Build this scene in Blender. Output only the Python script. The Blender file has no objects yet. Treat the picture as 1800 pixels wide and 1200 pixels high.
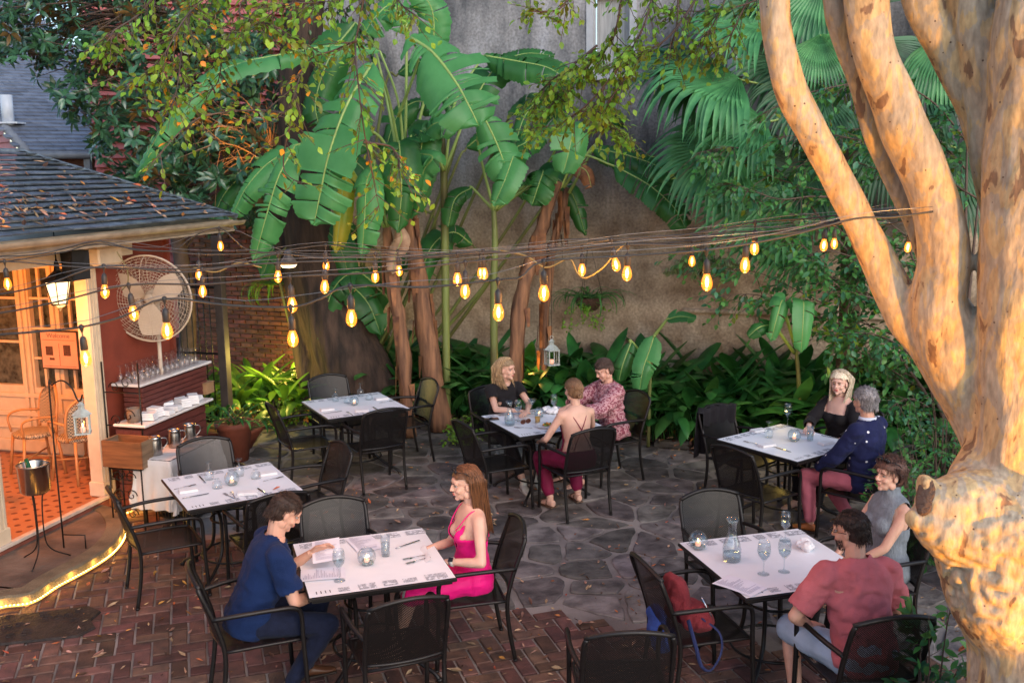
import bpy, bmesh, math, random
from math import sin, cos, pi, radians, sqrt, atan2, exp
from mathutils import Vector, Matrix, noise
random.seed(7)
SC = bpy.context.scene
C = SC.collection
# ---------------------------------------------------------------- camera
FPX, PIT, ROLL, CH = 1750.0, 0.17095, -0.013, 3.2676
cam_d = bpy.data.cameras.new("camera"); cam = bpy.data.objects.new("camera", cam_d); C.objects.link(cam)
cam_d.sensor_width = 36; cam_d.lens = 36 * FPX / 1800; cam_d.clip_start = 0.1; cam_d.clip_end = 400
cam.matrix_world = Matrix.Translation((0, 0, CH)) @ Matrix.Rotation(pi/2 - PIT, 4, 'X') @ Matrix.Rotation(ROLL, 4, 'Z')
cam_d.dof.use_dof = True; cam_d.dof.focus_distance = 6.9; cam_d.dof.aperture_fstop = 3.6
SC.camera = cam
# ---------------------------------------------------------------- sky, sun, exposure
SUN_EL, SUN_AZ = radians(26), radians(150)
w = bpy.data.worlds.new("World"); SC.world = w; w.use_nodes = True
nt = w.node_tree; bg = nt.nodes["Background"]; sky = nt.nodes.new("ShaderNodeTexSky")
sky.sky_type = 'NISHITA'; sky.sun_disc = False; sky.sun_elevation = SUN_EL; sky.sun_rotation = SUN_AZ
sky.ozone_density = 2.0; sky.air_density = 1.0; sky.dust_density = 1.0
nt.links.new(sky.outputs[0], bg.inputs[0]); bg.inputs[1].default_value = 0.124
sl = bpy.data.lights.new("sun", 'SUN'); sl.energy = 0.7; sl.angle = radians(40); sl.color = (1, .93, .86)
so = bpy.data.objects.new("sun", sl); C.objects.link(so)
_d = Vector((sin(SUN_AZ)*cos(SUN_EL), cos(SUN_AZ)*cos(SUN_EL), sin(SUN_EL)))
so.rotation_euler = _d.to_track_quat('Z', 'Y').to_euler()
vs = SC.view_settings; vs.view_transform = 'Standard'; vs.look = 'None'; vs.exposure = 1.15; vs.gamma = 1
SC.render.engine = 'CYCLES'; SC.cycles.use_denoising = True
SC.cycles.max_bounces = 8; SC.cycles.transparent_max_bounces = 16; SC.cycles.sample_clamp_indirect = 6
SC.cycles.caustics_reflective = False; SC.cycles.caustics_refractive = False

# ---------------------------------------------------------------- measuring: a photo pixel to a point of the place
def ray(px, py):
    x, y = px - 900, py - 600
    cr, sr = cos(ROLL), sin(ROLL)
    x, y = cr*x + sr*y, -sr*x + cr*y
    c, s = cos(PIT), sin(PIT)
    return Vector((x, FPX*c - y*s, -FPX*s - y*c))
def G(px, py, z=0.0):
    d = ray(px, py); return d * ((z - CH) / d.z) + Vector((0, 0, CH))
def at(px, py, Y):
    d = ray(px, py); return d * (Y / d.y) + Vector((0, 0, CH))
# ---------------------------------------------------------------- objects
def tag(o, label=None, cat=None, group=None, kind=None):
    if label: o['label'] = label
    if cat: o['category'] = cat
    if group: o['group'] = group
    if kind: o['kind'] = kind
    return o
def empty(name, loc=(0,0,0), rz=0.0, label=None, cat=None, group=None):
    o = bpy.data.objects.new(name, None); C.objects.link(o); o.empty_display_size = .1
    o.location = loc; o.rotation_euler = (0, 0, rz)
    return tag(o, label, cat, group)
def kids(o): return [c for c in bpy.data.objects if c.parent == o]
KIDS = {}
def link(name, me, parent=None):
    o = bpy.data.objects.new(name, me); C.objects.link(o)
    if parent is not None:
        o.parent = parent; KIDS.setdefault(parent.name, []).append(o)
    return o
def copy_tree(o, parent=None):
    c = o.copy(); C.objects.link(c)
    if parent is not None:
        c.parent = parent; KIDS.setdefault(parent.name, []).append(c)
    for ch in list(KIDS.get(o.name, [])): copy_tree(ch, c)
    return c
def place(proto, used, loc, rz, label, group=None, scale=None, rot=None):
    """first call moves the prototype itself, later ones copy it with its parts"""
    o = copy_tree(proto) if used else proto
    o.location = loc; o.rotation_euler = rot if rot else (0, 0, rz)
    if scale is not None: o.scale = scale if hasattr(scale, '__len__') else (scale,)*3
    o['label'] = label
    if group: o['group'] = group
    return o

class MB:
    def __init__(s): s.v = []; s.f = []; s.m = []; s.sm = []
    def add(s, vs, fs, mi=0, smooth=False, M=None):
        n = len(s.v)
        if M is not None: vs = [M @ Vector(p) for p in vs]
        s.v.extend([tuple(p) for p in vs]); s.f.extend([tuple(i+n for i in f) for f in fs])
        s.m.extend([mi]*len(fs)); s.sm.extend([smooth]*len(fs))
    def box(s, c, d, rz=0, mi=0, M=None, bev=0):
        x, y, z = d[0]/2, d[1]/2, d[2]/2
        if bev:
            b = min(bev, x*.9, y*.9, z*.9); vs = []
            for (zz, ins) in ((-z, b), (-z+b, 0), (z-b, 0), (z, b)):
                X, Y = x-ins, y-ins; k = b*.5
                for (a, q) in ((-X, -Y+k), (-X+k, -Y), (X-k, -Y), (X, -Y+k), (X, Y-k), (X-k, Y), (-X+k, Y), (-X, Y-k)):
                    vs.append((a, q, zz))
            fs = [tuple(range(7, -1, -1)), tuple(range(24, 32))]
            for L in range(3):
                for i in range(8):
                    j = (i+1) % 8; fs.append((L*8+i, L*8+j, L*8+8+j, L*8+8+i))
        else:
            vs = [(-x,-y,-z),(x,-y,-z),(x,y,-z),(-x,y,-z),(-x,-y,z),(x,-y,z),(x,y,z),(-x,y,z)]
            fs = [(3,2,1,0),(4,5,6,7),(0,1,5,4),(1,2,6,5),(2,3,7,6),(3,0,4,7)]
        T = Matrix.Translation(c) @ Matrix.Rotation(rz, 4, 'Z')
        if M is not None: T = M @ T
        s.add([T @ Vector(p) for p in vs], fs, mi)
    def tube(s, pts, r, n=8, mi=0, cap=True, M=None, flat=None, smooth=True):
        pts = [Vector(p) for p in pts]
        if M is not None: pts = [M @ p for p in pts]
        rs = r if hasattr(r, '__len__') else [r]*len(pts)
        t0 = (pts[1]-pts[0]).normalized()
        a = Vector((0,0,1)) if abs(t0.z) < .9 else Vector((1,0,0))
        u = t0.cross(a).normalized(); vs = []; L = len(pts)
        for i, p in enumerate(pts):
            if i == 0: t = pts[1]-p
            elif i == L-1: t = p-pts[i-1]
            else: t = (pts[i+1]-p).normalized() + (p-pts[i-1]).normalized()
            t.normalize()
            u = u - t*u.dot(t)
            if u.length < 1e-6: u = t.orthogonal()
            u.normalize(); w_ = t.cross(u)
            for k in range(n):
                A = 2*pi*k/n; e = flat if flat else 1.0
                vs.append(p + u*(rs[i]*cos(A)) + w_*(rs[i]*e*sin(A)))
        fs = []
        for i in range(L-1):
            for k in range(n):
                k2 = (k+1) % n
                fs.append((i*n+k, i*n+k2, (i+1)*n+k2, (i+1)*n+k))
        if cap: fs += [tuple(range(n-1, -1, -1)), tuple(range((L-1)*n, L*n))]
        s.add(vs, fs, mi, smooth)
    def lathe(s, prof, n=20, c=(0,0,0), mi=0, M=None, close=False, smooth=True):
        vs = []; fs = []; L = len(prof)
        for (r, z) in prof:
            for k in range(n):
                A = 2*pi*k/n; vs.append((c[0]+r*cos(A), c[1]+r*sin(A), c[2]+z))
        for i in range(L-1 if not close else L):
            j = (i+1) % L
            for k in range(n):
                k2 = (k+1) % n; fs.append((i*n+k, i*n+k2, j*n+k2, j*n+k))
        if not close:
            if prof[0][0] > 1e-5: fs.append(tuple(range(n-1, -1, -1)))
            if prof[-1][0] > 1e-5: fs.append(tuple(range((L-1)*n, L*n)))
        s.add(vs, fs, mi, smooth, M)
    def ell(s, c, r, n=12, mi=0, M=None, R=None):
        r = r if hasattr(r, '__len__') else (r, r, r)
        vs = []; fs = []; m = n//2 + 1
        T = Matrix.Translation(c) @ (R.to_4x4() if R is not None else Matrix.Identity(4))
        if M is not None: T = M @ T
        vs.append(T @ Vector((0, 0, -r[2])))
        for i in range(1, m):
            ph = -pi/2 + pi*i/m
            for k in range(n):
                A = 2*pi*k/n; vs.append(T @ Vector((r[0]*cos(ph)*cos(A), r[1]*cos(ph)*sin(A), r[2]*sin(ph))))
        vs.append(T @ Vector((0, 0, r[2]))); e = len(vs)-1
        for k in range(n): fs.append((0, 1+(k+1) % n, 1+k))
        for i in range(m-2):
            for k in range(n):
                k2 = (k+1) % n; a = 1+i*n; fs.append((a+k, a+k2, a+n+k2, a+n+k))
        a = 1+(m-2)*n
        for k in range(n): fs.append((a+k, a+(k+1) % n, e))
        s.add(vs, fs, mi, True)
    def cap(s, a, b, ra, rb, n=12, mi=0, M=None):
        """tapered capsule"""
        a = Vector(a); b = Vector(b); d = b-a; L = d.length; d.normalize()
        pts = []; rs = []
        for k in range(4):
            t = pi/2*k/4; pts.append(a - d*ra*cos(t)); rs.append(max(ra*sin(t), ra*.05))
        pts.append(a); rs.append(ra)
        for k in range(1, 4): pts.append(a + d*L*k/4); rs.append(ra+(rb-ra)*k/4)
        pts.append(b); rs.append(rb)
        for k in range(3, -1, -1):
            t = pi/2*k/4; pts.append(b + d*rb*cos(t)); rs.append(max(rb*sin(t), rb*.05))
        s.tube(pts, rs, n, mi, True, M)
    def loft(s, secs, n=20, mi=0, M=None, pw=2.0):
        """secs: (centre, half width, half depth, R) elliptical rings"""
        vs = []; L = len(secs)
        for (c, a, b, R) in secs:
            for k in range(n):
                A = 2*pi*k/n; ca, sa = cos(A), sin(A)
                q = Vector((a*(abs(ca)**(2/pw))*(1 if ca >= 0 else -1), b*(abs(sa)**(2/pw))*(1 if sa >= 0 else -1), 0))
                if R is not None: q = R @ q
                vs.append(Vector(c)+q)
        fs = []
        for i in range(L-1):
            for k in range(n):
                k2 = (k+1) % n; fs.append((i*n+k, i*n+k2, (i+1)*n+k2, (i+1)*n+k))
        fs += [tuple(range(n-1, -1, -1)), tuple(range((L-1)*n, L*n))]
        s.add(vs, fs, mi, True, M)
    def mesh(s, name, mats=()):
        me = bpy.data.meshes.new(name); me.from_pydata(s.v, [], s.f); me.update()
        for m in (mats if isinstance(mats, (list, tuple)) else [mats]): me.materials.append(m)
        me.polygons.foreach_set('material_index', s.m); me.polygons.foreach_set('use_smooth', s.sm)
        return me
    def build(s, name, mats, parent=None, **kw):
        o = link(name, s.mesh(name, mats), parent)
        return tag(o, **kw) if kw else o

def remesh(me, voxel, smooth=4, factor=.5, cut=None, warp=None, solid=0, name=None, mats=None, dec=0):
    o = bpy.data.objects.new("tmp", me); C.objects.link(o)
    m = o.modifiers.new("r", 'REMESH'); m.mode = 'VOXEL'; m.voxel_size = voxel; m.adaptivity = 0
    if smooth:
        q = o.modifiers.new("s", 'SMOOTH'); q.factor = factor; q.iterations = smooth
    dg = bpy.context.evaluated_depsgraph_get(); out = bpy.data.meshes.new_from_object(o.evaluated_get(dg))
    bpy.data.objects.remove(o); bpy.data.meshes.remove(me)
    if warp:
        for v in out.vertices: v.co = warp(v.co)
    if cut or solid:
        bm = bmesh.new(); bm.from_mesh(out)
        if cut:
            bmesh.ops.delete(bm, geom=[v for v in bm.verts if cut(v.co)], context='VERTS')
            for _ in range(2):
                be = [v for v in bm.verts if v.is_boundary]
                bmesh.ops.smooth_vert(bm, verts=be, factor=.5, use_axis_x=True, use_axis_y=True, use_axis_z=True)
        bm.to_mesh(out); bm.free()
    if solid:
        o = bpy.data.objects.new("tmp", out); C.objects.link(o)
        m = o.modifiers.new("r", 'SOLIDIFY'); m.thickness = solid; m.offset = 0
        dg = bpy.context.evaluated_depsgraph_get(); o2 = bpy.data.meshes.new_from_object(o.evaluated_get(dg))
        bpy.data.objects.remove(o); bpy.data.meshes.remove(out); out = o2
    if name: out.name = name
    out.materials.clear()
    for m in (mats or []): out.materials.append(m)
    out.polygons.foreach_set('use_smooth', [True]*len(out.polygons)); out.update()
    return out
def join_meshes(mes, name, mats):
    bm = bmesh.new()
    for me in mes: bm.from_mesh(me)
    out = bpy.data.meshes.new(name); bm.to_mesh(out); bm.free()
    for m in mats: out.materials.append(m)
    out.polygons.foreach_set('use_smooth', [True]*len(out.polygons))
    for me in mes: bpy.data.meshes.remove(me)
    return out
def spline(pts, n=8):
    """Catmull-Rom through the points"""
    P = [Vector(p) for p in pts]; out = []
    if len(P) < 3:
        return [P[0].lerp(P[-1], i/n) for i in range(n+1)]
    for i in range(len(P)-1):
        p0 = P[i-1] if i else P[0]*2-P[1]; p1, p2 = P[i], P[i+1]
        p3 = P[i+2] if i+2 < len(P) else P[-1]*2-P[-2]
        for k in range(n):
            t = k/n
            out.append(.5*((2*p1)+(p2-p0)*t+(2*p0-5*p1+4*p2-p3)*t*t+(3*p1-p0-3*p2+p3)*t**3))
    out.append(P[-1]); return out
def interp(vals, t):
    x = t*(len(vals)-1); i = min(int(x), len(vals)-2); return vals[i]+(vals[i+1]-vals[i])*(x-i)

# ---------------------------------------------------------------- materials
MATS = {}
def pm(name, col, rough=.6, metal=0, var=.25, scale=8, bump=0, bscale=60, spec=.5, col2=None, isl=0, trans=0, ior=1.45,
       emit=None, es=0, sss=0, alpha=1, hue=0, stretch=None, coat=0, sheen=0, contrast=(.35,.65), transl=0, detail=6):
    if name in MATS: return MATS[name]
    m = bpy.data.materials.new(name); m.use_nodes = True; t = m.node_tree; N = t.nodes; L = t.links
    b = N["Principled BSDF"]; b.inputs["Roughness"].default_value = rough; b.inputs["Metallic"].default_value = metal
    b.inputs["Specular IOR Level"].default_value = spec; b.inputs["IOR"].default_value = ior
    b.inputs["Transmission Weight"].default_value = trans; b.inputs["Alpha"].default_value = alpha
    b.inputs["Coat Weight"].default_value = coat; b.inputs["Sheen Weight"].default_value = sheen
    if sss:
        b.inputs["Subsurface Weight"].default_value = sss; b.inputs["Subsurface Radius"].default_value = (1,.35,.2); b.inputs["Subsurface Scale"].default_value = .02
    if emit:
        b.inputs["Emission Color"].default_value = (*emit, 1); b.inputs["Emission Strength"].default_value = es
    c1 = (*col, 1); c2 = (*(col2 if col2 else tuple(max(0, x*(1-var)) for x in col)), 1)
    tc = N.new("ShaderNodeTexCoord"); src = tc.outputs["Object"]
    if stretch:
        mp = N.new("ShaderNodeMapping"); mp.inputs["Scale"].default_value = stretch; L.new(src, mp.inputs[0]); src = mp.outputs[0]
    no = N.new("ShaderNodeTexNoise"); no.inputs["Scale"].default_value = scale; no.inputs["Detail"].default_value = detail; L.new(src, no.inputs["Vector"])
    rp = N.new("ShaderNodeValToRGB"); rp.color_ramp.elements[0].position = contrast[0]; rp.color_ramp.elements[1].position = contrast[1]
    rp.color_ramp.elements[0].color = c2; rp.color_ramp.elements[1].color = c1
    L.new(no.outputs["Fac"], rp.inputs[0]); colout = rp.outputs[0]
    if isl or hue:
        ge = N.new("ShaderNodeNewGeometry"); hs = N.new("ShaderNodeHueSaturation")
        mv = N.new("ShaderNodeMapRange"); mv.inputs["To Min"].default_value = 1-isl; mv.inputs["To Max"].default_value = 1+isl
        L.new(ge.outputs["Random Per Island"], mv.inputs[0]); L.new(mv.outputs[0], hs.inputs["Value"])
        if hue:
            wn = N.new("ShaderNodeTexWhiteNoise"); wn.noise_dimensions = '1D'; L.new(ge.outputs["Random Per Island"], wn.inputs["W"])
            mh = N.new("ShaderNodeMapRange"); mh.inputs["To Min"].default_value = .5-hue; mh.inputs["To Max"].default_value = .5+hue
            L.new(wn.outputs["Value"], mh.inputs[0]); L.new(mh.outputs[0], hs.inputs["Hue"])
        L.new(colout, hs.inputs["Color"]); colout = hs.outputs[0]
    L.new(colout, b.inputs["Base Color"])
    if bump:
        n2 = N.new("ShaderNodeTexNoise"); n2.inputs["Scale"].default_value = bscale; n2.inputs["Detail"].default_value = 8; L.new(src, n2.inputs["Vector"])
        bp = N.new("ShaderNodeBump"); bp.inputs["Strength"].default_value = min(1, bump); bp.inputs["Distance"].default_value = .01*max(1, bump)
        L.new(n2.outputs["Fac"], bp.inputs["Height"]); L.new(bp.outputs[0], b.inputs["Normal"])
    if transl:
        tr = N.new("ShaderNodeBsdfTranslucent"); mx = N.new("ShaderNodeMixShader"); mx.inputs[0].default_value = transl
        hs2 = N.new("ShaderNodeHueSaturation"); hs2.inputs["Value"].default_value = 1.6; L.new(colout, hs2.inputs["Color"]); L.new(hs2.outputs[0], tr.inputs[0])
        L.new(b.outputs[0], mx.inputs[1]); L.new(tr.outputs[0], mx.inputs[2]); L.new(mx.outputs[0], N["Material Output"].inputs[0])
    MATS[name] = m; return m
def emat(name, col, s):
    m = bpy.data.materials.new(name); m.use_nodes = True; b = m.node_tree.nodes["Principled BSDF"]
    b.inputs["Base Color"].default_value = (*col, 1); b.inputs["Emission Color"].default_value = (*col, 1); b.inputs["Emission Strength"].default_value = s
    return m
def glassmat(name, tint=(1,1,1), op=.25, rough=.02):
    """thin clear glass: mostly lets light straight through, keeps its highlights"""
    m = bpy.data.materials.new(name); m.use_nodes = True; t = m.node_tree; N = t.nodes; L = t.links
    N.remove(N["Principled BSDF"])
    tr = N.new("ShaderNodeBsdfTransparent"); tr.inputs[0].default_value = (*tint, 1)
    gl = N.new("ShaderNodeBsdfGlossy"); gl.inputs["Roughness"].default_value = rough
    fr = N.new("ShaderNodeLayerWeight"); fr.inputs["Blend"].default_value = .35
    mt = N.new("ShaderNodeMath"); mt.operation = 'MULTIPLY_ADD'; mt.inputs[1].default_value = .26; mt.inputs[2].default_value = .03+op*.05
    mx = N.new("ShaderNodeMixShader"); L.new(fr.outputs["Facing"], mt.inputs[0]); L.new(mt.outputs[0], mx.inputs[0]); L.new(tr.outputs[0], mx.inputs[1]); L.new(gl.outputs[0], mx.inputs[2])
    L.new(mx.outputs[0], N["Material Output"].inputs[0]); return m
def lamp(name, typ, loc, energy, col, size=.05, spot=None, aim=None, blend=.5, parent=None):
    l = bpy.data.lights.new(name, typ); l.energy = energy; l.color = col
    if typ == 'AREA': l.size = size
    else: l.shadow_soft_size = size
    if typ == 'SPOT': l.spot_size = spot; l.spot_blend = blend
    o = bpy.data.objects.new(name, l); C.objects.link(o); o.location = loc
    if aim is not None: o.rotation_euler = (Vector(loc)-Vector(aim)).to_track_quat('Z', 'Y').to_euler()
    return o
def clip_poly(poly, a, b, c):
    """keep a*x+b*y<=c"""
    out = []
    for i in range(len(poly)):
        p, q = poly[i], poly[(i+1) % len(poly)]
        dp, dq = a*p[0]+b*p[1]-c, a*q[0]+b*q[1]-c
        if dp <= 0: out.append(p)
        if dp*dq < 0:
            t = dp/(dp-dq); out.append((p[0]+(q[0]-p[0])*t, p[1]+(q[1]-p[1])*t))
    return out
# ================================================================ the ground
def S(o): o['kind'] = 'structure'; return o
BND = [(-6, 10.6), (-3.7, 9.5), (-2.2, 8.3), (-.25, 7.25), (.88, 6.75), (2.0, 6.45), (4.5, 5.8), (9, 5.0)]
def bnd(x):
    for (a, b), (c, d) in zip(BND, BND[1:]):
        if a <= x <= c: return b+(d-b)*(x-a)/(c-a)
    return BND[0][1] if x < BND[0][0] else BND[-1][1]
def wall_y(x): return 13.76 - .38*x
def bed_y(x): return 12.15 - .38*x + .12*sin(x*1.7)
mb = MB(); mb.add([(-60,-20,-.03),(60,-20,-.03),(60,90,-.03),(-60,90,-.03)], [(0,1,2,3)])
S(mb.build('ground', pm('soil', (.06,.045,.035), .95, var=.5, scale=3, bump=1, bscale=25)))
mb = MB(); mb.add([(-6,2.5,-.014),(8,2.5,-.014),(8,14,-.014),(-6,14,-.014)], [(0,1,2,3)])
S(mb.build('paving_mortar', pm('mortar', (.31,.27,.245), .9, var=.5, scale=2.2, bump=.6, bscale=90)))
# herringbone bricks
R = random.Random(3); mb = MB(); u = .122; a0 = radians(18); ca, sa = cos(a0), sin(a0)
for i in range(-70, 80):
    for j in range(-10, 110):
        s_ = (i-j) % 4
        if s_ == 0: cx, cy, lx, ly = i+1, j+.5, 2, 1
        elif s_ == 3: cx, cy, lx, ly = i+.5, j+1, 1, 2
        else: continue
        X = cx*u; Y = cy*u + 1.5; x = X*ca - Y*sa + 1.2; y = X*sa + Y*ca + .5
        if not (-4.6 < x < 5.5 and 4.4 < y < 10.8): continue
        if abs(x)/y > .62 or y > bnd(x) - .05: continue
        g = R.uniform(.012, .020)
        T = Matrix.Translation((x, y, -.03+R.gauss(0, .0016))) @ Matrix.Rotation(a0+R.gauss(0, .012), 4, 'Z') @ Matrix.Rotation(R.gauss(0, .008), 4, 'X')
        mb.box((0, 0, 0), (lx*u-g, ly*u-g, .06), M=T, bev=.006)
S(mb.build('brick_paving', pm('paver', (.165,.082,.062), .8, var=.55, scale=9, bump=.8, bscale=70, isl=.42, hue=.022, spec=.3, col2=(.085,.050,.042))))
# flagstones: irregular polygons
def flags(name, region, n_seed, cell, mat, z=0, jit=.42):
    R = random.Random(n_seed); (x0, x1, y0, y1), ok = region
    pts = []
    nx = int((x1-x0)/cell); ny = int((y1-y0)/(cell*.8))
    for i in range(nx+1):
        for j in range(ny+1):
            pts.append((x0+(i+.5*(j % 2))*cell+R.uniform(-jit, jit)*cell, y0+j*cell*.8+R.uniform(-jit, jit)*cell*.8))
    pts = [p for p in pts if R.random() > .12]
    mb = MB()
    for p in pts:
        if not ok(*p): continue
        poly = [(p[0]-1.2, p[1]-1.2), (p[0]+1.2, p[1]-1.2), (p[0]+1.2, p[1]+1.2), (p[0]-1.2, p[1]+1.2)]
        gap = R.uniform(.010, .030)
        for q in pts:
            dx, dy = q[0]-p[0], q[1]-p[1]; d = sqrt(dx*dx+dy*dy)
            if d < 1e-6 or d > 2.2: continue
            dx /= d; dy /= d
            poly = clip_poly(poly, dx, dy, dx*(p[0]+q[0])/2+dy*(p[1]+q[1])/2-gap)
            if not poly: break
        if len(poly) < 3: continue
        poly = [v for k, v in enumerate(poly) if (Vector(v)-Vector(poly[k-1])).length > .05]
        if len(poly) < 3: continue
        # wobble the edges
        ring = []
        for k in range(len(poly)):
            a, b = Vector(poly[k]), Vector(poly[(k+1) % len(poly)]); L = (b-a).length; m = max(2, int(L/.07))
            nrm = Vector((-(b-a).y, (b-a).x)).normalized()
            for q in range(m):
                t = q/m; v = a.lerp(b, t)
                if q == 0:
                    pr = Vector(poly[k-1]); v = v + ((b-a).normalized()+(pr-a).normalized())*.014
                v = v + nrm*(0.022*noise.noise(Vector((v.x*9, v.y*7, n_seed))))
                ring.append(v)
        tz = z + R.gauss(0, .003); sx, sy = R.gauss(0, .006), R.gauss(0, .006); n = len(ring); c = Vector(p)
        vs = [(v.x, v.y, tz-.045) for v in ring] + [(v.x, v.y, tz-.008+(v.x-c.x)*sx+(v.y-c.y)*sy) for v in ring]
        vs += [(v.x+(c-v).normalized().x*.009, v.y+(c-v).normalized().y*.009, tz+(v.x-c.x)*sx+(v.y-c.y)*sy) for v in ring]
        fs = [(k, (k+1) % n, n+(k+1) % n, n+k) for k in range(n)] + [(n+k, n+(k+1) % n, 2*n+(k+1) % n, 2*n+k) for k in range(n)] + [tuple(range(2*n, 3*n))]
        mb.add(vs, fs)
    return S(mb.build(name, mat))
slate = pm('flag', (.205,.180,.168), .75, var=.5, scale=5, bump=1.6, bscale=22, isl=.42, hue=.04, col2=(.075,.065,.062), spec=.3)
flags('flagstones', ((-5, 6.5, 5.4, 14.2), lambda x, y: y > bnd(x)+.12 and y < bed_y(x)-.05 and abs(x)/y < .66), 5, .44, slate)
mb = MB(); n = 40
for i in range(n):   # planting bed
    xa, xb = -9+i*.5, -9+(i+1)*.5
    mb.add([(xa, bed_y(xa), .02), (xb, bed_y(xb), .02), (xb, wall_y(xb)+.5, .12), (xa, wall_y(xa)+.5, .12)], [(0,1,2,3)])
S(mb.build('bed_soil', pm('soil2', (.05,.035,.026), .95, var=.6, scale=12, bump=2, bscale=40)))
mb = MB(); R = random.Random(9); x = -4.6
while x < 7:       # rough edging stones along the bed
    L = R.uniform(.22, .5); y = bed_y(x+L/2)
    mb.box((x+L/2, y, .03), (L-.02, R.uniform(.12,.2), R.uniform(.07,.12)), rz=-.36+R.gauss(0,.06), bev=.02); x += L
S(mb.build('bed_edging', pm('edge', (.13,.115,.10), .9, var=.5, scale=6, bump=1.5, bscale=30, isl=.3)))

# ================================================================ landing with rope light
kerb_px = [(-60,1100),(0,1072),(55,1063),(100,1035),(150,1008),(190,982),(212,958),(219,936),(210,916),(192,905),(165,902),(140,905)]
kp = spline([G(a, b, 0) for a, b in kerb_px], 6)
mb = MB(); P0 = Vector((-4.02, 9.48, 0)); PR = radians(-15); PM = Matrix.Translation(P0) @ Matrix.Rotation(PR, 4, 'Z')
ins = []
for i, p in enumerate(kp):
    t = (kp[min(i+1, len(kp)-1)]-kp[max(i-1, 0)]).normalized(); nn = Vector((-t.y, t.x, 0)); ins.append(p+nn*.15)
vs = []
for a, b in zip(kp, ins):
    a2 = a.lerp(b, .12)
    vs += [(a.x, a.y, -.02), (a.x, a.y, .085), (a2.x, a2.y, .10), (b.x, b.y, .102), (b.x, b.y, .05)]
fs = []
for i in range(len(kp)-1):
    for k in range(4): fs.append((i*5+k, i*5+k+1, i*5+5+k+1, i*5+5+k))
mb.add(vs, fs, smooth=False)
S(mb.build('landing_kerb', pm('kerb', (.19,.155,.10), .85, var=.45, scale=5, bump=1, bscale=50)))
mb = MB(); PI_ = PM.inverted(); lp = [PI_ @ Vector((p.x, p.y, .088)) for p in ins]; lp = [q for q in lp if q.x > .03]; ymax = max(q.y for q in lp); vs = []
lp = [Vector((max(lp[0].x, .5), -4.2, .088))]+lp+[Vector((.05, lp[-1].y+.05, .088))]
for q in lp: vs += [tuple(PM @ Vector((q.x+.02, q.y, .088))), tuple(PM @ Vector((.03, q.y, .088)))]
mb.add(vs, [(2*i, 2*i+2, 2*i+3, 2*i+1) for i in range(len(lp)-1)])
S(mb.build('landing', pm('landing', (.16,.12,.095), .85, var=.55, scale=3, bump=1.2, bscale=14)))
def beads(name, path, label, n):
    L = sum((b-a).length for a, b in zip(path, path[1:])); t = empty(name, path[0], 0, label, 'rope light', 'rope lights along the landing'); o = Vector(path[0])
    mb = MB(); mb.tube([p-o for p in path], .009, 6); mb.build('tube', pm('rope', (.9,.6,.2), .3, var=.1, emit=(1,.45,.06), es=.6), t)
    mb = MB(); d = 0; k = 0
    for a, b in zip(path, path[1:]):
        l = (b-a).length
        while k*L/n < d+l:
            q = a.lerp(b, (k*L/n-d)/l)-o; mb.ell((q.x, q.y, q.z+.002), (.0085, .0085, .0085), 6); k += 1
        d += l
    mb.build('beads', emat('bead', (1,.60,.14), 13), t, kind='stuff')
    step = max(1, len(path)//7)
    for q in path[step//2::step]: lamp('rope_glow', 'POINT', q+Vector((0,0,.03)), .4, (1,.50,.08), .03)
off = []
for i, p in enumerate(kp):
    t = (kp[min(i+1, len(kp)-1)]-kp[max(i-1, 0)]).normalized(); off.append(p-Vector((-t.y, t.x, 0))*.016+Vector((0,0,.025)))
beads('rope_light', off[4:44], 'yellow rope light along the curved kerb of the landing', 66)
p2 = spline([G(a, b, .03) for a, b in [(158,918),(190,911),(225,901),(242,889),(250,876)]], 6)
beads('rope_light', p2, 'short yellow rope light on the floor by the serving station', 22)

# ================================================================ back walls
WM = Matrix.Translation((0, 13.76, 0)) @ Matrix.Rotation(-atan2(.38, 1), 4, 'Z')
def onplane(px, py, M, val=0.0, axis=1):
    """photo pixel -> local point on the plane local[axis]=val of frame M"""
    I = M.inverted(); o = I @ Vector((0, 0, CH)); d = I.to_3x3() @ ray(px, py)
    return o + d*((val-o[axis])/d[axis])
plaster = bpy.data.materials.new('old_plaster'); plaster.use_nodes = True
t = plaster.node_tree; N = t.nodes; L = t.links; b = N["Principled BSDF"]; b.inputs["Roughness"].default_value = .92
tc = N.new("ShaderNodeTexCoord"); mp = N.new("ShaderNodeMapping"); mp.inputs["Scale"].default_value = (1, 1, .35); L.new(tc.outputs["Object"], mp.inputs[0])
n1 = N.new("ShaderNodeTexNoise"); n1.inputs["Scale"].default_value = 1.3; n1.inputs["Detail"].default_value = 10; n1.inputs["Roughness"].default_value = .65; L.new(mp.outputs[0], n1.inputs["Vector"])
r1 = N.new("ShaderNodeValToRGB"); e = r1.color_ramp.elements; e[0].position = .34; e[0].color = (.028,.03,.036,1); e[1].position = .66; e[1].color = (.42,.41,.44,1)
e2 = e.new(.45); e2.color = (.14,.14,.15,1); e3 = e.new(.54); e3.color = (.27,.26,.265,1); L.new(n1.outputs["Fac"], r1.inputs[0])
n2 = N.new("ShaderNodeTexNoise"); n2.inputs["Scale"].default_value = 2.6; n2.inputs["Detail"].default_value = 9; L.new(tc.outputs["Object"], n2.inputs["Vector"])
r2 = N.new("ShaderNodeValToRGB"); r2.color_ramp.elements[0].position = .35; r2.color_ramp.elements[0].color = (.24,.165,.11,1); r2.color_ramp.elements[1].position = .65; r2.color_ramp.elements[1].color = (.54,.42,.31,1); L.new(n2.outputs["Fac"], r2.inputs[0])  # stained tan plaster, with the warm light of the bulbs mixed into its colour
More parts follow.
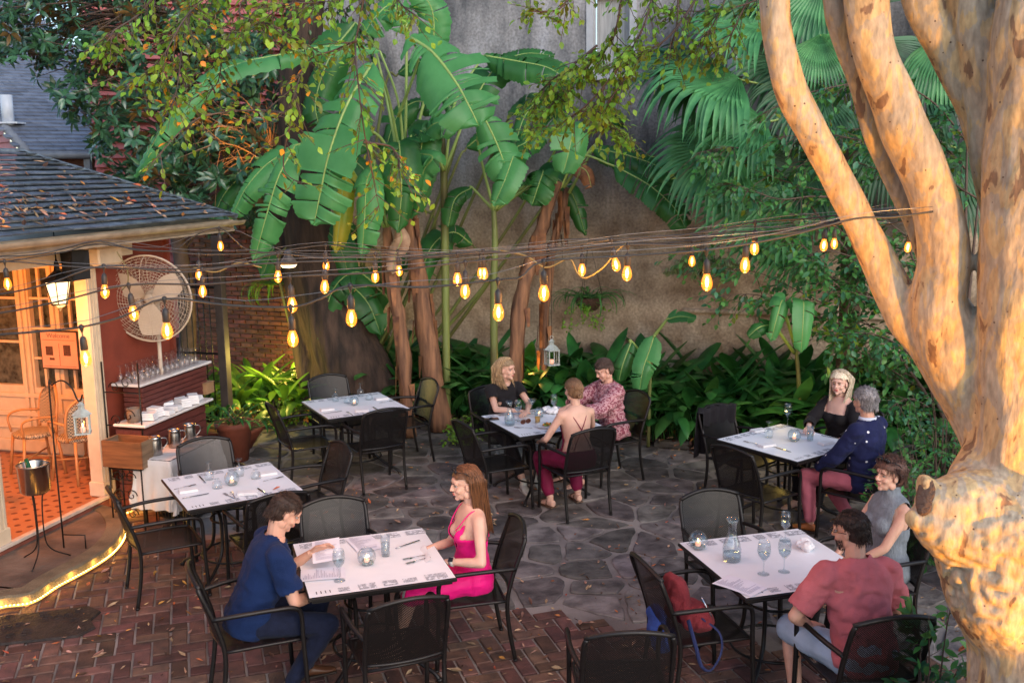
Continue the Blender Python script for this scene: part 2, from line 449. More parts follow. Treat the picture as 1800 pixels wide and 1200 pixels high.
sx = N.new("ShaderNodeSeparateXYZ"); L.new(tc.outputs["Object"], sx.inputs[0])
ad = N.new("ShaderNodeMath"); ad.operation = 'MULTIPLY_ADD'; ad.inputs[1].default_value = 1.4; L.new(n1.outputs["Fac"], ad.inputs[0]); L.new(sx.outputs["Z"], ad.inputs[2])
mr = N.new("ShaderNodeMapRange"); mr.inputs["From Min"].default_value = 2.9; mr.inputs["From Max"].default_value = 4.1; L.new(ad.outputs[0], mr.inputs[0])
mx = N.new("ShaderNodeMixRGB"); L.new(mr.outputs[0], mx.inputs[0]); L.new(r2.outputs[0], mx.inputs[1]); L.new(r1.outputs[0], mx.inputs[2])
n3 = N.new("ShaderNodeTexNoise"); n3.inputs["Scale"].default_value = 30; n3.inputs["Detail"].default_value = 8; L.new(tc.outputs["Object"], n3.inputs["Vector"])
m3 = N.new("ShaderNodeMixRGB"); m3.blend_type = 'OVERLAY'; m3.inputs[0].default_value = .75; L.new(mx.outputs[0], m3.inputs[1]); L.new(n3.outputs["Fac"], m3.inputs[2]); L.new(m3.outputs[0], b.inputs["Base Color"])
bp = N.new("ShaderNodeBump"); bp.inputs["Strength"].default_value = .7; bp.inputs["Distance"].default_value = .03; L.new(n2.outputs["Fac"], bp.inputs["Height"]); 
bp2 = N.new("ShaderNodeBump"); bp2.inputs["Strength"].default_value = .5; bp2.inputs["Distance"].default_value = .01; L.new(n3.outputs["Fac"], bp2.inputs["Height"]); L.new(bp.outputs[0], bp2.inputs["Normal"]); L.new(bp2.outputs[0], b.inputs["Normal"])
xl = onplane(552, 400, WM).x
pw = empty('plaster_wall', WM.translation, -atan2(.38, 1), 'tall stained grey and tan plaster wall behind the banana plants', 'wall')
# wall outline as an irregular slab with window openings left as reveals
mb = MB(); wins = [(onplane(1032, 0, WM), onplane(1118, 138, WM)), (onplane(1283, -20, WM), onplane(1395, 130, WM))]
zs_ = [0]; xs = sorted([xl]+[w_[0].x for w_ in wins]+[w_[1].x for w_ in wins]+[12.0]); ztop = 7.5
def wallbox(x0, x1, z0, z1): mb.box(((x0+x1)/2, .2, (z0+z1)/2), (x1-x0, .4, z1-z0))
cur = xl
for a, bq in wins:
    wallbox(cur, a.x, 0, ztop); zb = bq.z; wallbox(a.x, bq.x, 0, zb); wallbox(a.x, bq.x, zb+2.2, ztop); cur = bq.x
wallbox(cur, 12, 0, ztop); mb.build('wall', plaster, pw)
xg = onplane(1200, 545, WM); mb = MB(); mb.box(((xg.x+12)/2, -.03, xg.z), (12-xg.x, .07, .06), bev=.02); mb.build('ledge', plaster, pw)
whitep = pm('white_paint', (.46,.47,.50), .55, var=.12, scale=12, bump=.3)
for a, bq in wins:
    W_ = bq.x-a.x; zb = bq.z; cx = (a.x+bq.x)/2
    mb = MB(); 
    for (dx) in (-W_/2+.04, W_/2-.04): mb.box((cx+dx, .05, zb+1.1), (.09, .14, 2.2))
    mb.box((cx, .02, zb+.03), (W_+.1, .2, .07)); mb.box((cx, .05, zb+2.16), (W_, .14, .08)); mb.box((cx, .09, zb+1.05), (W_-.16, .06, .06))
    f = mb.build('window', whitep, pw)
    mb = MB(); mb.box((cx, .16, zb+1.1), (W_-.18, .03, 2.1)); mb.build('shutter', pm('shut', (.42,.42,.42), .6, var=.3, scale=4, stretch=(14,1,1)), f)
# brick wall
bw0 = onplane(372, 500, WM).x - .6; bl = empty('brick_wall', WM.translation, -atan2(.38, 1), 'old red brick wall with pale mortar behind the lit plants', 'wall')
mb = MB(); mb.box(((bw0+xl)/2-.0, .2, 2.1), (xl-bw0-.01, .34, 4.2)); mb.build('mortar', pm('bmortar', (.30,.24,.19), .95, var=.4, scale=10, bump=.8), bl)
mb = MB(); R = random.Random(4)
for r_ in range(58):
    x = bw0 + (.11 if r_ % 2 else 0)
    while x < xl-.05:
        l = min(.205, xl-x-.01)
        if l > .05: mb.box((x+l/2, .012+R.gauss(0,.003), .03+r_*.0735), (l-.012, .05, .058), bev=.006)
        x += .218
mb.build('bricks', pm('wbrick', (.22,.085,.055), .85, var=.5, scale=8, bump=.8, isl=.35, hue=.02, col2=(.10,.05,.045)), bl, kind='stuff')

# ================================================================ the pink house beyond
A = at(48, 266, 17); D = (at(-8, 203, 18.2)-A).normalized(); E = (at(330, 262, 18.5)-A); E.z = 0; LE = E.length; E.normalize()
ph = empty('pink_house', A, 0, 'pink clapboard house with a grey slate roof beyond the pavilion', 'house'); R = random.Random(12)
mb = MB(); nr = E.cross(D).normalized()
if nr.z < 0: nr = -nr
for r_ in range(64):
    x = -(.15 if r_ % 2 else 0)
    while x < LE:
        p = E*x + D*(r_*.19); q = E*.31; d = D*.22; th = nr*(.03)
        x0 = p + th; mb.add([x0, x0+q*.97, x0+q*.97+d-th*.8, x0+d-th*.8, p, p+q*.97, p+q*.97+d-th, p+d-th], [(0,1,2,3),(0,4,5,1),(1,5,6,2),(3,0,4,7)]); x += .31
mb.build('roof', pm('slate_far', (.20,.22,.27), .5, var=.3, scale=6, isl=.22), ph, )
pink = pm('pink_board', (.55,.17,.16), .6, var=.2, scale=6, bump=.2)
def boards(p, ex, h, n_, mb, th=.03, L_=None):
    for k in range(n_):
        z0 = k*h; o = Vector((-ex.y, ex.x, 0))*th*-1
        a = p+Vector((0,0,z0)); l = L_(z0) if L_ else 1
        if l <= 0: continue
        mb.add([a+o*1.0, a+ex*l+o*1.0, a+ex*l+Vector((0,0,h)), a+Vector((0,0,h)), a, a+ex*l], [(0,1,2,3),(0,4,5,1)])
mb = MB(); ex = Vector((D.x, D.y, 0)).normalized(); sl_ = D.z/Vector((D.x, D.y)).length
vs_ = []
for k in range(18):     # gable boards under the rake: each starts at the corner and stops at the rake
    z0 = -1.9+k*.13; z1 = z0+.13; s0 = max(0, z0/sl_); o = Vector((-ex.y, ex.x, 0)); o = o if o.y < 0 else -o
    o = o*.03
    a = ex*max(0, (z1/sl_)+.05) + Vector((0,0,z0)); bq = ex*6+Vector((0,0,z0)); up = Vector((0,0,.13))
    mb.add([a+o, bq+o, bq+up, a+up, a, bq], [(0,1,2,3),(0,4,5,1)])
mb.build('gable', pink, ph)
mb = MB(); mb.tube([Vector((0,0,-.02)), D*7.5+Vector((0,0,-.02))], .075, 6); mb.build('verge', whitep if False else pm('gut', (.22,.24,.28), .4, var=.2), ph)
mb = MB(); g0 = Vector((0,0,-.06)); mb.tube([g0, g0+E*LE], .07, 8); 
for x in (.9, 2.3): mb.box(tuple(E*x+Vector((0,.1,-.7))), (.1, .1, 1.3))
mb.build('gutter', pm('gut', (.22,.24,.28), .4, var=.2), ph)
mb = MB(); mb.box(tuple(E*(LE/2)+Vector((0,.5,-1.9))), (LE, .2, 3.6), rz=atan2(E.y, E.x)); mb.build('wall', pm('dkbrick', (.16,.07,.05), .9, var=.4), ph)
mb = MB(); v0 = at(13, 196, 17.9)-A; mb.lathe([(.10,-.25),(.10,.28),(.085,.28),(.085,.0)], 14, tuple(v0)); mb.box(tuple(v0+Vector((.02,0,-.2))), (.42,.32,.03))
mb.build('vent_pipe', pm('ventm', (.62,.66,.72), .4, var=.1), ph)
# pink wall further right, seen through the leaves
a, bq = at(175, 360, 16.3), at(600, 360, 16.9); ph2 = empty('pink_outbuilding', a, 0, 'pink clapboard wall showing through the magnolia leaves', 'building')
ex = Vector((bq.x-a.x, bq.y-a.y, 0)).normalized(); mb = MB()
boards(Vector((0,0,-2.2)), ex*(bq-a).length, .14, 58, mb); mb.build('wall', pink, ph2)
ph2.location = a
mb = MB(); q = onplane(395, 60, WM, 1.2); fz = WM @ Vector((q.x-.75, 1.2, 0)); ft = empty('wooden_fence', fz, -.36, 'short grey wooden fence with an orange lit top above the brick wall', 'fence'); R = random.Random(5)
for i in range(9): mb.box((i*.15, 0, q.z-1.2), (.13, .03, 3.2+R.uniform(-.05,.05)))
mb.box((.6, -.03, q.z+.15), (1.4, .04, .09)); mb.build('boards', pm('fencew', (.20,.16,.14), .8, var=.4, scale=5, stretch=(3,3,.4), isl=.2), ft)
# ================================================================ the pavilion
pav = empty('pavilion', P0, PR, 'cream pavilion with a leaf strewn slate roof and a red side wall', 'pavilion')
cream = pm('cream', (.62,.50,.36), .5, var=.12, scale=10, bump=.2, bscale=30)
redw = pm('redwall', (.23,.045,.024), .7, var=.25, scale=4, bump=.2)
tilem = bpy.data.materials.new('tile_floor'); tilem.use_nodes = True; t = tilem.node_tree; N = t.nodes; L = t.links; b = N["Principled BSDF"]; b.inputs["Roughness"].default_value = .35
tc = N.new("ShaderNodeTexCoord"); ck = N.new("ShaderNodeTexVoronoi"); ck.inputs["Scale"].default_value = 7.5; ck.inputs["Randomness"].default_value = 0; L.new(tc.outputs["Object"], ck.inputs["Vector"])
r1 = N.new("ShaderNodeValToRGB"); r1.color_ramp.interpolation = 'CONSTANT'; r1.color_ramp.elements[0].color = (.12,.035,.02,1); r1.color_ramp.elements[1].position = .22; r1.color_ramp.elements[1].color = (.36,.15,.07,1)
L.new(ck.outputs["Distance"], r1.inputs[0]); L.new(r1.outputs[0], b.inputs["Base Color"])
mb = MB(); mb.box((-1.3, -1.5, .07), (2.6, 5.4, .14)); mb.build('floor', tilem, pav)
mb = MB(); mb.box((.022, -1.6, .145), (.06, 3.1, .035), bev=.005); mb.build('sill', pm('sillw', (.55,.47,.4), .6), pav)
mb = MB(); mb.box((.02, -1.6, .06), (.04, 3.1, .12)); mb.build('plinth', pm('plinthm', (.20,.06,.04), .8, var=.4, bump=.5), pav)
for y in (-1.42, .0):
    mb = MB(); mb.box((-.06, y, 1.32), (.14, .15, 2.35), bev=.006); mb.box((-.06, y, .22), (.17, .18, .15), bev=.008); mb.box((-.06, y, 2.46), (.18, .19, .06), bev=.01)
    for dy in (-.045, .0, .045): mb.box((.014, y+dy, 1.3), (.01, .022, 2.1), bev=.003)
    mb.build('post', cream, pav)
mb = MB(); mb.box((-.06, -1.3, 2.58), (.16, 3.9, .22)); mb.box((.03, -1.0, 2.66), (.04, 3.4, .06)); mb.build('beam', cream, pav)
mb = MB()   # curved bracket at the corner
mb.box((.08, .15, 2.50), (.12, .36, .2), bev=.03); mb.build('bracket', cream, pav)
mb = MB(); mb.box((-.10, .70, 1.33), (.10, 1.25, 2.5)); mb.box((-.03, 1.3, 1.33), (.05, .05, 2.5)); mb.build('side_wall', redw, pav)
mb = MB(); mb.box((-.165, .60, 1.35), (.012, 1.04, 2.45)); mb.build('lining', cream, pav)
mb = MB(); mb.box((-2.45, -1.2, 1.4), (.08, 4.9, 2.6)); mb.build('rear_wall', cream, pav)
mb = MB(); mb.box((-1.3, -1.2, 2.64), (2.5, 5.0, .04)); mb.build('ceiling', cream, pav)
# end wall with french doors
YW = 1.10
def lx(px, py=600): return onplane(px, py, PM, YW, 1)
EW = MB()
g_top, g_bot = lx(100, 472).z, lx(100, 683).z
openings = [(lx(-90).x, lx(33).x, g_bot+.02, 2.42), (lx(56).x, lx(91).x, g_bot, g_top), (lx(107).x, lx(142).x, g_bot, g_top)]
x0 = -2.41; top = 2.62
def wb(a, bq, z0, z1):
    if bq-a > .002 and z1-z0 > .002: EW.box(((a+bq)/2, YW+.05, (z0+z1)/2), (bq-a, .09, z1-z0))
cur = x0
for (a, bq, z0, z1) in openings:
    wb(cur, a, .15, top); wb(a, bq, .15, z0); wb(a, bq, z1, top); cur = bq
wb(cur, -.16, .15, top)
EW.build('end_wall', cream, pav)
mb = MB()
for z, d in ((.24, .14), (.45, .03), (.62, .03), (g_bot-.09, .05), (g_bot-.32, .03), (2.5, .10)): mb.box((-1.3, YW-.014, z), (2.2, .028, d), bev=.006)
for px_ in (40, 50, 98, 150): mb.box((lx(px_).x, YW-.012, 1.4), (.045, .024, 2.3), bev=.006)
mb.build('moulding', cream, pav)
gl_dark = pm('night_glass', (.015,.02,.018), .06, var=.6, scale=14, col2=(.09,.10,.085), spec=.8)
for k, (a, bq, z0, z1) in enumerate(openings):
    mb = MB(); W_ = bq-a; H_ = z1-z0; rows = 4 if k else 3; cols = 2
    for i in range(1, cols): mb.box((a+W_*i/cols, YW+.03, (z0+z1)/2), (.028, .03, H_))
    for j in range(1, rows): mb.box(((a+bq)/2, YW+.033, z0+H_*j/rows), (W_, .03, .026))
    o = mb.build('window' if k == 0 else 'door_window', cream, pav)
    mb = MB(); mb.box(((a+bq)/2, YW+.075, (z0+z1)/2), (W_+.02, .01, H_+.02)); mb.build('pane', gl_dark, o)
# slate roof
R = random.Random(21); mb = MB(); EZ = 2.76; tan_p = .73/1.535; XE, YE = .38, 2.10; rows = 15; run = 1.535; st = run/rows
def slope_tile(o, along, up, w_, h_, th):
    nrm = along.cross(up).normalized(); nrm = nrm if nrm.z > 0 else -nrm
    a = o+nrm*(th+.018); q = a+up*h_-nrm*(th+.014)
    k_ = a-nrm*th*.42; j_ = a+up*h_*.45-nrm*th*.55; mb.add([a, a+along*w_, q+along*w_, q, k_, k_+along*w_, j_, j_+along*w_], [(0,1,2,3),(0,4,5,1),(4,6,7,5),(0,3,6,4),(1,5,7,2)])
for r_ in range(rows):
    e = r_*st; up = Vector((-1, 0, tan_p)).normalized(); y = -5.0 + R.uniform(0, .2); ymax = YE-e; wd = 0
    while y < ymax:
        wd = R.choice((.17, .2, .23, .26)); wd = min(wd, ymax-y)
        if wd > .02: slope_tile(Vector((XE-e+R.gauss(0,.004), y, EZ+e*tan_p)), Vector((0,1,0)), up, wd-.005, st*1.6, .030+R.uniform(0,.010))
        y += wd+1e-4
    up = Vector((0, -1, tan_p)).normalized(); x = -2.69+e
    while x < XE-e:
        wd = min(R.choice((.17,.2,.23)), XE-e-x)
        if wd > .02: slope_tile(Vector((x, YE-e, EZ+e*tan_p)), Vector((1,0,0)), up, wd-.005, st*1.6, .014)
        x += wd+1e-4
mb.build('roof', pm('slate_roof', (.15,.185,.225), .5, var=.4, scale=9, bump=.8, isl=.3, col2=(.085,.10,.125), hue=.02), pav)
mb = MB(); mb.tube([(XE-run, -5, EZ+.75), (XE-run, YE-run, EZ+.75), (XE, YE, EZ+.02)], .035, 6); mb.build('ridge_cap', MATS['slate_roof'], pav)
gutm = pm('gutterm', (.42,.33,.24), .6, var=.35, scale=6, bump=.3)
mb = MB(); mb.box((XE-.07, -1.5, EZ-.075), (.03, 7.1, .13)); mb.box((-1.15, YE-.05, EZ-.075), (3.0, .03, .13)); mb.box((.12, -1.5, EZ-.13), (.5, 7.1, .02))
mb.box((-1.15, 1.6, EZ-.13), (3.0, .95, .02)); mb.build('soffit', gutm, pav)
mb = MB()   # half-round gutter
prof = [(.055*cos(a), .055*sin(a)) for a in [pi+pi*k/8 for k in range(9)]]
for ya, yb in ((-5, YE+.06),):
    vs = [(XE+.02+p[0], ya, EZ-.02+p[1]) for p in prof]+[(XE+.02+p[0], yb, EZ-.02+p[1]) for p in prof]+[(XE+.02+p[0]*.9, ya, EZ-.02+p[1]*.9) for p in prof]+[(XE+.02+p[0]*.9, yb, EZ-.02+p[1]*.9) for p in prof]
    mb.add(vs, [(k, k+1, 9+k+1, 9+k) for k in range(8)]+[(18+k, 27+k, 27+k+1, 18+k+1) for k in range(8)]+[(0,9,27,18),(8,26,35,17)], smooth=False)
mb.build('gutter', gutm, pav)
# roof leaves
def dry_leaf(mb, p, s_, R, nrm=None, mi=0):
    A_ = R.uniform(0, 6.28); T = Matrix.Translation(p) @ ((nrm.to_track_quat('Z','Y').to_matrix().to_4x4()) if nrm is not None else Matrix.Identity(4)) @ Matrix.Rotation(A_, 4, 'Z') @ Matrix.Rotation(R.gauss(0,.3), 4, 'X') @ Matrix.Rotation(R.gauss(0,.3), 4, 'Y')
    c = R.uniform(.1, .5)*s_; w_ = s_*R.uniform(.3, .45)
    vs = [(-s_, 0, c*.6), (-s_*.3, -w_, c), (-s_*.3, 0, 0), (-s_*.3, w_, c*.9), (s_*.4, -w_*.8, c*.7), (s_*.4, 0, .0), (s_*.4, w_*.8, c), (s_*1.1, 0, c*.8), (s_*1.45, .05*s_, c*.6)]
    mb.add(vs, [(0,1,2),(0,2,3),(1,4,5,2),(2,5,6,3),(4,7,5),(5,7,6),(7,8,5)], mi, False, T)
dryA = pm('dry_tan', (.42,.25,.16), .7, var=.4, scale=30, isl=.5, hue=.03)
dryB = pm('dry_orange', (.55,.20,.06), .65, var=.4, scale=30, isl=.4, hue=.03)
dryC = pm('dry_brown', (.13,.06,.035), .8, var=.5, scale=30, isl=.5)
R = random.Random(33); mb = MB(); nr = Vector((tan_p, 0, 1)).normalized()
for k in range(330):
    e = R.uniform(.05, 1.5); y = R.uniform(-3.4, YE-e-.05)
    if R.random() < .65: cc = R.choice(((.35,-1.1),(.55,-.6),(.3,-.3),(.9,-1.4),(.5,.4),(.25,.9),(1.1,-.5),(.2,-1.6))); e = cc[0]+R.gauss(0,.10); y = cc[1]+R.gauss(0,.22)
    if e < .03 or y > YE-e: continue
    dry_leaf(mb, Vector((XE-e, y, EZ+e*tan_p+.055)), R.uniform(.018, .05), R, nr, R.choice((0,0,0,1,2)))
lv = mb.build('roof_leaves', [dryA, dryB, dryC]); lv.matrix_world = PM; tag(lv, kind='stuff')
# light inside, from the ceiling lamps of the room
lamp('room_lamp', 'SPOT', PM @ Vector((-.9, -.9, 2.5)), 130, (1,.27,.035), .12, radians(150), PM @ Vector((-1.5, 1.0, .4)))
lamp('room_lamp', 'SPOT', PM @ Vector((-1.4, -2.6, 2.5)), 60, (1,.28,.04), .12, radians(140), PM @ Vector((-1.7, -1.6, .2)))
# framed notice on the door
q0 = onplane(72, 582, PM, YW-.10, 1); q1 = onplane(140, 648, PM, YW-.10, 1)
nb = empty('notice_board', PM @ Vector(((q0.x+q1.x)/2, YW-.10, (q0.z+q1.z)/2)), PR, 'orange toned notice sheet in a black frame on the french doors', 'notice'); W_, H_ = abs(q1.x-q0.x), .40
mb = MB(); mb.box((0,0,0), (W_+.03,.02,H_+.03)); mb.build('frame', pm('blackm', (.02,.02,.02), .5), nb)
mb = MB(); mb.box((0,-.013,0), (W_,.006,H_)); mb.build('sheet', pm('pinkpaper', (.62,.33,.25), .7, var=.08), nb)
mb = MB(); mb.box((0,-.0175,H_*.28), (W_*.92,.002,.004)); mb.box((0,-.0175,-.05), (.004,.002,H_*.62)); mb.box((0,-.0175,-H_*.45), (W_*.92,.002,.004)); 
mb.box((-W_*.28,-.018,-.01), (W_*.2,.002,.10)); mb.box((W_*.22,-.018,.0), (W_*.2,.002,.12)); mb.box((-W_*.22,-.018,-.10), (W_*.14,.002,.024)); mb.build('print', pm('inkbrown', (.10,.045,.035), .7, var=.5, scale=60), nb)
tx = bpy.data.curves.new('Welcome', 'FONT'); tx.body = 'Welcome'; tx.size = .075; tx.align_x = 'CENTER'; tx.extrude = .001
to = bpy.data.objects.new('tmp', tx); C.objects.link(to); dg = bpy.context.evaluated_depsgraph_get(); tm = bpy.data.meshes.new_from_object(to.evaluated_get(dg)); bpy.data.objects.remove(to)
tm.name = 'lettering'; tm.transform(Matrix.Translation((0,-.0185,H_*.34)) @ Matrix.Rotation(pi/2, 4, 'X')); tm.materials.clear(); tm.materials.append(pm('inkgrey', (.16,.12,.11), .7)); link('lettering', tm, nb)
# hanging lantern
iron = pm('iron', (.025,.022,.02), .45, metal=.6, var=.3, bump=.2)
lc = at(103, 508, 9.0); ln = empty('porch_lantern', lc, PR, 'lit black lantern with white glass hanging from the porch beam', 'lantern')
mb = MB(); mb.lathe([(.005,.27),(.02,.24),(.03,.17),(.135,.085),(.14,.07),(.12,.07),(.02,.09)], 6, smooth=False); mb.tube([(0,0,.25),(0,0,.62)], .006, 6)
for k in range(6): a = 2*pi*k/6; mb.tube([(.115*cos(a),.115*sin(a),.07),(.07*cos(a),.07*sin(a),-.13)], .006, 4)
mb.lathe([(.075,-.13),(.08,-.14),(.02,-.17),(.004,-.2)], 6, smooth=False); mb.build('frame', iron, ln)
mb = MB(); mb.lathe([(.11,.068),(.066,-.128)], 6, smooth=False); mb.build('glass', pm('lglass', (.9,.8,.6), .5, emit=(1,.62,.28), es=1.2), ln)
mb = MB(); mb.ell((0,0,.0), (.03,.03,.045), 8); mb.build('bulb', emat('lbulb', (1,.7,.35), 12), ln)
lamp('lantern_light', 'POINT', lc+Vector((0,0,-.25)), 5, (1,.5,.16), .08)
# loudspeaker
sp = at(133, 465, 9.0); so_ = empty('loudspeaker', sp, PR-.5, 'small black loudspeaker fixed under the porch beam', 'speaker')
mb = MB(); mb.add([(-.10,-.08,-.14),(.10,-.08,-.14),(.13,-.08,.14),(-.13,-.08,.14),(-.06,.1,-.13),(.06,.1,-.13),(.07,.1,.13),(-.07,.1,.13)], [(0,1,2,3),(5,4,7,6),(1,5,6,2),(4,0,3,7),(3,2,6,7),(4,5,1,0)]); mb.build('cabinet', pm('spk', (.018,.018,.02), .35), so_)
mb = MB(); mb.add([(-.09,-.084,-.13),(.09,-.084,-.13),(.12,-.084,.13),(-.12,-.084,.13)], [(0,1,2,3)]); mb.build('grille', pm('spkg', (.01,.01,.01), .8, bump=1, bscale=400), so_)
# ================================================================ tables and chairs
blk = pm('black_metal', (.012,.010,.010), .42, metal=.15, var=.35, scale=25, bump=.15, bscale=200)
def perf(name, ax):
    m = bpy.data.materials.new(name); m.use_nodes = True; t = m.node_tree; N = t.nodes; L = t.links; b = N["Principled BSDF"]
    b.inputs["Base Color"].default_value = (.009,.0075,.0075,1); b.inputs["Roughness"].default_value = .42; b.inputs["Metallic"].default_value = .3
    tc = N.new("ShaderNodeTexCoord"); sp = N.new("ShaderNodeSeparateXYZ"); L.new(tc.outputs["Object"], sp.inputs[0])
    cb = N.new("ShaderNodeCombineXYZ"); L.new(sp.outputs["X"], cb.inputs[0]); L.new(sp.outputs[ax], cb.inputs[1])
    mp = N.new("ShaderNodeMapping"); mp.inputs["Scale"].default_value = (1, 1.15, 1); mp.inputs["Rotation"].default_value = (0,0,pi/4); L.new(cb.outputs[0], mp.inputs[0])
    v = N.new("ShaderNodeTexVoronoi"); v.voronoi_dimensions = '2D'; v.inputs["Scale"].default_value = 105; v.inputs["Randomness"].default_value = 0; L.new(mp.outputs[0], v.inputs["Vector"])
    g = N.new("ShaderNodeMath"); g.operation = 'GREATER_THAN'; g.inputs[1].default_value = .22; L.new(v.outputs["Distance"], g.inputs[0])
    tr = N.new("ShaderNodeBsdfTransparent"); mx = N.new("ShaderNodeMixShader"); L.new(g.outputs[0], mx.inputs[0]); L.new(tr.outputs[0], mx.inputs[1]); L.new(b.outputs[0], mx.inputs[2])
    L.new(mx.outputs[0], N["Material Output"].inputs[0]); return m
perf_b, perf_s = perf('perforated_back', 'Z'), perf('perforated_seat', 'Y')
def make_chair():
    t = empty('patio_chair'); tag(t, 'x', 'chair')
    for sx in (-1, 1):
        mb = MB()
        mb.tube(spline([(sx*.235,-.275,0), (sx*.235,-.235,.24), (sx*.238,-.225,.43), (sx*.24,-.262,.60), (sx*.238,-.335,.80), (sx*.225,-.355,.86)], 5), .0150, 8); mb.lathe([(.016,0),(.016,.015)], 8, (sx*.235,-.275,0))
        mb.build('rear_leg', blk, t)
        mb = MB()
        mb.tube(spline([(sx*.242,-.285,.655), (sx*.275,-.12,.668), (sx*.285,.08,.668), (sx*.28,.19,.655), (sx*.268,.235,.60), (sx*.262,.242,.43), (sx*.262,.262,0)], 6), .0150, 8); mb.lathe([(.016,0),(.016,.015)], 8, (sx*.262,.262,0))
        mb.build('arm_and_front_leg', blk, t)
    mb = MB(); n = 14; vs = []; H = 7
    def bk(x, q):    # back surface
        z = .475 + q*(.385+.045*(1-(x/.235)**2)); y = -.232 - q*.115 - .035*(1-(x/.235)**2); 
        return (x, y, z)
    for j in range(H+1):
        for i in range(n+1): vs.append(bk(-.235+.47*i/n, j/H))
    mb.add(vs, [(j*(n+1)+i, j*(n+1)+i+1, (j+1)*(n+1)+i+1, (j+1)*(n+1)+i) for j in range(H) for i in range(n)], 0, True)
    mb.build('backrest', perf_b, t)
    mb = MB(); mb.tube([bk(-.235+.47*i/n, 1) for i in range(n+1)], .0150, 8); mb.build('top_rail', blk, t)
    mb = MB(); mb.tube([bk(-.235+.47*i/n, 0) for i in range(n+1)], .010, 8); mb.build('lower_rail', blk, t)
    mb = MB(); vs = []; n2 = 12
    for j in range(n2+1):
        for i in range(n2+1):
            x = -.235+.47*i/n2; y = -.215+.455*j/n2
            k = 1-.04*(j/n2 > .9)*abs(2*i/n2-1)
            z = .435 - .022*(1-(x/.235)**2)*(1-((y-.01)/.23)**2) - .03*max(0, (j/n2-.8))*2
            vs.append((x*k, y, z))
    mb.add(vs, [(j*(n2+1)+i, j*(n2+1)+i+1, (j+1)*(n2+1)+i+1, (j+1)*(n2+1)+i) for j in range(n2) for i in range(n2)], 0, True)
    mb.build('seat', perf_s, t)
    mb = MB(); rr = spline([(-.24,-.215,.435),(-.245,.0,.435),(-.242,.2,.43),(-.20,.242,.42),(0,.25,.415),(.20,.242,.42),(.242,.2,.43),(.245,.0,.435),(.24,-.215,.435)], 4)
    mb.tube(rr, .011, 8); mb.tube([(-.24,-.215,.43),(.24,-.215,.43)], .010, 8); mb.tube([(-.25,.235,.40),(-.262,.245,.36)], .008, 6); mb.tube([(.25,.235,.40),(.262,.245,.36)], .008, 6)
    mb.build('seat_frame', blk, t)
    return t
chair0 = make_chair(); ch_used = [False]; CH_G = 'black metal chairs around the courtyard tables'
def chair(x, y, rz, label, group=CH_G):
    o = place(chair0, ch_used[0], (x, y, 0), rz, label, group); ch_used[0] = True; return o
paper = pm('paper', (.82,.84,.88), .55, var=.06, scale=3, bump=.7, bscale=6)
def printmat():
    m = bpy.data.materials.new('line_drawing'); m.use_nodes = True; t = m.node_tree; N = t.nodes; L = t.links; b = N["Principled BSDF"]; b.inputs["Roughness"].default_value = .6
    tc = N.new("ShaderNodeTexCoord"); br = N.new("ShaderNodeTexBrick"); br.inputs["Scale"].default_value = 60; br.inputs["Mortar Size"].default_value = .03; L.new(tc.outputs["Object"], br.inputs["Vector"])
    br.inputs["Color1"].default_value = (.75,.78,.83,1); br.inputs["Color2"].default_value = (.26,.28,.33,1); br.inputs["Mortar"].default_value = (.16,.17,.20,1)
    n = N.new("ShaderNodeTexNoise"); n.inputs["Scale"].default_value = 45; n.inputs["Detail"].default_value = 3; L.new(tc.outputs["Object"], n.inputs["Vector"])
    r = N.new("ShaderNodeValToRGB"); r.color_ramp.elements[0].position = .54; r.color_ramp.elements[1].position = .62; L.new(n.outputs["Fac"], r.inputs[0])
    mx = N.new("ShaderNodeMixRGB"); mx.inputs[2].default_value = (.78,.81,.86,1); L.new(r.outputs[0], mx.inputs[0]); L.new(br.outputs[0], mx.inputs[1]); L.new(mx.outputs[0], b.inputs["Base Color"]); return m
drawm = printmat(); inkm = pm('ink', (.10,.10,.12), .7, var=.3)
TZ = .74
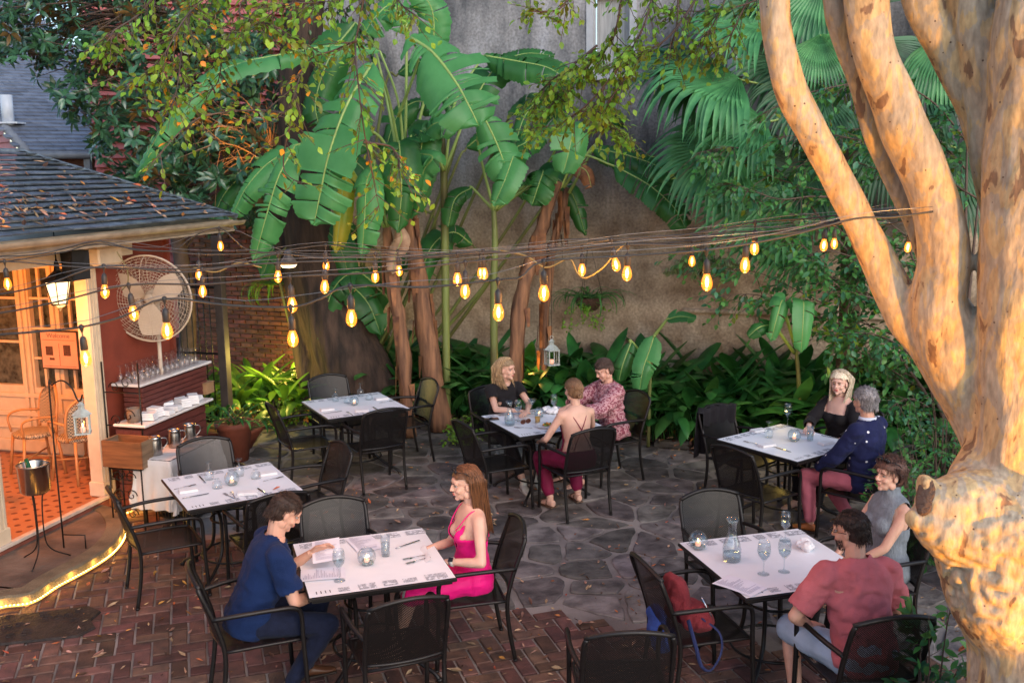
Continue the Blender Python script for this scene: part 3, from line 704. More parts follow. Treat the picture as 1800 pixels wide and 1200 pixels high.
def make_table(w_=.914, d=.936):
    t = empty('square_table'); tag(t, 'x', 'table')
    mb = MB(); mb.box((0,0,TZ-.013), (w_+.012, d+.012, .022), bev=.004); mb.build('tabletop', blk, t)
    mb = MB()
    for s_ in (-1, 1): mb.box((0, s_*(d/2-.03), TZ-.035), (w_-.04, .022, .02)); mb.box((s_*(w_/2-.03), 0, TZ-.035), (.022, d-.04, .02))
    mb.build('frame', blk, t)
    for sx in (-1, 1):
        for sy in (-1, 1):
            mb = MB(); mb.tube(spline([(sx*.33,sy*.33,TZ-.04),(sx*.24,sy*.24,TZ-.07),(sx*.15,sy*.15,TZ-.17),(sx*.13,sy*.13,.42),(sx*.15,sy*.15,.22),(sx*.24,sy*.24,.11),(sx*.33,sy*.33,.05),(sx*.36,sy*.36,.008)], 6), .0145, 8)
            mb.lathe([(.02,0),(.022,.02),(.01,.025)], 8, (sx*.36,sy*.36,0)); mb.build('leg', blk, t)
    mb = MB(); rg = [(.27*cos(2*pi*k/28), .27*sin(2*pi*k/28), .165) for k in range(29)]; mb.tube(rg, .009, 6)
    mb.build('ring', blk, t); mb = MB(); rg = [(.18*cos(2*pi*k/20), .18*sin(2*pi*k/20), .47) for k in range(21)]; mb.tube(rg, .009, 6); mb.build('ring', blk, t)
    # paper placemats laid over the top, with printed drawings along the edges
    mb = MB(); vs = []; n = 12
    for j in range(n+1):
        for i in range(n+1):
            x = (-.5+i/n)*(w_-.004); y = (-.5+j/n)*(d-.004); ed = max(abs(x)/(w_/2), abs(y)/(d/2))
            vs.append((x, y, TZ+.0015+.0012*noise.noise(Vector((x*4, y*4, 2)))+(.001 if ed > .95 else 0)))
    mb.add(vs, [(j*(n+1)+i, j*(n+1)+i+1, (j+1)*(n+1)+i+1, (j+1)*(n+1)+i) for j in range(n) for i in range(n)], 0, True)
    pp = mb.build('paper_cover', paper, t)
    R = random.Random(8); mb = MB(); z = TZ+.0042; mk = MB()
    def edge(y, sgn, flip):
        x = -w_/2+.04
        while x < w_/2-.10:
            l = R.choice((.07,.11,.14,.09)); h = R.choice((.06,.08,.09))
            P = [(x, y-sgn*h/2*1), (x+l, y-sgn*h/2), (x+l, y+sgn*h/2), (x, y+sgn*h/2)]
            if flip: P = [(q, p) for p, q in P]
            pz = [(p[0], p[1], z) for p in P]
            if (sgn < 0) != flip: pz = pz[::-1]
            kind = R.random()
            if kind < .86: mb.add(pz, [(0,1,2,3)])
            else:
                for k in range(4):
                    xx = x+l*(k+.3)/4; q = [(xx, y-.02), (xx+.006, y-.02), (xx+.006, y+.02), (xx, y+.02)]
                    if flip: q = [(b_, a_) for a_, b_ in q]
                    mk.add([(a_, b_, z) for a_, b_ in q], [(0,1,2,3)])
            x += l+R.uniform(.03, .06)
    edge(-d/2+.06, 1, False); edge(d/2-.07, 1, False)
    mb.build('printed_drawings', drawm, pp, kind='stuff'); mk.build('printed_letters', inkm, pp, kind='stuff')
    return t
TB = {'front': (-.951,6.23,.315), 'left': (-2.33,7.891,.53), 'bl': (-1.738,10.667,.50), 'bm': (.278,9.865,.44), 'br': (2.56,8.962,.62), 'fr': (1.687,6.136,.268)}
TD = {'front': 'table of the man in navy and the woman in pink', 'left': 'empty table nearest the serving station', 'bl': 'empty table below the dark leaning tree',
      'bm': 'table of the three women', 'br': 'table of the grey haired man and the blonde', 'fr': 'table of the man in the red t-shirt'}
tb0 = make_table(); used = False
for k, (x, y, a) in TB.items():
    place(tb0, used, (x, y, 0), a, {'front': 'square table with menus between the man in navy and the woman in pink',
     'left': 'square table set with upturned goblets nearest the serving station', 'bl': 'square table set with upturned goblets below the dark leaning tree',
     'bm': 'square table with food and drinks among the three women', 'br': 'square table of the grey haired man and the blonde by the plants',
     'fr': 'square table with a carafe before the man in the red t-shirt'}[k], 'square tables in the courtyard'); used = True
def tl(k, lx_, ly_):
    x, y, a = TB[k]; return Vector((x+lx_*cos(a)-ly_*sin(a), y+lx_*sin(a)+ly_*cos(a), 0))
SIDE = {'W': (-1,0,-pi/2), 'E': (1,0,pi/2), 'S': (0,-1,0), 'N': (0,1,pi)}
def tchair(k, side, dist, label, along=0, turn=0):
    dx, dy, rz = SIDE[side]; a = TB[k][2]
    p = tl(k, dx*dist + (along if dx == 0 else 0), dy*dist + (along if dy == 0 else 0))
    return chair(p.x, p.y, a+rz+turn, label), p, a+rz+turn
CHS = {}
for key, k, s_, d, lab, al, tn in [
    ('f_w','front','W',.76,'black chair holding the man in the navy shirt',-.12,.10),
    ('f_e','front','E',.66,'black chair holding the woman in the pink dress',.0,-.10),
    ('f_n','front','N',.52,'empty black chair behind the table with menus between navy and pink diners',-.12,0),
    ('f_s','front','S',.66,'empty black chair with its back to us between the navy and pink diners',.02,.05),
    ('l_w','left','W',.58,'empty black chair nearest the pavilion landing',-.14,.0),
    ('l_n','left','N',.62,'empty black chair in front of the white serving cloth',.02,0),
    ('l_e','left','E',.66,'empty black chair seen edge on behind the empty chair at the menu table',.12,.05),
    ('l_s','left','S',.56,'empty black chair just behind the head of the man in navy',.12,0),
    ('bl_w','bl','W',.60,'empty black chair beside the terracotta bowl of plants',-.14,0),
    ('bl_n','bl','N',.62,'empty black chair in the shade under the lit yellow green plants',.02,0),
    ('bl_e','bl','E',.60,'empty black chair against the banana trunks',.1,0),
    ('bl_s','bl','S',.62,'empty black chair with its back to us at the table below the leaning tree',-.02,0),
    ('bm_w','bm','W',.60,'empty black chair behind the long haired woman in pink',-.22,.05),
    ('bm_n','bm','N',.72,'black chair holding the blonde woman in the black t-shirt',-.1,0),
    ('bm_e','bm','E',.86,'black chair holding the woman in the patterned blouse',.06,0),
    ('bm_s','bm','S',.70,'black chair holding the bare backed woman',.02,0),
    ('br_n','br','N',.60,'black chair with a dark jacket hung over its back',.04,0),
    ('br_w','br','W',.62,'empty black chair with its back to us before the chair with the jacket',-.18,0),
    ('br_e','br','E',.80,'black chair holding the blonde woman in the black top',.02,0),
    ('br_s','br','S',.72,'black chair holding the grey haired man in the navy sweater',.10,.12),
    ('fr_n','fr','N',.62,'empty black chair behind the candle and the carafe',.02,0),
    ('fr_w','fr','W',.60,'black chair with a red and blue bag on its seat',-.12,0),
    ('fr_e','fr','E',.78,'black chair holding the woman in the grey turtleneck',.12,.0),
    ('fr_s','fr','S',.86,'black chair holding the man in the red t-shirt',.05,-.10)]:
    CHS[key] = tchair(k, s_, d, lab, al, tn)
p = G(1088, 1110, .88); CHS['x'] = (chair(p.x+.04, p.y+.32, radians(2), 'empty black chair cut off at the bottom of the view'), p, 0)

# ================================================================ glasses, candles, cutlery, paper
gls = glassmat('clear_glass'); gls2 = glassmat('thick_glass', (.93,.96,.97), .5, .03); water = glassmat('water', (.80,.86,.88), .6, .0)
steel = pm('steel', (.55,.56,.58), .18, metal=1, var=.15, scale=20)
linen = pm('linen', (.80,.79,.80), .8, var=.06, scale=9, bump=.4, bscale=60)
Zt = TZ+.004
PR_ = {}
def proto(name, cat, build):
    t = empty(name); tag(t, 'x', cat); build(t); PR_[name] = [t, False]
def put(name, px, py, label, group=None, rz=0, z=Zt, sc=1):
    t = PR_[name]; p = G(px, py, z) if py is not None else px
    o = place(t[0], t[1], p, rz, label, group, scale=sc if sc != 1 else None); t[1] = True; return o
def b_goblet_inv(t):
    mb = MB(); mb.lathe([(.036,0),(.040,.02),(.042,.045),(.036,.07),(.018,.085),(.007,.095),(.006,.13),(.008,.138),(.032,.145),(.034,.149),(.030,.150),(.004,.146)], 20); mb.build('glass', gls2, t)
def b_wine(t):
    mb = MB(); mb.lathe([(.036,0),(.034,.003),(.006,.008),(.004,.03),(.004,.075),(.014,.088),(.034,.115),(.041,.145),(.038,.18),(.032,.205),(.0305,.205),(.0365,.18),(.039,.145),(.032,.117),(.012,.092),(.002,.086)], 20); mb.build('glass', gls2, t)
    mb = MB(); mb.lathe([(.002,.089),(.012,.094),(.030,.118),(.034,.130),(.0,.130)], 16); mb.build('water', water, t)
def b_tumbler(t):
    mb = MB(); mb.lathe([(.0,.001),(.027,0),(.029,.01),(.032,.14),(.0305,.14),(.027,.012),(.0,.010)], 18); mb.build('glass', gls2, t)
    mb = MB(); mb.lathe([(0,.013),(.0265,.013),(.0285,.09),(0,.09)], 16); mb.build('water', water, t)
def b_short(t):
    mb = MB(); mb.lathe([(.040,0),(.042,.02),(.036,.05),(.012,.062),(.006,.07),(.022,.074),(.020,.078),(.0,.074)], 18); mb.build('glass', gls2, t)
def b_carafe(t):
    mb = MB(); mb.lathe([(0,.002),(.046,0),(.052,.01),(.053,.07),(.045,.11),(.028,.15),(.022,.18),(.026,.22),(.040,.245),(.038,.245),(.024,.221),(.020,.18),(.026,.149),(.043,.109),(.050,.07),(.049,.012),(0,.008)], 22); mb.build('glass', gls2, t)
    mb = MB(); mb.lathe([(0,.009),(.048,.012),(.049,.045),(0,.045)], 20); mb.build('water', water, t)
def b_bowl(t):
    mb = MB(); pr = [(.030+0*.1,0)]
    for k in range(1, 11):
        a = -pi*.40+pi*.76*k/10; pr.append((.062*cos(a), .058+.062*sin(a)))
    pr += [(r_*.95, z_) for r_, z_ in pr[::-1]]; mb.lathe(pr, 22); mb.build('glass', gls2, t)
    mb = MB(); R = random.Random(2)
    for k in range(26): a = R.uniform(0,6.28); r_ = R.uniform(0,.040); mb.ell((r_*cos(a), r_*sin(a), .012+R.uniform(0,.012)), (.009,.007,.006), 6)
    mb.build('pebbles', pm('pebble', (.25,.33,.30), .3, isl=.5, hue=.1), t, kind='stuff')
    mb = MB(); mb.lathe([(0,.022),(.018,.022),(.018,.042),(.015,.043),(0,.040)], 14); mb.build('candle', pm('wax', (.9,.55,.45), .5, sss=.3, emit=(1,.45,.25), es=.35), t)
    mb = MB(); mb.lathe([(0,.044),(.0045,.050),(.005,.056),(.002,.068),(0,.074)], 8); mb.build('flame', emat('flame', (1,.50,.14), 9), t)
def b_martini(t):
    mb = MB(); mb.lathe([(.034,0),(.005,.005),(.003,.09),(.05,.155),(.052,.157),(.004,.095)], 18); mb.build('glass', gls2, t)
    mb = MB(); mb.lathe([(.002,.094),(.040,.146),(0,.146)], 14); mb.build('drink', water, t)
def b_fork(t):
    mb = MB(); mb.tube([(0,-.09,.003),(0,0,.007),(0,.03,.006)], [.005,.0035,.0035], 6, flat=.4)
    mb.add([(-.009,.03,.005),(.009,.03,.005),(.012,.05,.003),(-.012,.05,.003)], [(0,1,2,3)]); 
    for k in range(4): x = -.0098+k*.0065; mb.box((x, .072, .005), (.003,.045,.002))
    mb.build('fork', steel, t)
def b_knife(t):
    mb = MB(); mb.tube([(0,-.10,.004),(0,0,.005)], .0055, 6, flat=.5); mb.box((0,.055,.004), (.014,.11,.002), bev=.0008); mb.build('knife', steel, t)
def b_napkin(t):
    mb = MB(); R = random.Random(6)
    for k in range(4): mb.box((R.uniform(-.002,.002), R.uniform(-.002,.002), .004+k*.0055), (.085-k*.002, .15-k*.003, .005), bev=.0024)
    mb.build('linen', linen, t)
def b_menu(t):
    mb = MB(); n = 8; vs = []
    for j in range(n+1):
        for i in range(3): vs.append((-.09+.09*i, -.14+.28*j/n, .004+.010*abs(sin(j/n*3.0))*(.4+.3*i)))
    f = [(j*3+i, j*3+i+1, (j+1)*3+i+1, (j+1)*3+i) for j in range(n) for i in range(2)]; mb.add(vs, f, 0, True); o = mb.build('sheet', pm('menu_paper', (.78,.78,.86), .6, var=.04), t)
    mb = MB(); R = random.Random(4)
    for k in range(24):
        y = .12-k*.010; l = R.uniform(.04,.15) if k % 5 else .03; zz = .0055+.010*abs(sin((y+.14)/.28*3.0))*.7
        mb.add([(-.07,y,zz),(-.07+l,y,zz+.002),(-.07+l,y+.003,zz+.002),(-.07,y+.003,zz)], [(0,1,2,3)])
    mb.build('lines_of_print', pm('faintink', (.45,.44,.54), .7), o, kind='stuff')
for nm, ct, f in [('upturned_goblet','goblet',b_goblet_inv),('wine_glass','wine glass',b_wine),('tumbler','glass',b_tumbler),('upturned_glass','glass',b_short),('water_carafe','carafe',b_carafe),
                  ('candle_bowl','candle holder',b_bowl),('martini_glass','cocktail glass',b_martini),('fork','fork',b_fork),('knife','knife',b_knife),('folded_napkin','napkin',b_napkin),('menu','menu',b_menu)]: proto(nm, ct, f)
GG, GC, GN, GK, GF = 'upturned goblets on the set tables', 'glass candle bowls on the tables', 'folded white napkins on the tables', 'knives on the tables', 'forks on the tables'
aL, aB, aM, aR, aF, aX = (TB[k][2] for k in ('left','bl','bm','br','fr','front'))
put('upturned_goblet', 368, 842, 'upturned goblet to the near side of the candle on the table by the serving station', GG)
put('upturned_goblet', 421, 836, 'upturned goblet behind the candle on the table by the serving station', GG)
put('upturned_glass', 382, 857, 'low upturned glass before the goblet on the table by the serving station', 'low upturned glasses')
put('upturned_glass', 450, 840, 'low upturned glass beside the far napkin on the table by the serving station', 'low upturned glasses')
put('candle_bowl', 408, 852, 'lit candle bowl on the empty table nearest the serving station', GC)
put('folded_napkin', 331, 864, 'folded napkin on the corner nearest the landing at the serving station table', GN, aL+1.5)
put('folded_napkin', 471, 834, 'folded napkin with a leaf on it at the serving station table', GN, aL+1.5)
put('folded_napkin', 436, 868, 'folded napkin between knife and forks on the near edge of the serving station table', GN, aL+1.2, sc=(1,1.1,1))
put('knife', 356, 843, 'knife beside the goblet on the far edge of the serving station table', GK, aL)
put('knife', 462, 864, 'knife beside the napkin on the near edge of the serving station table', GK, aL+.1)
put('knife', 343, 872, 'knife below the corner napkin nearest the landing', GK, aL-1.5)
put('fork', 403, 872, 'first of two crossed forks on the near edge of the serving station table', GF, aL+.2)
put('fork', 410, 870, 'second of two crossed forks on the near edge of the serving station table', GF, aL-.1)
put('fork', 480, 842, 'fork beside the napkin carrying a leaf', GF, aL-1.4)
put('fork', 325, 856, 'fork above the corner napkin nearest the landing', GF, aL-1.4)
put('upturned_goblet', 590, 705, 'upturned goblet on the side nearest the lit plants at the table under the leaning tree', GG)
put('upturned_goblet', 634, 696, 'upturned goblet on the far edge of the table under the leaning tree', GG)
put('upturned_glass', 611, 708, 'low upturned glass between goblets at the table under the leaning tree', 'low upturned glasses')
put('upturned_glass', 649, 702, 'low upturned glass beside the far napkin at the table under the leaning tree', 'low upturned glasses')
put('candle_bowl', 623, 712, 'small candle bowl on the table under the leaning tree', GC, sc=.85)
put('folded_napkin', 575, 721, 'folded napkin on the near left place at the table under the leaning tree', GN, aB+1.5)
put('folded_napkin', 671, 702, 'folded napkin on the far place near the banana trunks', GN, aB+1.5)
put('folded_napkin', 637, 723, 'folded napkin on the near edge of the table under the leaning tree', GN, aB+1.2)
put('knife', 584, 725, 'knife below the near left napkin under the leaning tree', GK, aB-1.5)
put('knife', 662, 719, 'knife beside the near napkin under the leaning tree', GK, aB)
put('fork', 615, 727, 'fork beside the near napkin under the leaning tree', GF, aB)
put('fork', 680, 706, 'fork below the far napkin near the banana trunks', GF, aB-1.5)
put('candle_bowl', 645, 992, 'lit candle bowl between the navy shirted man and the woman in pink', GC)
put('tumbler', 678, 976, 'tall glass of water behind the candle at the table with menus', None)
put('wine_glass', 597, 1020, 'stemmed water glass in front of the man in the navy shirt', None)
put('menu', 568, 1010, 'menu lying under a stemmed glass by the man in navy', 'menus on the front table', aX+1.45)
put('menu', 640, 956, 'menu lying behind the candle bowl on the front table', 'menus on the front table', aX+.15)
put('knife', 716, 957, 'knife lying alone in front of the woman in pink', GK, aX-1.1)
put('fork', 732, 979, 'fork nearer the water glass before the woman in pink', GF, aX+1.75)
put('fork', 736, 985, 'fork nearer the camera before the woman in pink', GF, aX+1.9)
put('water_carafe', 896, 747, 'clear water carafe beside the blonde woman at the table of three women', 'water carafes')
put('wine_glass', 911, 738, 'wine glass just behind the carafe at the table of three women', 'stemmed glasses at the table of three women')
put('martini_glass', 935, 727, 'cocktail glass on the far edge of the table of three women')
put('wine_glass', 974, 727, 'wine glass beside the heap of white napkin at the table of three women', 'stemmed glasses at the table of three women')
put('candle_bowl', 948, 733, 'candle bowl in the middle of the table of three women', GC, sc=.9)
put('fork', 920, 752, 'fork on the near corner of the table of three women', GF, aM+.9)
put('upturned_goblet', 1351, 768, 'upturned goblet beside a napkin on the table of the grey haired man', GG)
put('wine_glass', 1384, 748, 'stemmed amber drink nearest the plants on the table of the grey haired man', None, sc=1.1)
put('candle_bowl', 1396, 775, 'lit candle bowl on the table of the grey haired man', GC)
put('tumbler', 1424, 774, 'water tumbler on the table of the grey haired man', None)
put('folded_napkin', 1333, 758, 'folded napkin on the far place by the chair with the jacket', GN, aR+1.4)
put('folded_napkin', 1348, 784, 'folded napkin on the near place by the empty chair', GN, aR+1.4)
put('folded_napkin', 1453, 780, 'folded napkin at the elbow of the grey haired man', GN, aR+1.4)
put('folded_napkin', 1418, 762, 'folded napkin behind the tumbler of the grey haired man', GN, aR)
put('fork', 1322, 779, 'fork beside the near napkin by the empty chair', GF, aR+.1)
put('knife', 1376, 790, 'knife beside the near napkin by the empty chair', GK, aR-.1)
put('knife', 1462, 769, 'knife near the grey haired man', GK, aR+.1)
put('candle_bowl', 1227, 964, 'lit candle bowl on the corner of the table of the man in red', GC, sc=1.05)
put('water_carafe', 1286, 984, 'clear water carafe on the table of the man in red', 'water carafes', sc=1.15)
put('wine_glass', 1342, 1008, 'empty wine glass nearer the carafe at the table of the man in red', 'stemmed glasses by the man in red', sc=1.05)
put('wine_glass', 1378, 1004, 'empty wine glass nearer the crumpled napkin at the table of the man in red', 'stemmed glasses by the man in red', sc=1.05)
put('wine_glass', 1380, 950, 'water glass with a slice of lemon at the table of the man in red', 'stemmed glasses by the man in red')
put('menu', 1300, 1030, 'blank sheet on the near corner of the table of the man in red', None, aF+.5)
# crumpled napkins, plate, phone, sunglasses, drinks
def crumple(px, py, label, s_=1, z=Zt):
    mb = MB(); R = random.Random(px)
    for k in range(9): mb.ell((R.gauss(0,.028)*s_, R.gauss(0,.028)*s_, .018+R.uniform(0,.025)*s_), (R.uniform(.02,.05)*s_, R.uniform(.02,.04)*s_, R.uniform(.012,.03)*s_), 10, R=Matrix.Rotation(R.uniform(0,3),3,'Z')@Matrix.Rotation(R.gauss(0,.5),3,'X'))
    me = remesh(mb.mesh('napkin', linen), .006, 3, warp=lambda v: v+Vector((0,0,1))*.008*noise.noise(v*38), name='crumpled_napkin', mats=[linen])
    o = link('crumpled_napkin', me); o.location = G(px, py, z); tag(o, label, 'napkin', 'crumpled napkins')
crumple(1416, 966, 'crumpled white napkin in front of the man in the red t-shirt', 1.0)
crumple(966, 727, 'heap of crumpled white napkin among the drinks of the three women', 1.25)
pl = empty('dinner_plate', G(960, 750, Zt), 0, 'white plate of orange and green food beside the bare backed woman', 'plate')
mb = MB(); mb.lathe([(0,.004),(.06,.004),(.10,.014),(.115,.02),(.113,.022),(.098,.017),(.06,.009),(0,.009)], 28); mb.build('plate', pm('china', (.8,.8,.82), .2, var=.02), pl)
mb = MB(); R = random.Random(3)
for k in range(26): a = R.uniform(0,6.28); r_ = R.uniform(0,.055); mb.ell((r_*cos(a), r_*sin(a), .016+R.uniform(0,.016)), (R.uniform(.008,.018),R.uniform(.006,.012),.008), 7, mi=R.choice((0,0,0,1)), R=Matrix.Rotation(R.uniform(0,3),3,'Z'))
mb.build('food', [pm('orangefood', (.75,.22,.03), .45, isl=.4, hue=.04), pm('greenfood', (.15,.32,.04), .5, isl=.4)], pl, kind='stuff')
jg = empty('juice_glass', G(945, 743, Zt), 0, 'glass of orange juice beside the plate of food', 'glass')
mb = MB(); mb.lathe([(0,.001),(.026,0),(.032,.12),(.030,.12),(.025,.006),(0,.006)], 18); mb.build('glass', gls2, jg)
mb = MB(); mb.lathe([(0,.007),(.025,.007),(.0275,.065),(0,.065)], 16); mb.build('juice', pm('juice', (.85,.42,.05), .3), jg)
def phone(px, py, label, rz):
    t = empty('mobile_phone', G(px, py, Zt), rz, label, 'phone'); mb = MB(); mb.box((0,0,.006), (.075,.15,.009), bev=.003); mb.build('case', pm('phonec', (.02,.015,.02), .3), t)
    mb = MB(); mb.box((0,0,.0112), (.068,.143,.001)); mb.build('screen', pm('phones', (.01,.012,.015), .08), t)
phone(1467, 1010, 'dark mobile phone hidden partly behind the man in the red t-shirt', aF+.1)
phone(864, 737, 'dark mobile phone by the arm of the blonde in the black t-shirt', aM+1.3)
sg = empty('sunglasses', G(924, 744, Zt), .6, 'tortoiseshell sunglasses folded on the table of the three women', 'sunglasses')
mb = MB()
for s_ in (-1, 1): mb.ell((s_*.032,0,.022), (.028,.004,.021), 14)
mb.build('lens', pm('brownlens', (.10,.03,.015), .1), sg)
mb = MB()
for s_ in (-1, 1):
    mb.tube([(s_*.032+.029*cos(a), -.001, .022+.022*sin(a)) for a in [2*pi*k/16 for k in range(17)]], .003, 6); mb.tube([(s_*.062,0,.03),(s_*.062,.06,.02),(s_*.03,.10,.012)], .003, 6)
mb.tube([(-.006,0,.03),(.006,0,.03)], .003, 6); mb.build('frame', pm('tortoise', (.16,.05,.02), .2), sg)
# ================================================================ people
def ik(a, b, l1, l2, pole):
    a, b, pole = Vector(a), Vector(b), Vector(pole); d = b-a; D = d.length
    D2 = min(D, (l1+l2)*.995); dn = d.normalized(); b2 = a+dn*D2
    x = (l1*l1-l2*l2+D2*D2)/(2*D2); h = sqrt(max(0, l1*l1-x*x)); pn = pole-dn*pole.dot(dn)
    if pn.length < 1e-5: pn = dn.orthogonal()
    return a+dn*x+pn.normalized()*h, b2
def frame(fwd, up):
    y = Vector(fwd).normalized(); z = Vector(up); z = (z-y*z.dot(y)).normalized(); x = y.cross(z)
    return Matrix((x, y, z)).transposed()
def hand_mesh(wrist, dirn, palm_n, side, curl, size=1.0, spread=1.0):
    """palm, four unequal bent fingers and a thumb leaving the side of the palm. palm_n = out of the palm side; side=+1 right hand"""
    Rm = frame(dirn, -Vector(palm_n)); T = Matrix.Translation(wrist) @ Rm.to_4x4() @ Matrix.Scale(size, 4)
    # in hand frame: y along the fingers, -z out of the palm; thumb on the x side
    th = -side   # right hand, palm down (-z), pointing +y: thumb at -x
    mb = MB()
    mb.loft([((0,-.03,0),.024,.019,Matrix.Rotation(-pi/2,3,'X')),((0,0,0),.027,.018,Matrix.Rotation(-pi/2,3,'X')),((0,.03,0),.036,.015,Matrix.Rotation(-pi/2,3,'X')),((0,.065,0),.041,.0135,Matrix.Rotation(-pi/2,3,'X')),((0,.085,-.001),.039,.011,Matrix.Rotation(-pi/2,3,'X'))], 16)
    for k, (x, l) in enumerate([(.030*th, .072), (.0105*th, .080), (-.0095*th, .074), (-.029*th, .058)]):
        p = Vector((x, .078-.006*abs(k-1.2), 0)); a = 0.12; q = p
        ax = (x*1.2)*spread
        for s_, r_, c_ in ((.45,.0092,.55), (.30,.0085,.85), (.25,.0078,.6)):
            d = Vector((ax*(1 if s_ == .45 else .3), cos(a), -sin(a))).normalized(); q2 = q+d*l*s_
            mb.cap(q, q2, r_, r_*.93, 8); q = q2; a += curl*c_
    t0 = Vector((.026*th, .012, -.006)); t1 = t0+Vector((.028*th, .026, -.012)); t2 = t1+Vector((.010*th, .030, -.008-.010*curl)); t3 = t2+Vector((-.002*th, .022, -.006-.008*curl))
    mb.cap(t0, t1, .015, .0115, 8); mb.cap(t1, t2, .0112, .010, 8); mb.cap(t2, t3, .0098, .0085, 8)
    mb.v = [tuple(T @ Vector(p)) for p in mb.v]
    return remesh(mb.mesh('h', []), .0032*size, 2)
def head_blobs(mb, H, m, hs):
    """H: matrix of the head (origin between the ears, +Y face)"""
    E = lambda c, r, n=16: mb.ell(tuple(Vector(c)*hs), tuple(Vector(r)*hs), n, M=H)
    E((0,-.018,.042), (.074,.094,.080)); E((0,.018,-.018), (.060,.068,.078)); E((0,.030,-.060), (.044 if not m else .050,.050,.044)); E((0,.066,-.086), (.019 if not m else .024,.018,.017))
    E((0,.060,.045), (.050,.030,.030))
    for s in (-1, 1):
        E((s*.036,.056,-.022), (.024,.024,.024)); E((s*.030,.072,.030), (.022,.012,.009)); E((s*.050,.0,-.060), (.018,.03,.03))
        E((s*.076,-.004,-.002), (.009,.019,.030)); E((s*.072,.0,-.015), (.008,.010,.016))
    mb.cap(Vector((0,.086,.022))*hs, Vector((0,.104,-.014))*hs, .0075*hs, .011*hs, 10, M=H); E((-.010,.094,-.019), (.008,.009,.007), 8); E((.010,.094,-.019), (.008,.009,.007), 8)
    E((0,.086,-.043), (.022,.0095,.0055), 12); E((0,.084,-.054), (.019,.0095,.006), 12)
SK = {}
def skin(name, c): 
    return pm('skin_'+name, c, .48, var=.12, scale=14, bump=.15, bscale=120, sss=.12, spec=.4)
lipm = pm('lip', (.42,.12,.11), .4, var=.1); eyew = pm('eyewhite', (.42,.39,.37), .3, var=.02); irism = pm('iris', (.03,.02,.015), .1)
def person(label, p, rz, male=False, seat=.46, lean=0, side_lean=0, twist=0, head=(0,0,0), sk=(.62,.36,.26), hands=None, feet=None, scale=1, hips=(0,0),
           top=None, bottom=None, shoes=None, hair=None, brow=(.10,.05,.03), legs_visible=True, poles=None, knees=None, sh_up=0, lips=(.42,.12,.11), beard=None, group=None):
    t = empty('person', p, rz, label, 'person', 'people dining in the courtyard'); m = male
    hs = .97 if m else .93
    pelvis = Vector((hips[0], hips[1]-.07, seat+.095))
    # torso frame: x right, y forward, z up along the spine
    TR = Matrix.Rotation(-twist*.5, 3, 'Z') @ Matrix.Rotation(side_lean, 3, 'Y') @ Matrix.Rotation(-lean, 3, 'X')
    tw = lambda z: Matrix.Rotation(-twist*.5*z/.5, 3, 'Z')
    T = lambda x, y, z: pelvis + TR @ (tw(z) @ Vector((x, y-.10*max(0, z-.3)*(-.3), z)))
    if m: sec = [(-.10,.15,.11,.0),(-.02,.172,.125,.0),(.08,.165,.118,.005),(.18,.155,.112,.008),(.28,.168,.118,.006),(.37,.182,.122,0),(.44,.180,.105,-.008),(.49,.14,.082,-.012),(.525,.085,.062,-.012),(.55,.058,.056,-.008)]
    else: sec = [(-.10,.155,.115,.0),(-.02,.178,.125,.0),(.07,.155,.108,.005),(.16,.126,.092,.006),(.24,.134,.098,.008),(.32,.148,.105,.006),(.39,.152,.092,0),(.44,.138,.078,-.008),(.475,.10,.062,-.010),(.505,.052,.048,-.008)]
    SW_ = .185 if m else .158; SZ = .455 if m else .415; NZ = .55 if m else .505
    def torso(mb, g=0, z0=-1, z1=9):
        ss = [(T(0, y, z), a+g, b+g*1.1, TR @ tw(z)) for (z, a, b, y) in sec if z0 <= z <= z1]
        mb.loft(ss, 24, pw=2.35)
        if not m:
            for s in (-1, 1): mb.ell(T(s*.062, .088, .30), (.056+g,.05+g,.054+g), 14, R=TR)
        for s in (-1, 1): mb.cap(T(s*(SW_-.07), -.012, SZ+.012), T(s*SW_, -.005, SZ), .050+g, (.056 if m else .046)+g)
    shd = {s: T(s*SW_, -.005, SZ+sh_up) for s in (-1, 1)}
    ul, fl = (.295,.26) if m else (.275,.24)
    A = {}
    hands = hands or {}
    for s in (-1, 1):
        h = hands.get(s, {}); w_ = Vector(h.get('w', (s*.2,.28,seat+.20))); pole = h.get('pole', (s*.6,-.5,-.8))
        el, wr = ik(shd[s], w_, ul, fl, pole); A[s] = (el, wr)
    ra, re, rw = (.050,.040,.028) if m else (.041,.033,.0225)
    def arm(mb, s, g=0, upto=2):
        el, wr = A[s]; sh = shd[s]
        if upto <= 1: q = sh.lerp(el, upto); mb.cap(sh, q, ra+g+.003, ra+g-.004*upto)
        else:
            mb.cap(sh, el, ra+g+.002, re+g); mid = el.lerp(wr, .3); f = upto-1; q = el.lerp(wr, f)
            if f > .3: mb.cap(el, mid, re+g, re*1.03+g); mb.cap(mid, q, re*1.03+g, re+(rw-re)*f+g)
            else: mb.cap(el, q, re+g, re+g)
    feet = feet or {}; KN = {}
    tl_, sl_ = (.45,.43) if m else (.42,.41)
    for s in (-1, 1):
        hp = pelvis+Vector((s*.09, .03, -.02)); f = feet.get(s, {}); an = Vector(f.get('a', (s*.12,.42,.085))); kn, an = ik(hp, an, tl_, sl_, f.get('pole', (s*.1,.6,.9))); KN[s] = (hp, kn, an, f)
    def leg(mb, s, g=0, upto=2):
        hp, kn, an, f = KN[s]; k = 1.0 if m else .95
        mb.cap(hp, kn, .082*k+g, .058*k+g); 
        if upto > 1:
            q = an.lerp(kn, 2-upto); mid = kn.lerp(an, .3)
            mb.cap(kn, mid, .055*k+g, .055*k+g); mb.cap(mid, q, .055*k+g, .036*k+g+(2-upto)*.02)
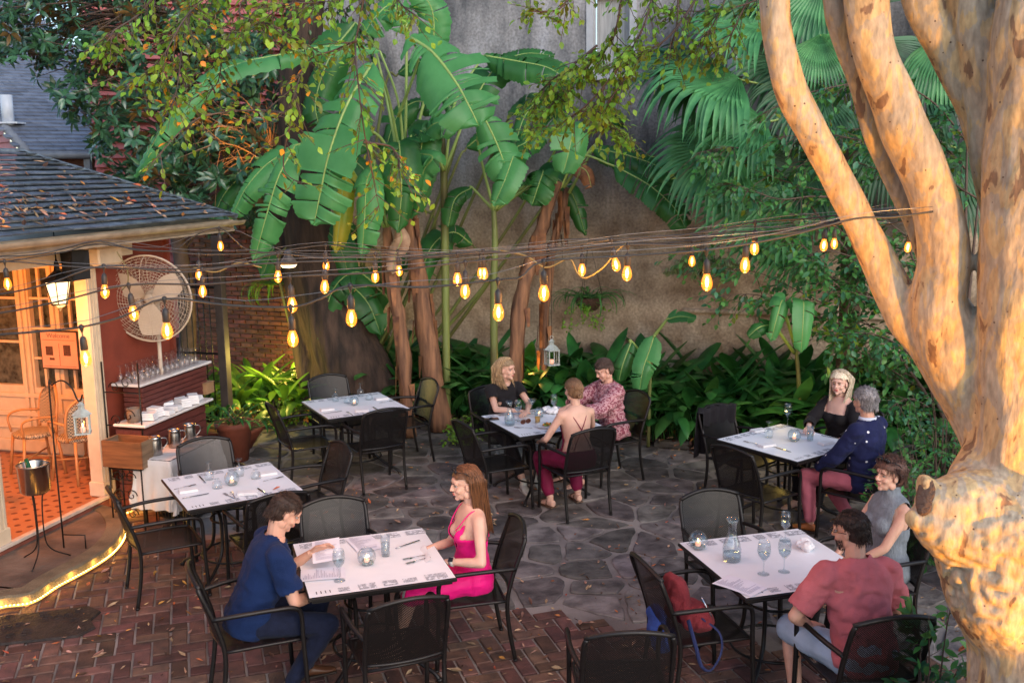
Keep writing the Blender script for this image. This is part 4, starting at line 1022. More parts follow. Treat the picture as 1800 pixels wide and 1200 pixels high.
    # head
    nb = T(0, -.008, NZ); hr = Matrix.Rotation(head[0], 3, 'Z') @ Matrix.Rotation(head[1], 3, 'X') @ Matrix.Rotation(head[2], 3, 'Y')
    up = (TR @ Vector((0,0,1))).lerp(Vector((0,0,1)), .5).normalized()
    hc = nb + up*.105*hs + Vector((0, .028, .03*hs)) + hr @ Vector((0,.012,0))
    H = Matrix.Translation(hc) @ hr.to_4x4()
    mb = MB(); torso(mb)
    for s in (-1, 1): arm(mb, s); leg(mb, s)
    body = remesh(mb.mesh('b', []), .011, 5)
    mb = MB(); head_blobs(mb, H, m, hs); nk = H @ Vector((0,-.022,-.05)); mb.cap(nk, nb+TR @ Vector((0,-.005,-.02)), (.056 if m else .045), (.058 if m else .046))
    Hi = H.inverted()
    def warp(v):
        q = Hi @ v; dy = 0
        for s in (-1, 1):
            d2 = (q.x/hs-s*.031)**2+(q.z/hs-.013)**2
            if q.y > .04: dy -= .010*exp(-d2/(2*.0105**2))
        if q.y > .06: dy -= .003*exp(-((q.z/hs+.0485)/.0025)**2-(q.x/.02)**2)
        return v + (H.to_3x3() @ Vector((0, dy*hs, 0)))
    hd = remesh(mb.mesh('b', []), .0042, 3, warp=warp)
    parts = [body, hd]
    for s in (-1, 1):
        h = hands.get(s, {}); el, wr = A[s]; fd = (wr-el).normalized(); d = Vector(h.get('d', fd)); pn = h.get('n', (0,0,-1))
        parts.append(hand_mesh(wr, d, pn, s, h.get('curl', .45), 1.0 if m else .9))
    sm = skin(label[:12], sk) if False else skin('%.2f' % sk[0], sk)
    link('body', join_meshes(parts, 'body', [sm]), t)
    # face
    for s in (-1, 1):
        mb = MB(); mb.ell((s*.0305*hs, .0705*hs, .013*hs), (.0122*hs,.0085*hs,.0062*hs), 12, M=H); e = mb.build('eye', eyew, t)
        mb = MB(); mb.ell((s*.0305*hs, .0768*hs, .0125*hs), (.0052*hs,.0030*hs,.0052*hs), 10, M=H); mb.build('iris', irism, e)
        mb = MB(); mb.tube([H @ (Vector(q)*hs) for q in [(s*.014,.090,.030),(s*.030,.089,.036),(s*.046,.076,.031)]], [.0028*hs,.0032*hs,.0015*hs], 6); mb.build('eyebrow', pm('brow%.2f' % brow[0], brow, .8), t)
        mb = MB(); mb.tube([H @ (Vector(q)*hs) for q in [(s*.018,.079,.014),(s*.030,.0805,.0185),(s*.043,.073,.014)]], .0014*hs, 5); mb.build('eyelash', irism, e)
    mb = MB(); mb.ell((0,.0885*hs,-.0435*hs), (.0205*hs,.0085*hs,.0048*hs), 12, M=H); mb.ell((0,.0865*hs,-.0535*hs), (.0175*hs,.0085*hs,.0055*hs), 12, M=H); mb.build('lips', pm('lip%.2f' % lips[0], lips, .4, var=.1), t)
    # clothes
    if top:
        g = top.get('g', .008); mb = MB(); torso(mb, g, top.get('z0', -.12), top.get('z1', 9))
        for s in (-1, 1):
            if top.get('sleeve', 0): arm(mb, s, g+top.get('loose', .006), top['sleeve'])
        if top.get('puff'):
            for s in (-1, 1): mb.ell(shd[s].lerp(A[s][0], .3), .07, 14)
        if top.get('roll'): nb2 = T(0,0,NZ-.02); mb.cap(nb2, nb2+up*.065, .062, .060)
        TI = TR.inverted()
        def loc(v):
            q = TI @ (v-pelvis); return tw(q.z).inverted() @ q
        cut = (lambda v: top['cut'](loc(v))) if top.get('cut') else None
        fold = top.get('fold', .006)*1.7
        me = remesh(mb.mesh('b', []), .0095, 4, cut=None, warp=lambda v: v+Vector((1,.6,.2))*fold*noise.noise(Vector((v.x*9, v.y*9, v.z*16)))+Vector((.3,1,0))*fold*.6*noise.noise(v*22)+Vector((.5,.5,.5))*fold*.5*abs(noise.noise(Vector((v.x*12+v.z*9, v.y*12, v.z*26)))))
        cuts = []
        if cut: cuts.append(cut)
        if top.get('sleeve', 0) and not top.get('closed'):   # trim the sleeve end so that it reads as a hem
            for s in (-1, 1):
                el, wr = A[s]; u_ = top['sleeve']
                if u_ <= 1: a_, b_ = shd[s], el; f = u_
                else: a_, b_ = el, wr; f = u_-1
                d = (b_-a_).normalized(); e_ = a_+(b_-a_)*f; rr = .10
                cuts.append(lambda v, d=d, e_=e_, rr=rr: (v-e_).dot(d) > 0 and (v-e_).length < rr)
        nq = T(0, 0, NZ-.03)
        if not top.get('roll') and not cut: cuts.append(lambda v: (v-nq).dot(up) > .0 and (v-nq).length < .12 and ((v-nq)-up*(v-nq).dot(up)).length < (.075 if m else .064))
        bm = bmesh.new(); bm.from_mesh(me); bmesh.ops.delete(bm, geom=[v for v in bm.verts if any(c(v.co) for c in cuts)], context='VERTS')
        for _ in range(3): bmesh.ops.smooth_vert(bm, verts=[v for v in bm.verts if v.is_boundary], factor=.5, use_axis_x=True, use_axis_y=True, use_axis_z=True)
        bm.to_mesh(me); bm.free()
        o = bpy.data.objects.new('tmp', me); C.objects.link(o); q = o.modifiers.new('r', 'SOLIDIFY'); q.thickness = .004; q.offset = 1
        dg = bpy.context.evaluated_depsgraph_get(); m2 = bpy.data.meshes.new_from_object(o.evaluated_get(dg)); bpy.data.objects.remove(o)
        m2.materials.clear(); m2.materials.append(top['mat']); m2.name = top['name']; m2.polygons.foreach_set('use_smooth', [True]*len(m2.polygons)); link(top['name'], m2, t)
    if bottom:
        g = bottom.get('g', .010); mb = MB()
        ss = [(T(0, y, z), a+g, b+g, TR @ tw(z)) for (z, a, b, y) in sec if z <= bottom.get('z1', .09)]; mb.loft(ss, 24, pw=2.35)
        for s in (-1, 1): leg(mb, s, g+bottom.get('loose', .004), bottom.get('len', 1.97))
        if bottom.get('skirt'):
            (h1,k1,_,_), (h2,k2,_,_) = KN[-1], KN[1]
            for f in (0,.33,.66,1): mb.cap(h1.lerp(k1, f*.85), h2.lerp(k2, f*.85), .085-.02*f, .085-.02*f)
        me = remesh(mb.mesh('b', []), .011, 4, warp=lambda v: v+Vector((1,.3,1))*.006*noise.noise(v*13)+Vector((0,.5,1))*.004*noise.noise(v*30), name=bottom['name'], mats=[bottom['mat']])
        bpy_o = link(bottom['name'], me, t)
    if shoes:
        for s in (-1, 1):
            hp, kn, an, f = KN[s]; fd = Vector(f.get('toe', (s*.15, 1, -.05))).normalized(); upv = Vector(f.get('up', (0,0,1)))
            F = Matrix.Translation(an) @ frame(fd, upv).to_4x4(); mb = MB(); bare = shoes.get('bare')
            tgt = MB(); tgt.loft([((0,-.055,-.045),.026,.03,Matrix.Rotation(-pi/2,3,'X')),((0,-.03,-.045),.034,.036,Matrix.Rotation(-pi/2,3,'X')),((0,.04,-.045),.036,.034,Matrix.Rotation(-pi/2,3,'X')),((0,.11,-.058),.043,.022,Matrix.Rotation(-pi/2,3,'X')),((0,.165,-.064),.036,.014,Matrix.Rotation(-pi/2,3,'X')),((0,.19,-.066),.018,.010,Matrix.Rotation(-pi/2,3,'X'))], 16, M=F); tgt.cap((0,0,.02),(0,.01,-.04), .034,.034, M=F)
            me = remesh(tgt.mesh('b', []), .007, 3, name='foot' if bare else 'shoe', mats=[sm if bare else shoes['mat']]); so2 = link('foot' if bare else 'shoe', me, t)
            mb.loft([((0,-.06,0),.028,.010,Matrix.Rotation(0,3,'Z'))]*1+[((0,-.06,.012),.028,.010,None)], 8) if False else None
            mb.box((0,.065,-.082), (.078,.25,.014), M=F, bev=.006)
            if bare:
                for yy in (.02,.11): mb.tube([F @ Vector(q) for q in [(-.042,yy,-.075),(-.034,yy,-.03 if yy < .05 else -.038),(0,yy,-.005 if yy < .05 else -.03),(.034,yy,-.03 if yy < .05 else -.038),(.042,yy,-.075)]], .006, 6)
            mb.build('sole', shoes['mat2'], so2)
    # hair
    if hair:
        hm = hair['mat']; style = hair['style']; R = random.Random(hair.get('seed', 5)); mb = MB(); gr = hair.get('g', .010)
        mb.ell((0,-.020*hs,.045*hs), ((.078+gr)*hs,(.096+gr)*hs,(.082+gr)*hs), 26, M=H)
        mb.ell((0,-.045*hs,.0*hs), ((.070+gr)*hs,(.072+gr)*hs,(.080+gr*.5)*hs), 20, M=H)
        hl = hair.get('line', .058)
        def cutf(v):
            q = (Hi @ v)/hs
            if q.z > .15: return False
            lim = .030 + max(0, q.z-hl)*1.05 + (0 if q.z > hl else 0)
            if q.z < hl and q.y > .012+ (q.z-hl)*.25: return True
            if q.z >= hl and q.y > .072 and q.z < hl+.012: return True
            if q.z < -.075: return True
            if abs(q.x) > .07 and -.03 < q.z < .03 and q.y > -.025: return True
            return False
        cap_ = remesh(mb.mesh('b', []), .006, 2, cut=cutf, warp=lambda v: v+(v-hc).normalized()*(.0035*noise.noise(Vector(((Hi@v).x*60,(Hi@v).y*14,(Hi@v).z*14)))), solid=.004)
        meshes = [cap_]
        sb = MB()
        def strand(pts, r=.0035, n=5): 
            P_ = spline([H @ (Vector(q)*hs) for q in pts], 5); L = len(P_); sb.tube(P_, [r*(1-.75*(i/(L-1))**2) for i in range(L)], n)
        def rootpt(az, el, k=1.0):   # on the skull
            return Vector(((.080+gr)*cos(el)*cos(az)*k, -.020+(.099+gr)*cos(el)*sin(az)*k, .045+(.086+gr)*sin(el)*k))
        if style == 'short':
            for k in range(760):
                az = R.uniform(0, 2*pi); el = R.uniform(-.15, 1.45); p_ = rootpt(az, el, .985)
                if p_.z < hl-.0 and p_.y > .0: continue
                if p_.z < hl+.015 and p_.y > .06: continue
                fl_ = Vector(hair.get('comb', (.3,.6,-.2))); nrm = (p_-Vector((0,-.02,.045))).normalized(); d = (fl_-nrm*fl_.dot(nrm)).normalized() if p_.z > .09 else Vector((0,-.25,-1)); d = (d-nrm*d.dot(nrm)).normalized()
                d += Vector((R.gauss(0,.25),R.gauss(0,.25),R.gauss(0,.15))); l = hair.get('len', .03); strand([p_-nrm*.004, p_+d*l*.5+nrm*.003, p_+d*l-nrm*.001], .0022, 4)
            for k in range(260):   # back of the head
                az = R.uniform(pi*1.05, pi*1.95); z = R.uniform(-.06,.05); p_ = Vector(((.072+gr)*cos(az), -.045+(.074+gr)*sin(az), z)); strand([p_, p_+Vector((0,-.002,-.012)), p_+Vector((0,.002,-.026))], .0021, 4)
        if style in ('long', 'bob', 'wavy'):
            L_ = hair['len']; side = hair.get('over', 0)
            for k in range(int(hair.get('n', 240)*2.8)):
                az = R.uniform(-.10*pi, 1.10*pi)+pi if R.random() < .85 else R.uniform(.12*pi, .88*pi); el = R.uniform(-.1, 1.35)
                p_ = rootpt(az, el, 1.0); top_ = Vector((R.gauss(0,.008), -.02+R.uniform(-.03,.04), .137+gr*.9))
                s = 1 if p_.x > 0 else -1
                e0 = Vector((s*(.078+gr+R.uniform(0,.012)) if abs(p_.x) > .03 else p_.x*1.4, min(-.012, p_.y)-R.uniform(0,.02), -.02))
                if abs(p_.x) <= .05: e0.y = -.115-gr-R.uniform(0,.01)
                wv = hair.get('wave', 0)
                pts = [top_, Vector((p_.x*.8, p_.y*.8 if p_.y < 0 else p_.y*.3, .125)), Vector((e0.x*1.0, e0.y*.95, .05)), e0]
                n_ = 4
                fw = hair.get('front', 0) if abs(p_.x) > .05 and R.random() < hair.get('frontp', .3) else 0
                for i in range(1, n_+1):
                    f = i/n_; pts.append(Vector((e0.x*(1-.25*f)+wv*sin(f*9+k)*.012+side*f*.05, e0.y+fw*f*.09-.02*f*hair.get('back', 0), -.02-L_*f*R.uniform(.92,1.02))))
                strand(pts, .0024 if style != 'wavy' else .0027, 4)
        if style in ('bun', 'back'):
            for k in range(520):
                az = R.uniform(0, 2*pi); el = R.uniform(-.25, 1.3); p_ = rootpt(az, el, 1.0)
                if p_.z < hl and p_.y > -.02: continue
                if p_.z < hl+.012 and p_.y > .058: continue
                tgt_ = Vector(hair.get('knot', (0,-.125,-.02))); mid = (p_+tgt_)/2; nrm = (mid-Vector((0,-.02,.04))).normalized(); mid = Vector((0,-.02,.04))+nrm*(.100+gr); strand([p_, mid, tgt_+Vector((R.gauss(0,.008),.01,R.gauss(0,.01)))], .0022, 4)
            kn_ = Vector(hair.get('knot', (0,-.125,-.02)))
            if style == 'bun':
                for k in range(30):
                    a0_ = R.uniform(0, 6.28); rr = R.uniform(.012,.032); ax = Vector((R.gauss(0,.4),1,R.gauss(0,.4))).normalized(); u_ = ax.orthogonal().normalized(); v_ = ax.cross(u_)
                    strand([kn_+Vector((0,-.012,-.008))+ax*R.gauss(0,.012)+(u_*cos(a0_+q*.8)+v_*sin(a0_+q*.8))*rr for q in range(6)], .0055, 6)
        sm_ = sb.mesh('s', [])
        hme = join_meshes([cap_, sm_], 'hair', [hm]); link('hair', hme, t)
    return t, dict(H=H, T=T, A=A, pelvis=pelvis, KN=KN, hs=hs, TR=TR, tw=tw)
def hairm(name, c, c2): return pm('hair_'+name, c, .42, col2=c2, scale=9, stretch=(14,14,2), bump=.5, bscale=30, isl=.45, spec=.5)
def cloth(name, c, rough=.85, var=.2, **k): return pm('cloth_'+name, c, rough, var=var, scale=k.pop('scale', 7), bump=k.pop('bump', .5), bscale=k.pop('bscale', 150), sheen=.04, spec=.2, **k)
def seatpos(key, fwd=0, sd=0):
    o, p, rz = CHS[key]; return Vector((p.x - sin(rz)*fwd + cos(rz)*sd, p.y + cos(rz)*fwd + sin(rz)*sd, 0)), rz
shoe_b = dict(mat=pm('brown_shoe', (.10,.04,.02), .4), mat2=pm('soleb', (.03,.02,.015), .7))
shoe_w = dict(mat=pm('white_shoe', (.65,.62,.56), .6), mat2=pm('solew', (.5,.48,.42), .7))
sandal = dict(mat=pm('sandalk', (.03,.02,.02), .5), mat2=pm('sandalt', (.14,.08,.05), .6), bare=True)
# --- man in navy
p, rz = seatpos('f_w', .02)
m1, i1 = person('man in a navy short sleeved shirt and dark jeans reading a menu', p, rz, True, seat=.44, lean=.40, head=(-.05,-.60,0), sk=(.60,.33,.24),
    hands={1: dict(w=(.06,.36,.62), pole=(.9,-.5,-.5), d=(-.5,.8,-.2), n=(0,0,-1)), -1: dict(w=(-.12,.38,.83), pole=(-.5,-.5,-.9), d=(.10,.9,.25), n=(.9,0,-.4), curl=.75)},
    feet={1: dict(a=(.13,.16,.10), toe=(.1,1,-.35)), -1: dict(a=(-.07,.30,.09), toe=(0,1,0))},
    top=dict(name='shirt', mat=cloth('navy', (.007,.021,.080), isl=0), sleeve=.78, g=.012, loose=.012, fold=.010), bottom=dict(name='jeans', mat=cloth('denim', (.010,.014,.036), scale=25, var=.3)), shoes=shoe_b,
    hair=dict(style='short', mat=hairm('dbrown', (.055,.028,.018), (.02,.010,.008)), len=.026, comb=(.1,.7,-.1), g=.003))
# --- woman in pink
def pink_cut(q):
    if q.z > .395: return True
    if q.y > 0 and q.z > .19+abs(q.x)*2.2+.0: return True
    if q.y > 0 and abs(q.x) > .115 and q.z > .30: return True
    if q.y <= 0.0 and q.z > .26: return True
    return abs(q.x) > .155 and q.z > .27
pinkm = cloth('pink', (.83,.012,.22), .5, var=.15, bump=.2)
p, rz = seatpos('f_e', .03)
m2, i2 = person('woman with long brown hair in a bright pink strap dress looking aside', p, rz, False, lean=.02, twist=-.15, head=(.10,-.12,.0), sk=(.70,.42,.32),
    hands={-1: dict(w=(-.19,.13,.73), pole=(-.8,-1.2,.1), d=(.35,.9,-.35), n=(.3,.2,-.9), curl=.5), 1: dict(w=(.06,.24,.73), pole=(.7,-.7,-.5), d=(-.3,.9,-.3), n=(-.5,0,-.8), curl=.6)},
    feet={-1: dict(a=(-.08,.50,.085)), 1: dict(a=(.05,.46,.085))},
    top=dict(name='dress', mat=pinkm, g=.006, cut=pink_cut, fold=.005, z0=-.12), bottom=dict(name='skirt', mat=pinkm, g=.010, len=1.0, skirt=True, z1=.12), shoes=sandal,
    hair=dict(style='long', mat=hairm('lbrown', (.20,.085,.035), (.075,.030,.014)), len=.36, g=.012, back=.6, seed=8, n=330, line=.066), lips=(.55,.14,.13))
mb = MB()
for s in (-1, 1):
    pts = [i2['T'](s*.062,.130,.345), i2['T'](s*.085,.10,.39), i2['T'](s*.10,.045,.455), i2['T'](s*.098,.0,.472), i2['T'](s*.085,-.06,.44), i2['T'](s*.06,-.098,.36), i2['T'](s*.05,-.105,.26)]
    mb.tube(spline(pts, 4), .0045, 6)
mb.build('strap', pinkm, m2)
def on_head(t, info, which, label_mat):
    H, hs = info['H'], info['hs']; mb = MB()
    for s in (-1, 1):
        mb.ell((s*.034*hs, .062*hs, .128*hs), (.030*hs,.010*hs,.020*hs), 12, M=H); mb.tube([H @ (Vector(q)*hs) for q in [(s*.064,.055,.128),(s*.092,.0,.11),(s*.092,-.03,.08)]], .003, 6)
    mb.build('sunglasses', label_mat, t)
lensm = pm('blacklens', (.012,.012,.014), .08)
on_head(m2, i2, 0, lensm)
el, wr = i2['A'][-1]; d = (wr-el).normalized(); mb = MB(); c_ = wr-d*.03
mb.tube([c_-d*.011, c_+d*.011], .031, 14); mb.build('watch_strap', pm('strapw', (.55,.52,.5), .4), m2)
mb = MB(); o_ = frame(d, (-.7,0,.7)); mb.box((0,0,0), (.030,.034,.010), M=Matrix.Translation(c_+o_ @ Vector((0,0,.033))) @ o_.to_4x4(), bev=.003); mb.build('watch', lensm, m2)
# --- blonde in black t-shirt
blkc = cloth('black', (.016,.014,.016))
p, rz = seatpos('bm_n', .04)
m3, i3 = person('blonde woman in a black t-shirt resting her arms on the table', p, rz, False, lean=.22, head=(.55,-.05,0), sk=(.68,.40,.30),
    hands={1: dict(w=(.02,.40,.80), pole=(.9,-.2,-.4), d=(-.9,.3,-.1), n=(0,0,-1), curl=.4), -1: dict(w=(-.06,.46,.80), pole=(-.9,-.2,-.5), d=(.6,.5,-.1), n=(0,0,-1), curl=.4)},
    feet={-1: dict(a=(-.10,.52,.085)), 1: dict(a=(.06,.60,.085))},
    top=dict(name='t_shirt', mat=blkc, sleeve=.55, g=.010, loose=.008), bottom=dict(name='trousers', mat=blkc, len=1.7), shoes=shoe_w,
    hair=dict(style='wavy', mat=hairm('blonde', (.62,.43,.24), (.30,.18,.09)), len=.19, g=.013, wave=1, front=.9, frontp=.45, n=260, seed=3))
# --- bare backed woman
burg = cloth('burgundy', (.22,.012,.055), .6, bump=.2)
def back_cut(q):
    if q.z > .40: return True
    if q.y < .02 and q.z > .07: return True if (q.y < -.0 or q.z > .2) and abs(q.x) < .3 else False
    return q.z > .30 and abs(q.x) > .12
p, rz = seatpos('bm_s', .02)
m4, i4 = person('woman with a low bun in a burgundy jumpsuit with crossed straps on a bare back', p, rz, False, lean=.10, head=(.12,-.12,0), sk=(.70,.43,.32),
    hands={-1: dict(w=(-.22,.26,.66), pole=(-.7,-.5,-.6)), 1: dict(w=(.20,.36,.74), pole=(.8,-.4,-.5))},
    feet={-1: dict(a=(-.16,.20,.085)), 1: dict(a=(.16,.22,.085))},
    top=dict(name='jumpsuit_top', mat=burg, g=.007, cut=back_cut, fold=.004), bottom=dict(name='jumpsuit_trousers', mat=burg, g=.012, len=1.82, loose=.012), shoes=sandal,
    hair=dict(style='bun', mat=hairm('dblonde', (.33,.19,.10), (.16,.08,.04)), g=.006, knot=(0,-.112,-.035), line=.05))
mb = MB()
for s in (-1, 1):
    mb.tube(spline([i4['T'](s*.105,.02,.455), i4['T'](s*.095,-.05,.445), i4['T'](s*.05,-.094,.36), i4['T'](0,-.103,.27), i4['T'](-s*.055,-.104,.17), i4['T'](-s*.09,-.10,.08)], 5), .0042, 6)
mb.build('strap', burg, m4)
# --- patterned blouse
bls = bpy.data.materials.new('blouse_print'); bls.use_nodes = True; t_ = bls.node_tree; N = t_.nodes; L = t_.links; b = N["Principled BSDF"]; b.inputs["Roughness"].default_value = .8
tc = N.new("ShaderNodeTexCoord"); v = N.new("ShaderNodeTexVoronoi"); v.inputs["Scale"].default_value = 75; L.new(tc.outputs["Object"], v.inputs["Vector"])
r1 = N.new("ShaderNodeValToRGB"); r1.color_ramp.interpolation = 'CONSTANT'; e = r1.color_ramp.elements; e[0].color = (.50,.27,.29,1); e[1].position = .5; e[1].color = (.20,.035,.06,1); q_ = e.new(.72); q_.color = (.36,.12,.15,1)
L.new(v.outputs["Color"], r1.inputs[0]); L.new(r1.outputs[0], b.inputs["Base Color"])
p, rz = seatpos('bm_e', .02)
m5, i5 = person('woman in a loose pink patterned blouse with her dark hair tied back', p, rz, False, lean=.16, head=(-.05,-.50,0), sk=(.66,.37,.28),
    hands={-1: dict(w=(-.10,.42,.79), pole=(-.9,-.2,-.6), d=(.3,.9,-.1)), 1: dict(w=(.12,.44,.80), pole=(.8,-.4,-.5))},
    top=dict(name='blouse', mat=bls, sleeve=1.7, g=.020, loose=.026, fold=.014), bottom=dict(name='trousers', mat=blkc, len=1.6), shoes=sandal,
    hair=dict(style='back', mat=hairm('greybrown', (.12,.075,.06), (.05,.03,.025)), g=.007, knot=(0,-.11,.02), line=.055))
# --- blonde in black square neck top
def sq_cut(q): return (q.y > .0 and q.z > .355 and abs(q.x) < .105) or (q.z > .455 and abs(q.x) < .12)
p, rz = seatpos('br_e', .05)
m6, i6 = person('blonde woman with straight hair in a black square necked top by the plants', p, rz, False, lean=.06, head=(.30,-.02,.0), sk=(.72,.44,.35),
    hands={1: dict(w=(.05,.38,.80), pole=(.8,-.2,-.6)), -1: dict(w=(-.20,.30,.70), pole=(-.7,-.4,-.6))},
    top=dict(name='top', mat=blkc, sleeve=1.75, g=.010, loose=.012, cut=sq_cut), bottom=dict(name='trousers', mat=blkc), shoes=sandal,
    hair=dict(style='bob', mat=hairm('platinum', (.74,.62,.46), (.42,.32,.22)), len=.16, g=.016, front=1.0, frontp=.6, n=420, seed=4, line=.058), lips=(.50,.10,.10))
# --- grey haired man
p, rz = seatpos('br_s', .02)
def dots():
    m = cloth('sweater', (.014,.018,.070)); t = m.node_tree; N = t.nodes; L = t.links; b = N["Principled BSDF"]; old = b.inputs["Base Color"].links[0].from_socket
    tc = N.new("ShaderNodeTexCoord"); v = N.new("ShaderNodeTexVoronoi"); v.inputs["Scale"].default_value = 12; v.inputs["Randomness"].default_value = .35; L.new(tc.outputs["Object"], v.inputs["Vector"])
    l = N.new("ShaderNodeMath"); l.operation = 'LESS_THAN'; l.inputs[1].default_value = .14; L.new(v.outputs["Distance"], l.inputs[0]); mx = N.new("ShaderNodeMixRGB"); mx.inputs[2].default_value = (.7,.7,.75,1); L.new(l.outputs[0], mx.inputs[0]); L.new(old, mx.inputs[1]); L.new(mx.outputs[0], b.inputs["Base Color"]); return m
m7, i7 = person('grey haired man in a dotted navy sweater and pink trousers', p, rz, True, lean=.03, head=(-.15,-.04,0), sk=(.60,.32,.23),
    hands={-1: dict(w=(-.18,.30,.60), pole=(-.8,-.5,-.5)), 1: dict(w=(.10,.30,.62), pole=(.8,-.5,-.5))},
    feet={-1: dict(a=(-.20,.34,.10), toe=(-.2,1,0)), 1: dict(a=(.10,.10,.10), toe=(.2,.9,-.2))},
    top=dict(name='sweater', mat=dots(), sleeve=1.9, g=.014, loose=.012, fold=.009), bottom=dict(name='trousers', mat=cloth('pinktr', (.50,.14,.19)), g=.012, len=1.9), shoes=dict(mat=pm('tanshoe', (.30,.10,.03), .5), mat2=pm('soleb', (.03,.02,.015), .7)),
    hair=dict(style='short', mat=hairm('grey', (.34,.32,.33), (.14,.13,.135)), len=.04, g=.012, comb=(.3,.4,-.4), seed=9))
mb = MB(); nn = i7['T'](0,-.008,.545); mb.lathe([(.070,-.02),(.068,.018),(.072,.016),(.078,-.02)], 20, M=Matrix.Translation(nn) @ i7['TR'].to_4x4()); mb.build('collar', cloth('collar', (.62,.68,.82), bump=.1), m7)
# --- grey turtleneck
def arm_cut(q): return abs(q.x) > .135 and q.z > .30
knit = cloth('knit', (.22,.25,.29), .9, scale=60, stretch=(1,1,.2), bump=1)
p, rz = seatpos('fr_e', -.08)
m8, i8 = person('curly haired woman in a sleeveless grey turtleneck looking aside', p, rz, False, lean=-.05, head=(.10,.06,0), sk=(.68,.40,.30),
    hands={-1: dict(w=(-.04,.22,.60), pole=(-.8,-.5,-.4), d=(.9,.3,-.1)), 1: dict(w=(.08,.26,.63), pole=(.8,-.5,-.4), d=(-.9,.3,-.1))},
    top=dict(name='sweater', mat=knit, g=.014, cut=arm_cut, roll=True, fold=.006), bottom=dict(name='trousers', mat=blkc), shoes=sandal,
    hair=dict(style='short', mat=hairm('curl', (.11,.05,.035), (.04,.018,.013)), len=.05, g=.022, comb=(.5,-.5,.5), seed=6))
on_head(m8, i8, 0, lensm)
# --- man in red
p, rz = seatpos('fr_s', .0)
m9, i9 = person('man with glasses and a beard in a red t-shirt and pale blue shorts', p, rz, True, seat=.44, lean=.30, head=(.75,-.18,0), sk=(.60,.34,.25),
    hands={-1: dict(w=(-.20,.22,.60), pole=(-.9,-.4,-.2), d=(.8,.5,-.2)), 1: dict(w=(.14,.30,.62), pole=(.8,-.4,-.5))},
    feet={-1: dict(a=(-.24,.26,.09)), 1: dict(a=(.14,.3,.09))},
    top=dict(name='t_shirt', mat=cloth('red', (.56,.15,.17), var=.25), sleeve=.85, g=.014, loose=.016, fold=.012), bottom=dict(name='shorts', mat=cloth('paleblue', (.40,.50,.64)), len=1.0, g=.016, loose=.012), shoes=shoe_w,
    hair=dict(style='short', mat=hairm('black', (.035,.018,.014), (.012,.007,.006)), len=.022, comb=(.2,-.4,-.5), g=.003, seed=12))
H, hs = i9['H'], i9['hs']; mb = MB()
for s in (-1, 1):
    mb.tube([H @ Vector((s*.032+.024*cos(a), .102, .012+.018*sin(a))) for a in [2*pi*k/14 for k in range(15)]], .0022, 5); mb.tube([H @ Vector(q) for q in [(s*.056,.10,.018),(s*.078,.03,.016),(s*.082,-.01,.012)]], .0024, 5)
mb.tube([H @ Vector((-.008,.103,.016)), H @ Vector((.008,.103,.016))], .002, 5); mb.build('glasses', lensm, m9)
mb = MB(); R = random.Random(3)
for k in range(420):
    a = R.uniform(-1.5, 1.5); z = R.uniform(-.10,-.03); w_ = .060-.022*max(0,(-z-.06)/.04); y = .022+.062*cos(a)*(1 if z > -.08 else .85)
    if abs(a) < .45 and z > -.062 and R.random() < .8: continue
    q = Vector((w_*sin(a), y, z)); mb.tube([H @ q, H @ (q+Vector((.1*sin(a),.2,-1))*.008)], .0016, 3, cap=False)
mb.build('beard', MATS['hair_black'], m9)
# ================================================================ serving station by the red wall
def pl(x, y, z=0): return PM @ Vector((x, y, z))
st_ = empty('serving_station', pl(0,0), PR, 'stepped dark red serving station with white marble shelves by the red wall', 'serving station')
marble = pm('marble', (.72,.68,.66), .25, var=.12, scale=6); dkred = pm('station_red', (.13,.035,.028), .55, var=.35, scale=5, stretch=(6,1,6), bump=.3)
mb = MB(); mb.box((.13, .87, 1.205), (.33, 1.30, .028), bev=.006); mb.build('shelf', marble, st_)
mb = MB(); mb.box((.29, .62, .855), (.36, 1.22, .028), bev=.006); mb.build('shelf', marble, st_)
mb = MB()
for k in range(6): mb.box((.17+.0*k, .85, .90+k*.05), (.22, 1.16, .044), bev=.004)
for k in range(5): mb.box((.26, .60, .45+k*.08), (.30, 1.12, .074), bev=.004)
for k in range(5): mb.box((.24, .60, .05+k*.08), (.28, 1.10, .074), bev=.004)
mb.build('cabinet', dkred, st_)
# wrought iron rack with scrolls
rk = empty('iron_rack', pl(.30,.03), PR, 'thin black wrought iron scroll rack standing at the end of the serving station', 'rack'); mb = MB()
for (x, y) in ((-.28,.0),(.12,.0)): mb.tube([(x,y,.2),(x,y,1.48)], .008, 6)
def scroll(c, r, s, plane=(1,0,0)):
    P_ = [Vector(c)+Vector((s*(r*(1-a/9))*cos(a)*plane[0], s*(r*(1-a/9))*cos(a)*plane[1], r*(1-a/9)*sin(a))) for a in [k*.45 for k in range(17)]]; mb.tube(P_, .005, 5)
for z in (1.28, .95, .62, .40):
    scroll((-.02,0,z), .07, 1); scroll((-.16,0,z-.05), .06, -1); mb.tube([(-.28,0,z-.1),(.12,0,z-.1)], .005, 5)
mb.build('scrollwork', iron, rk)
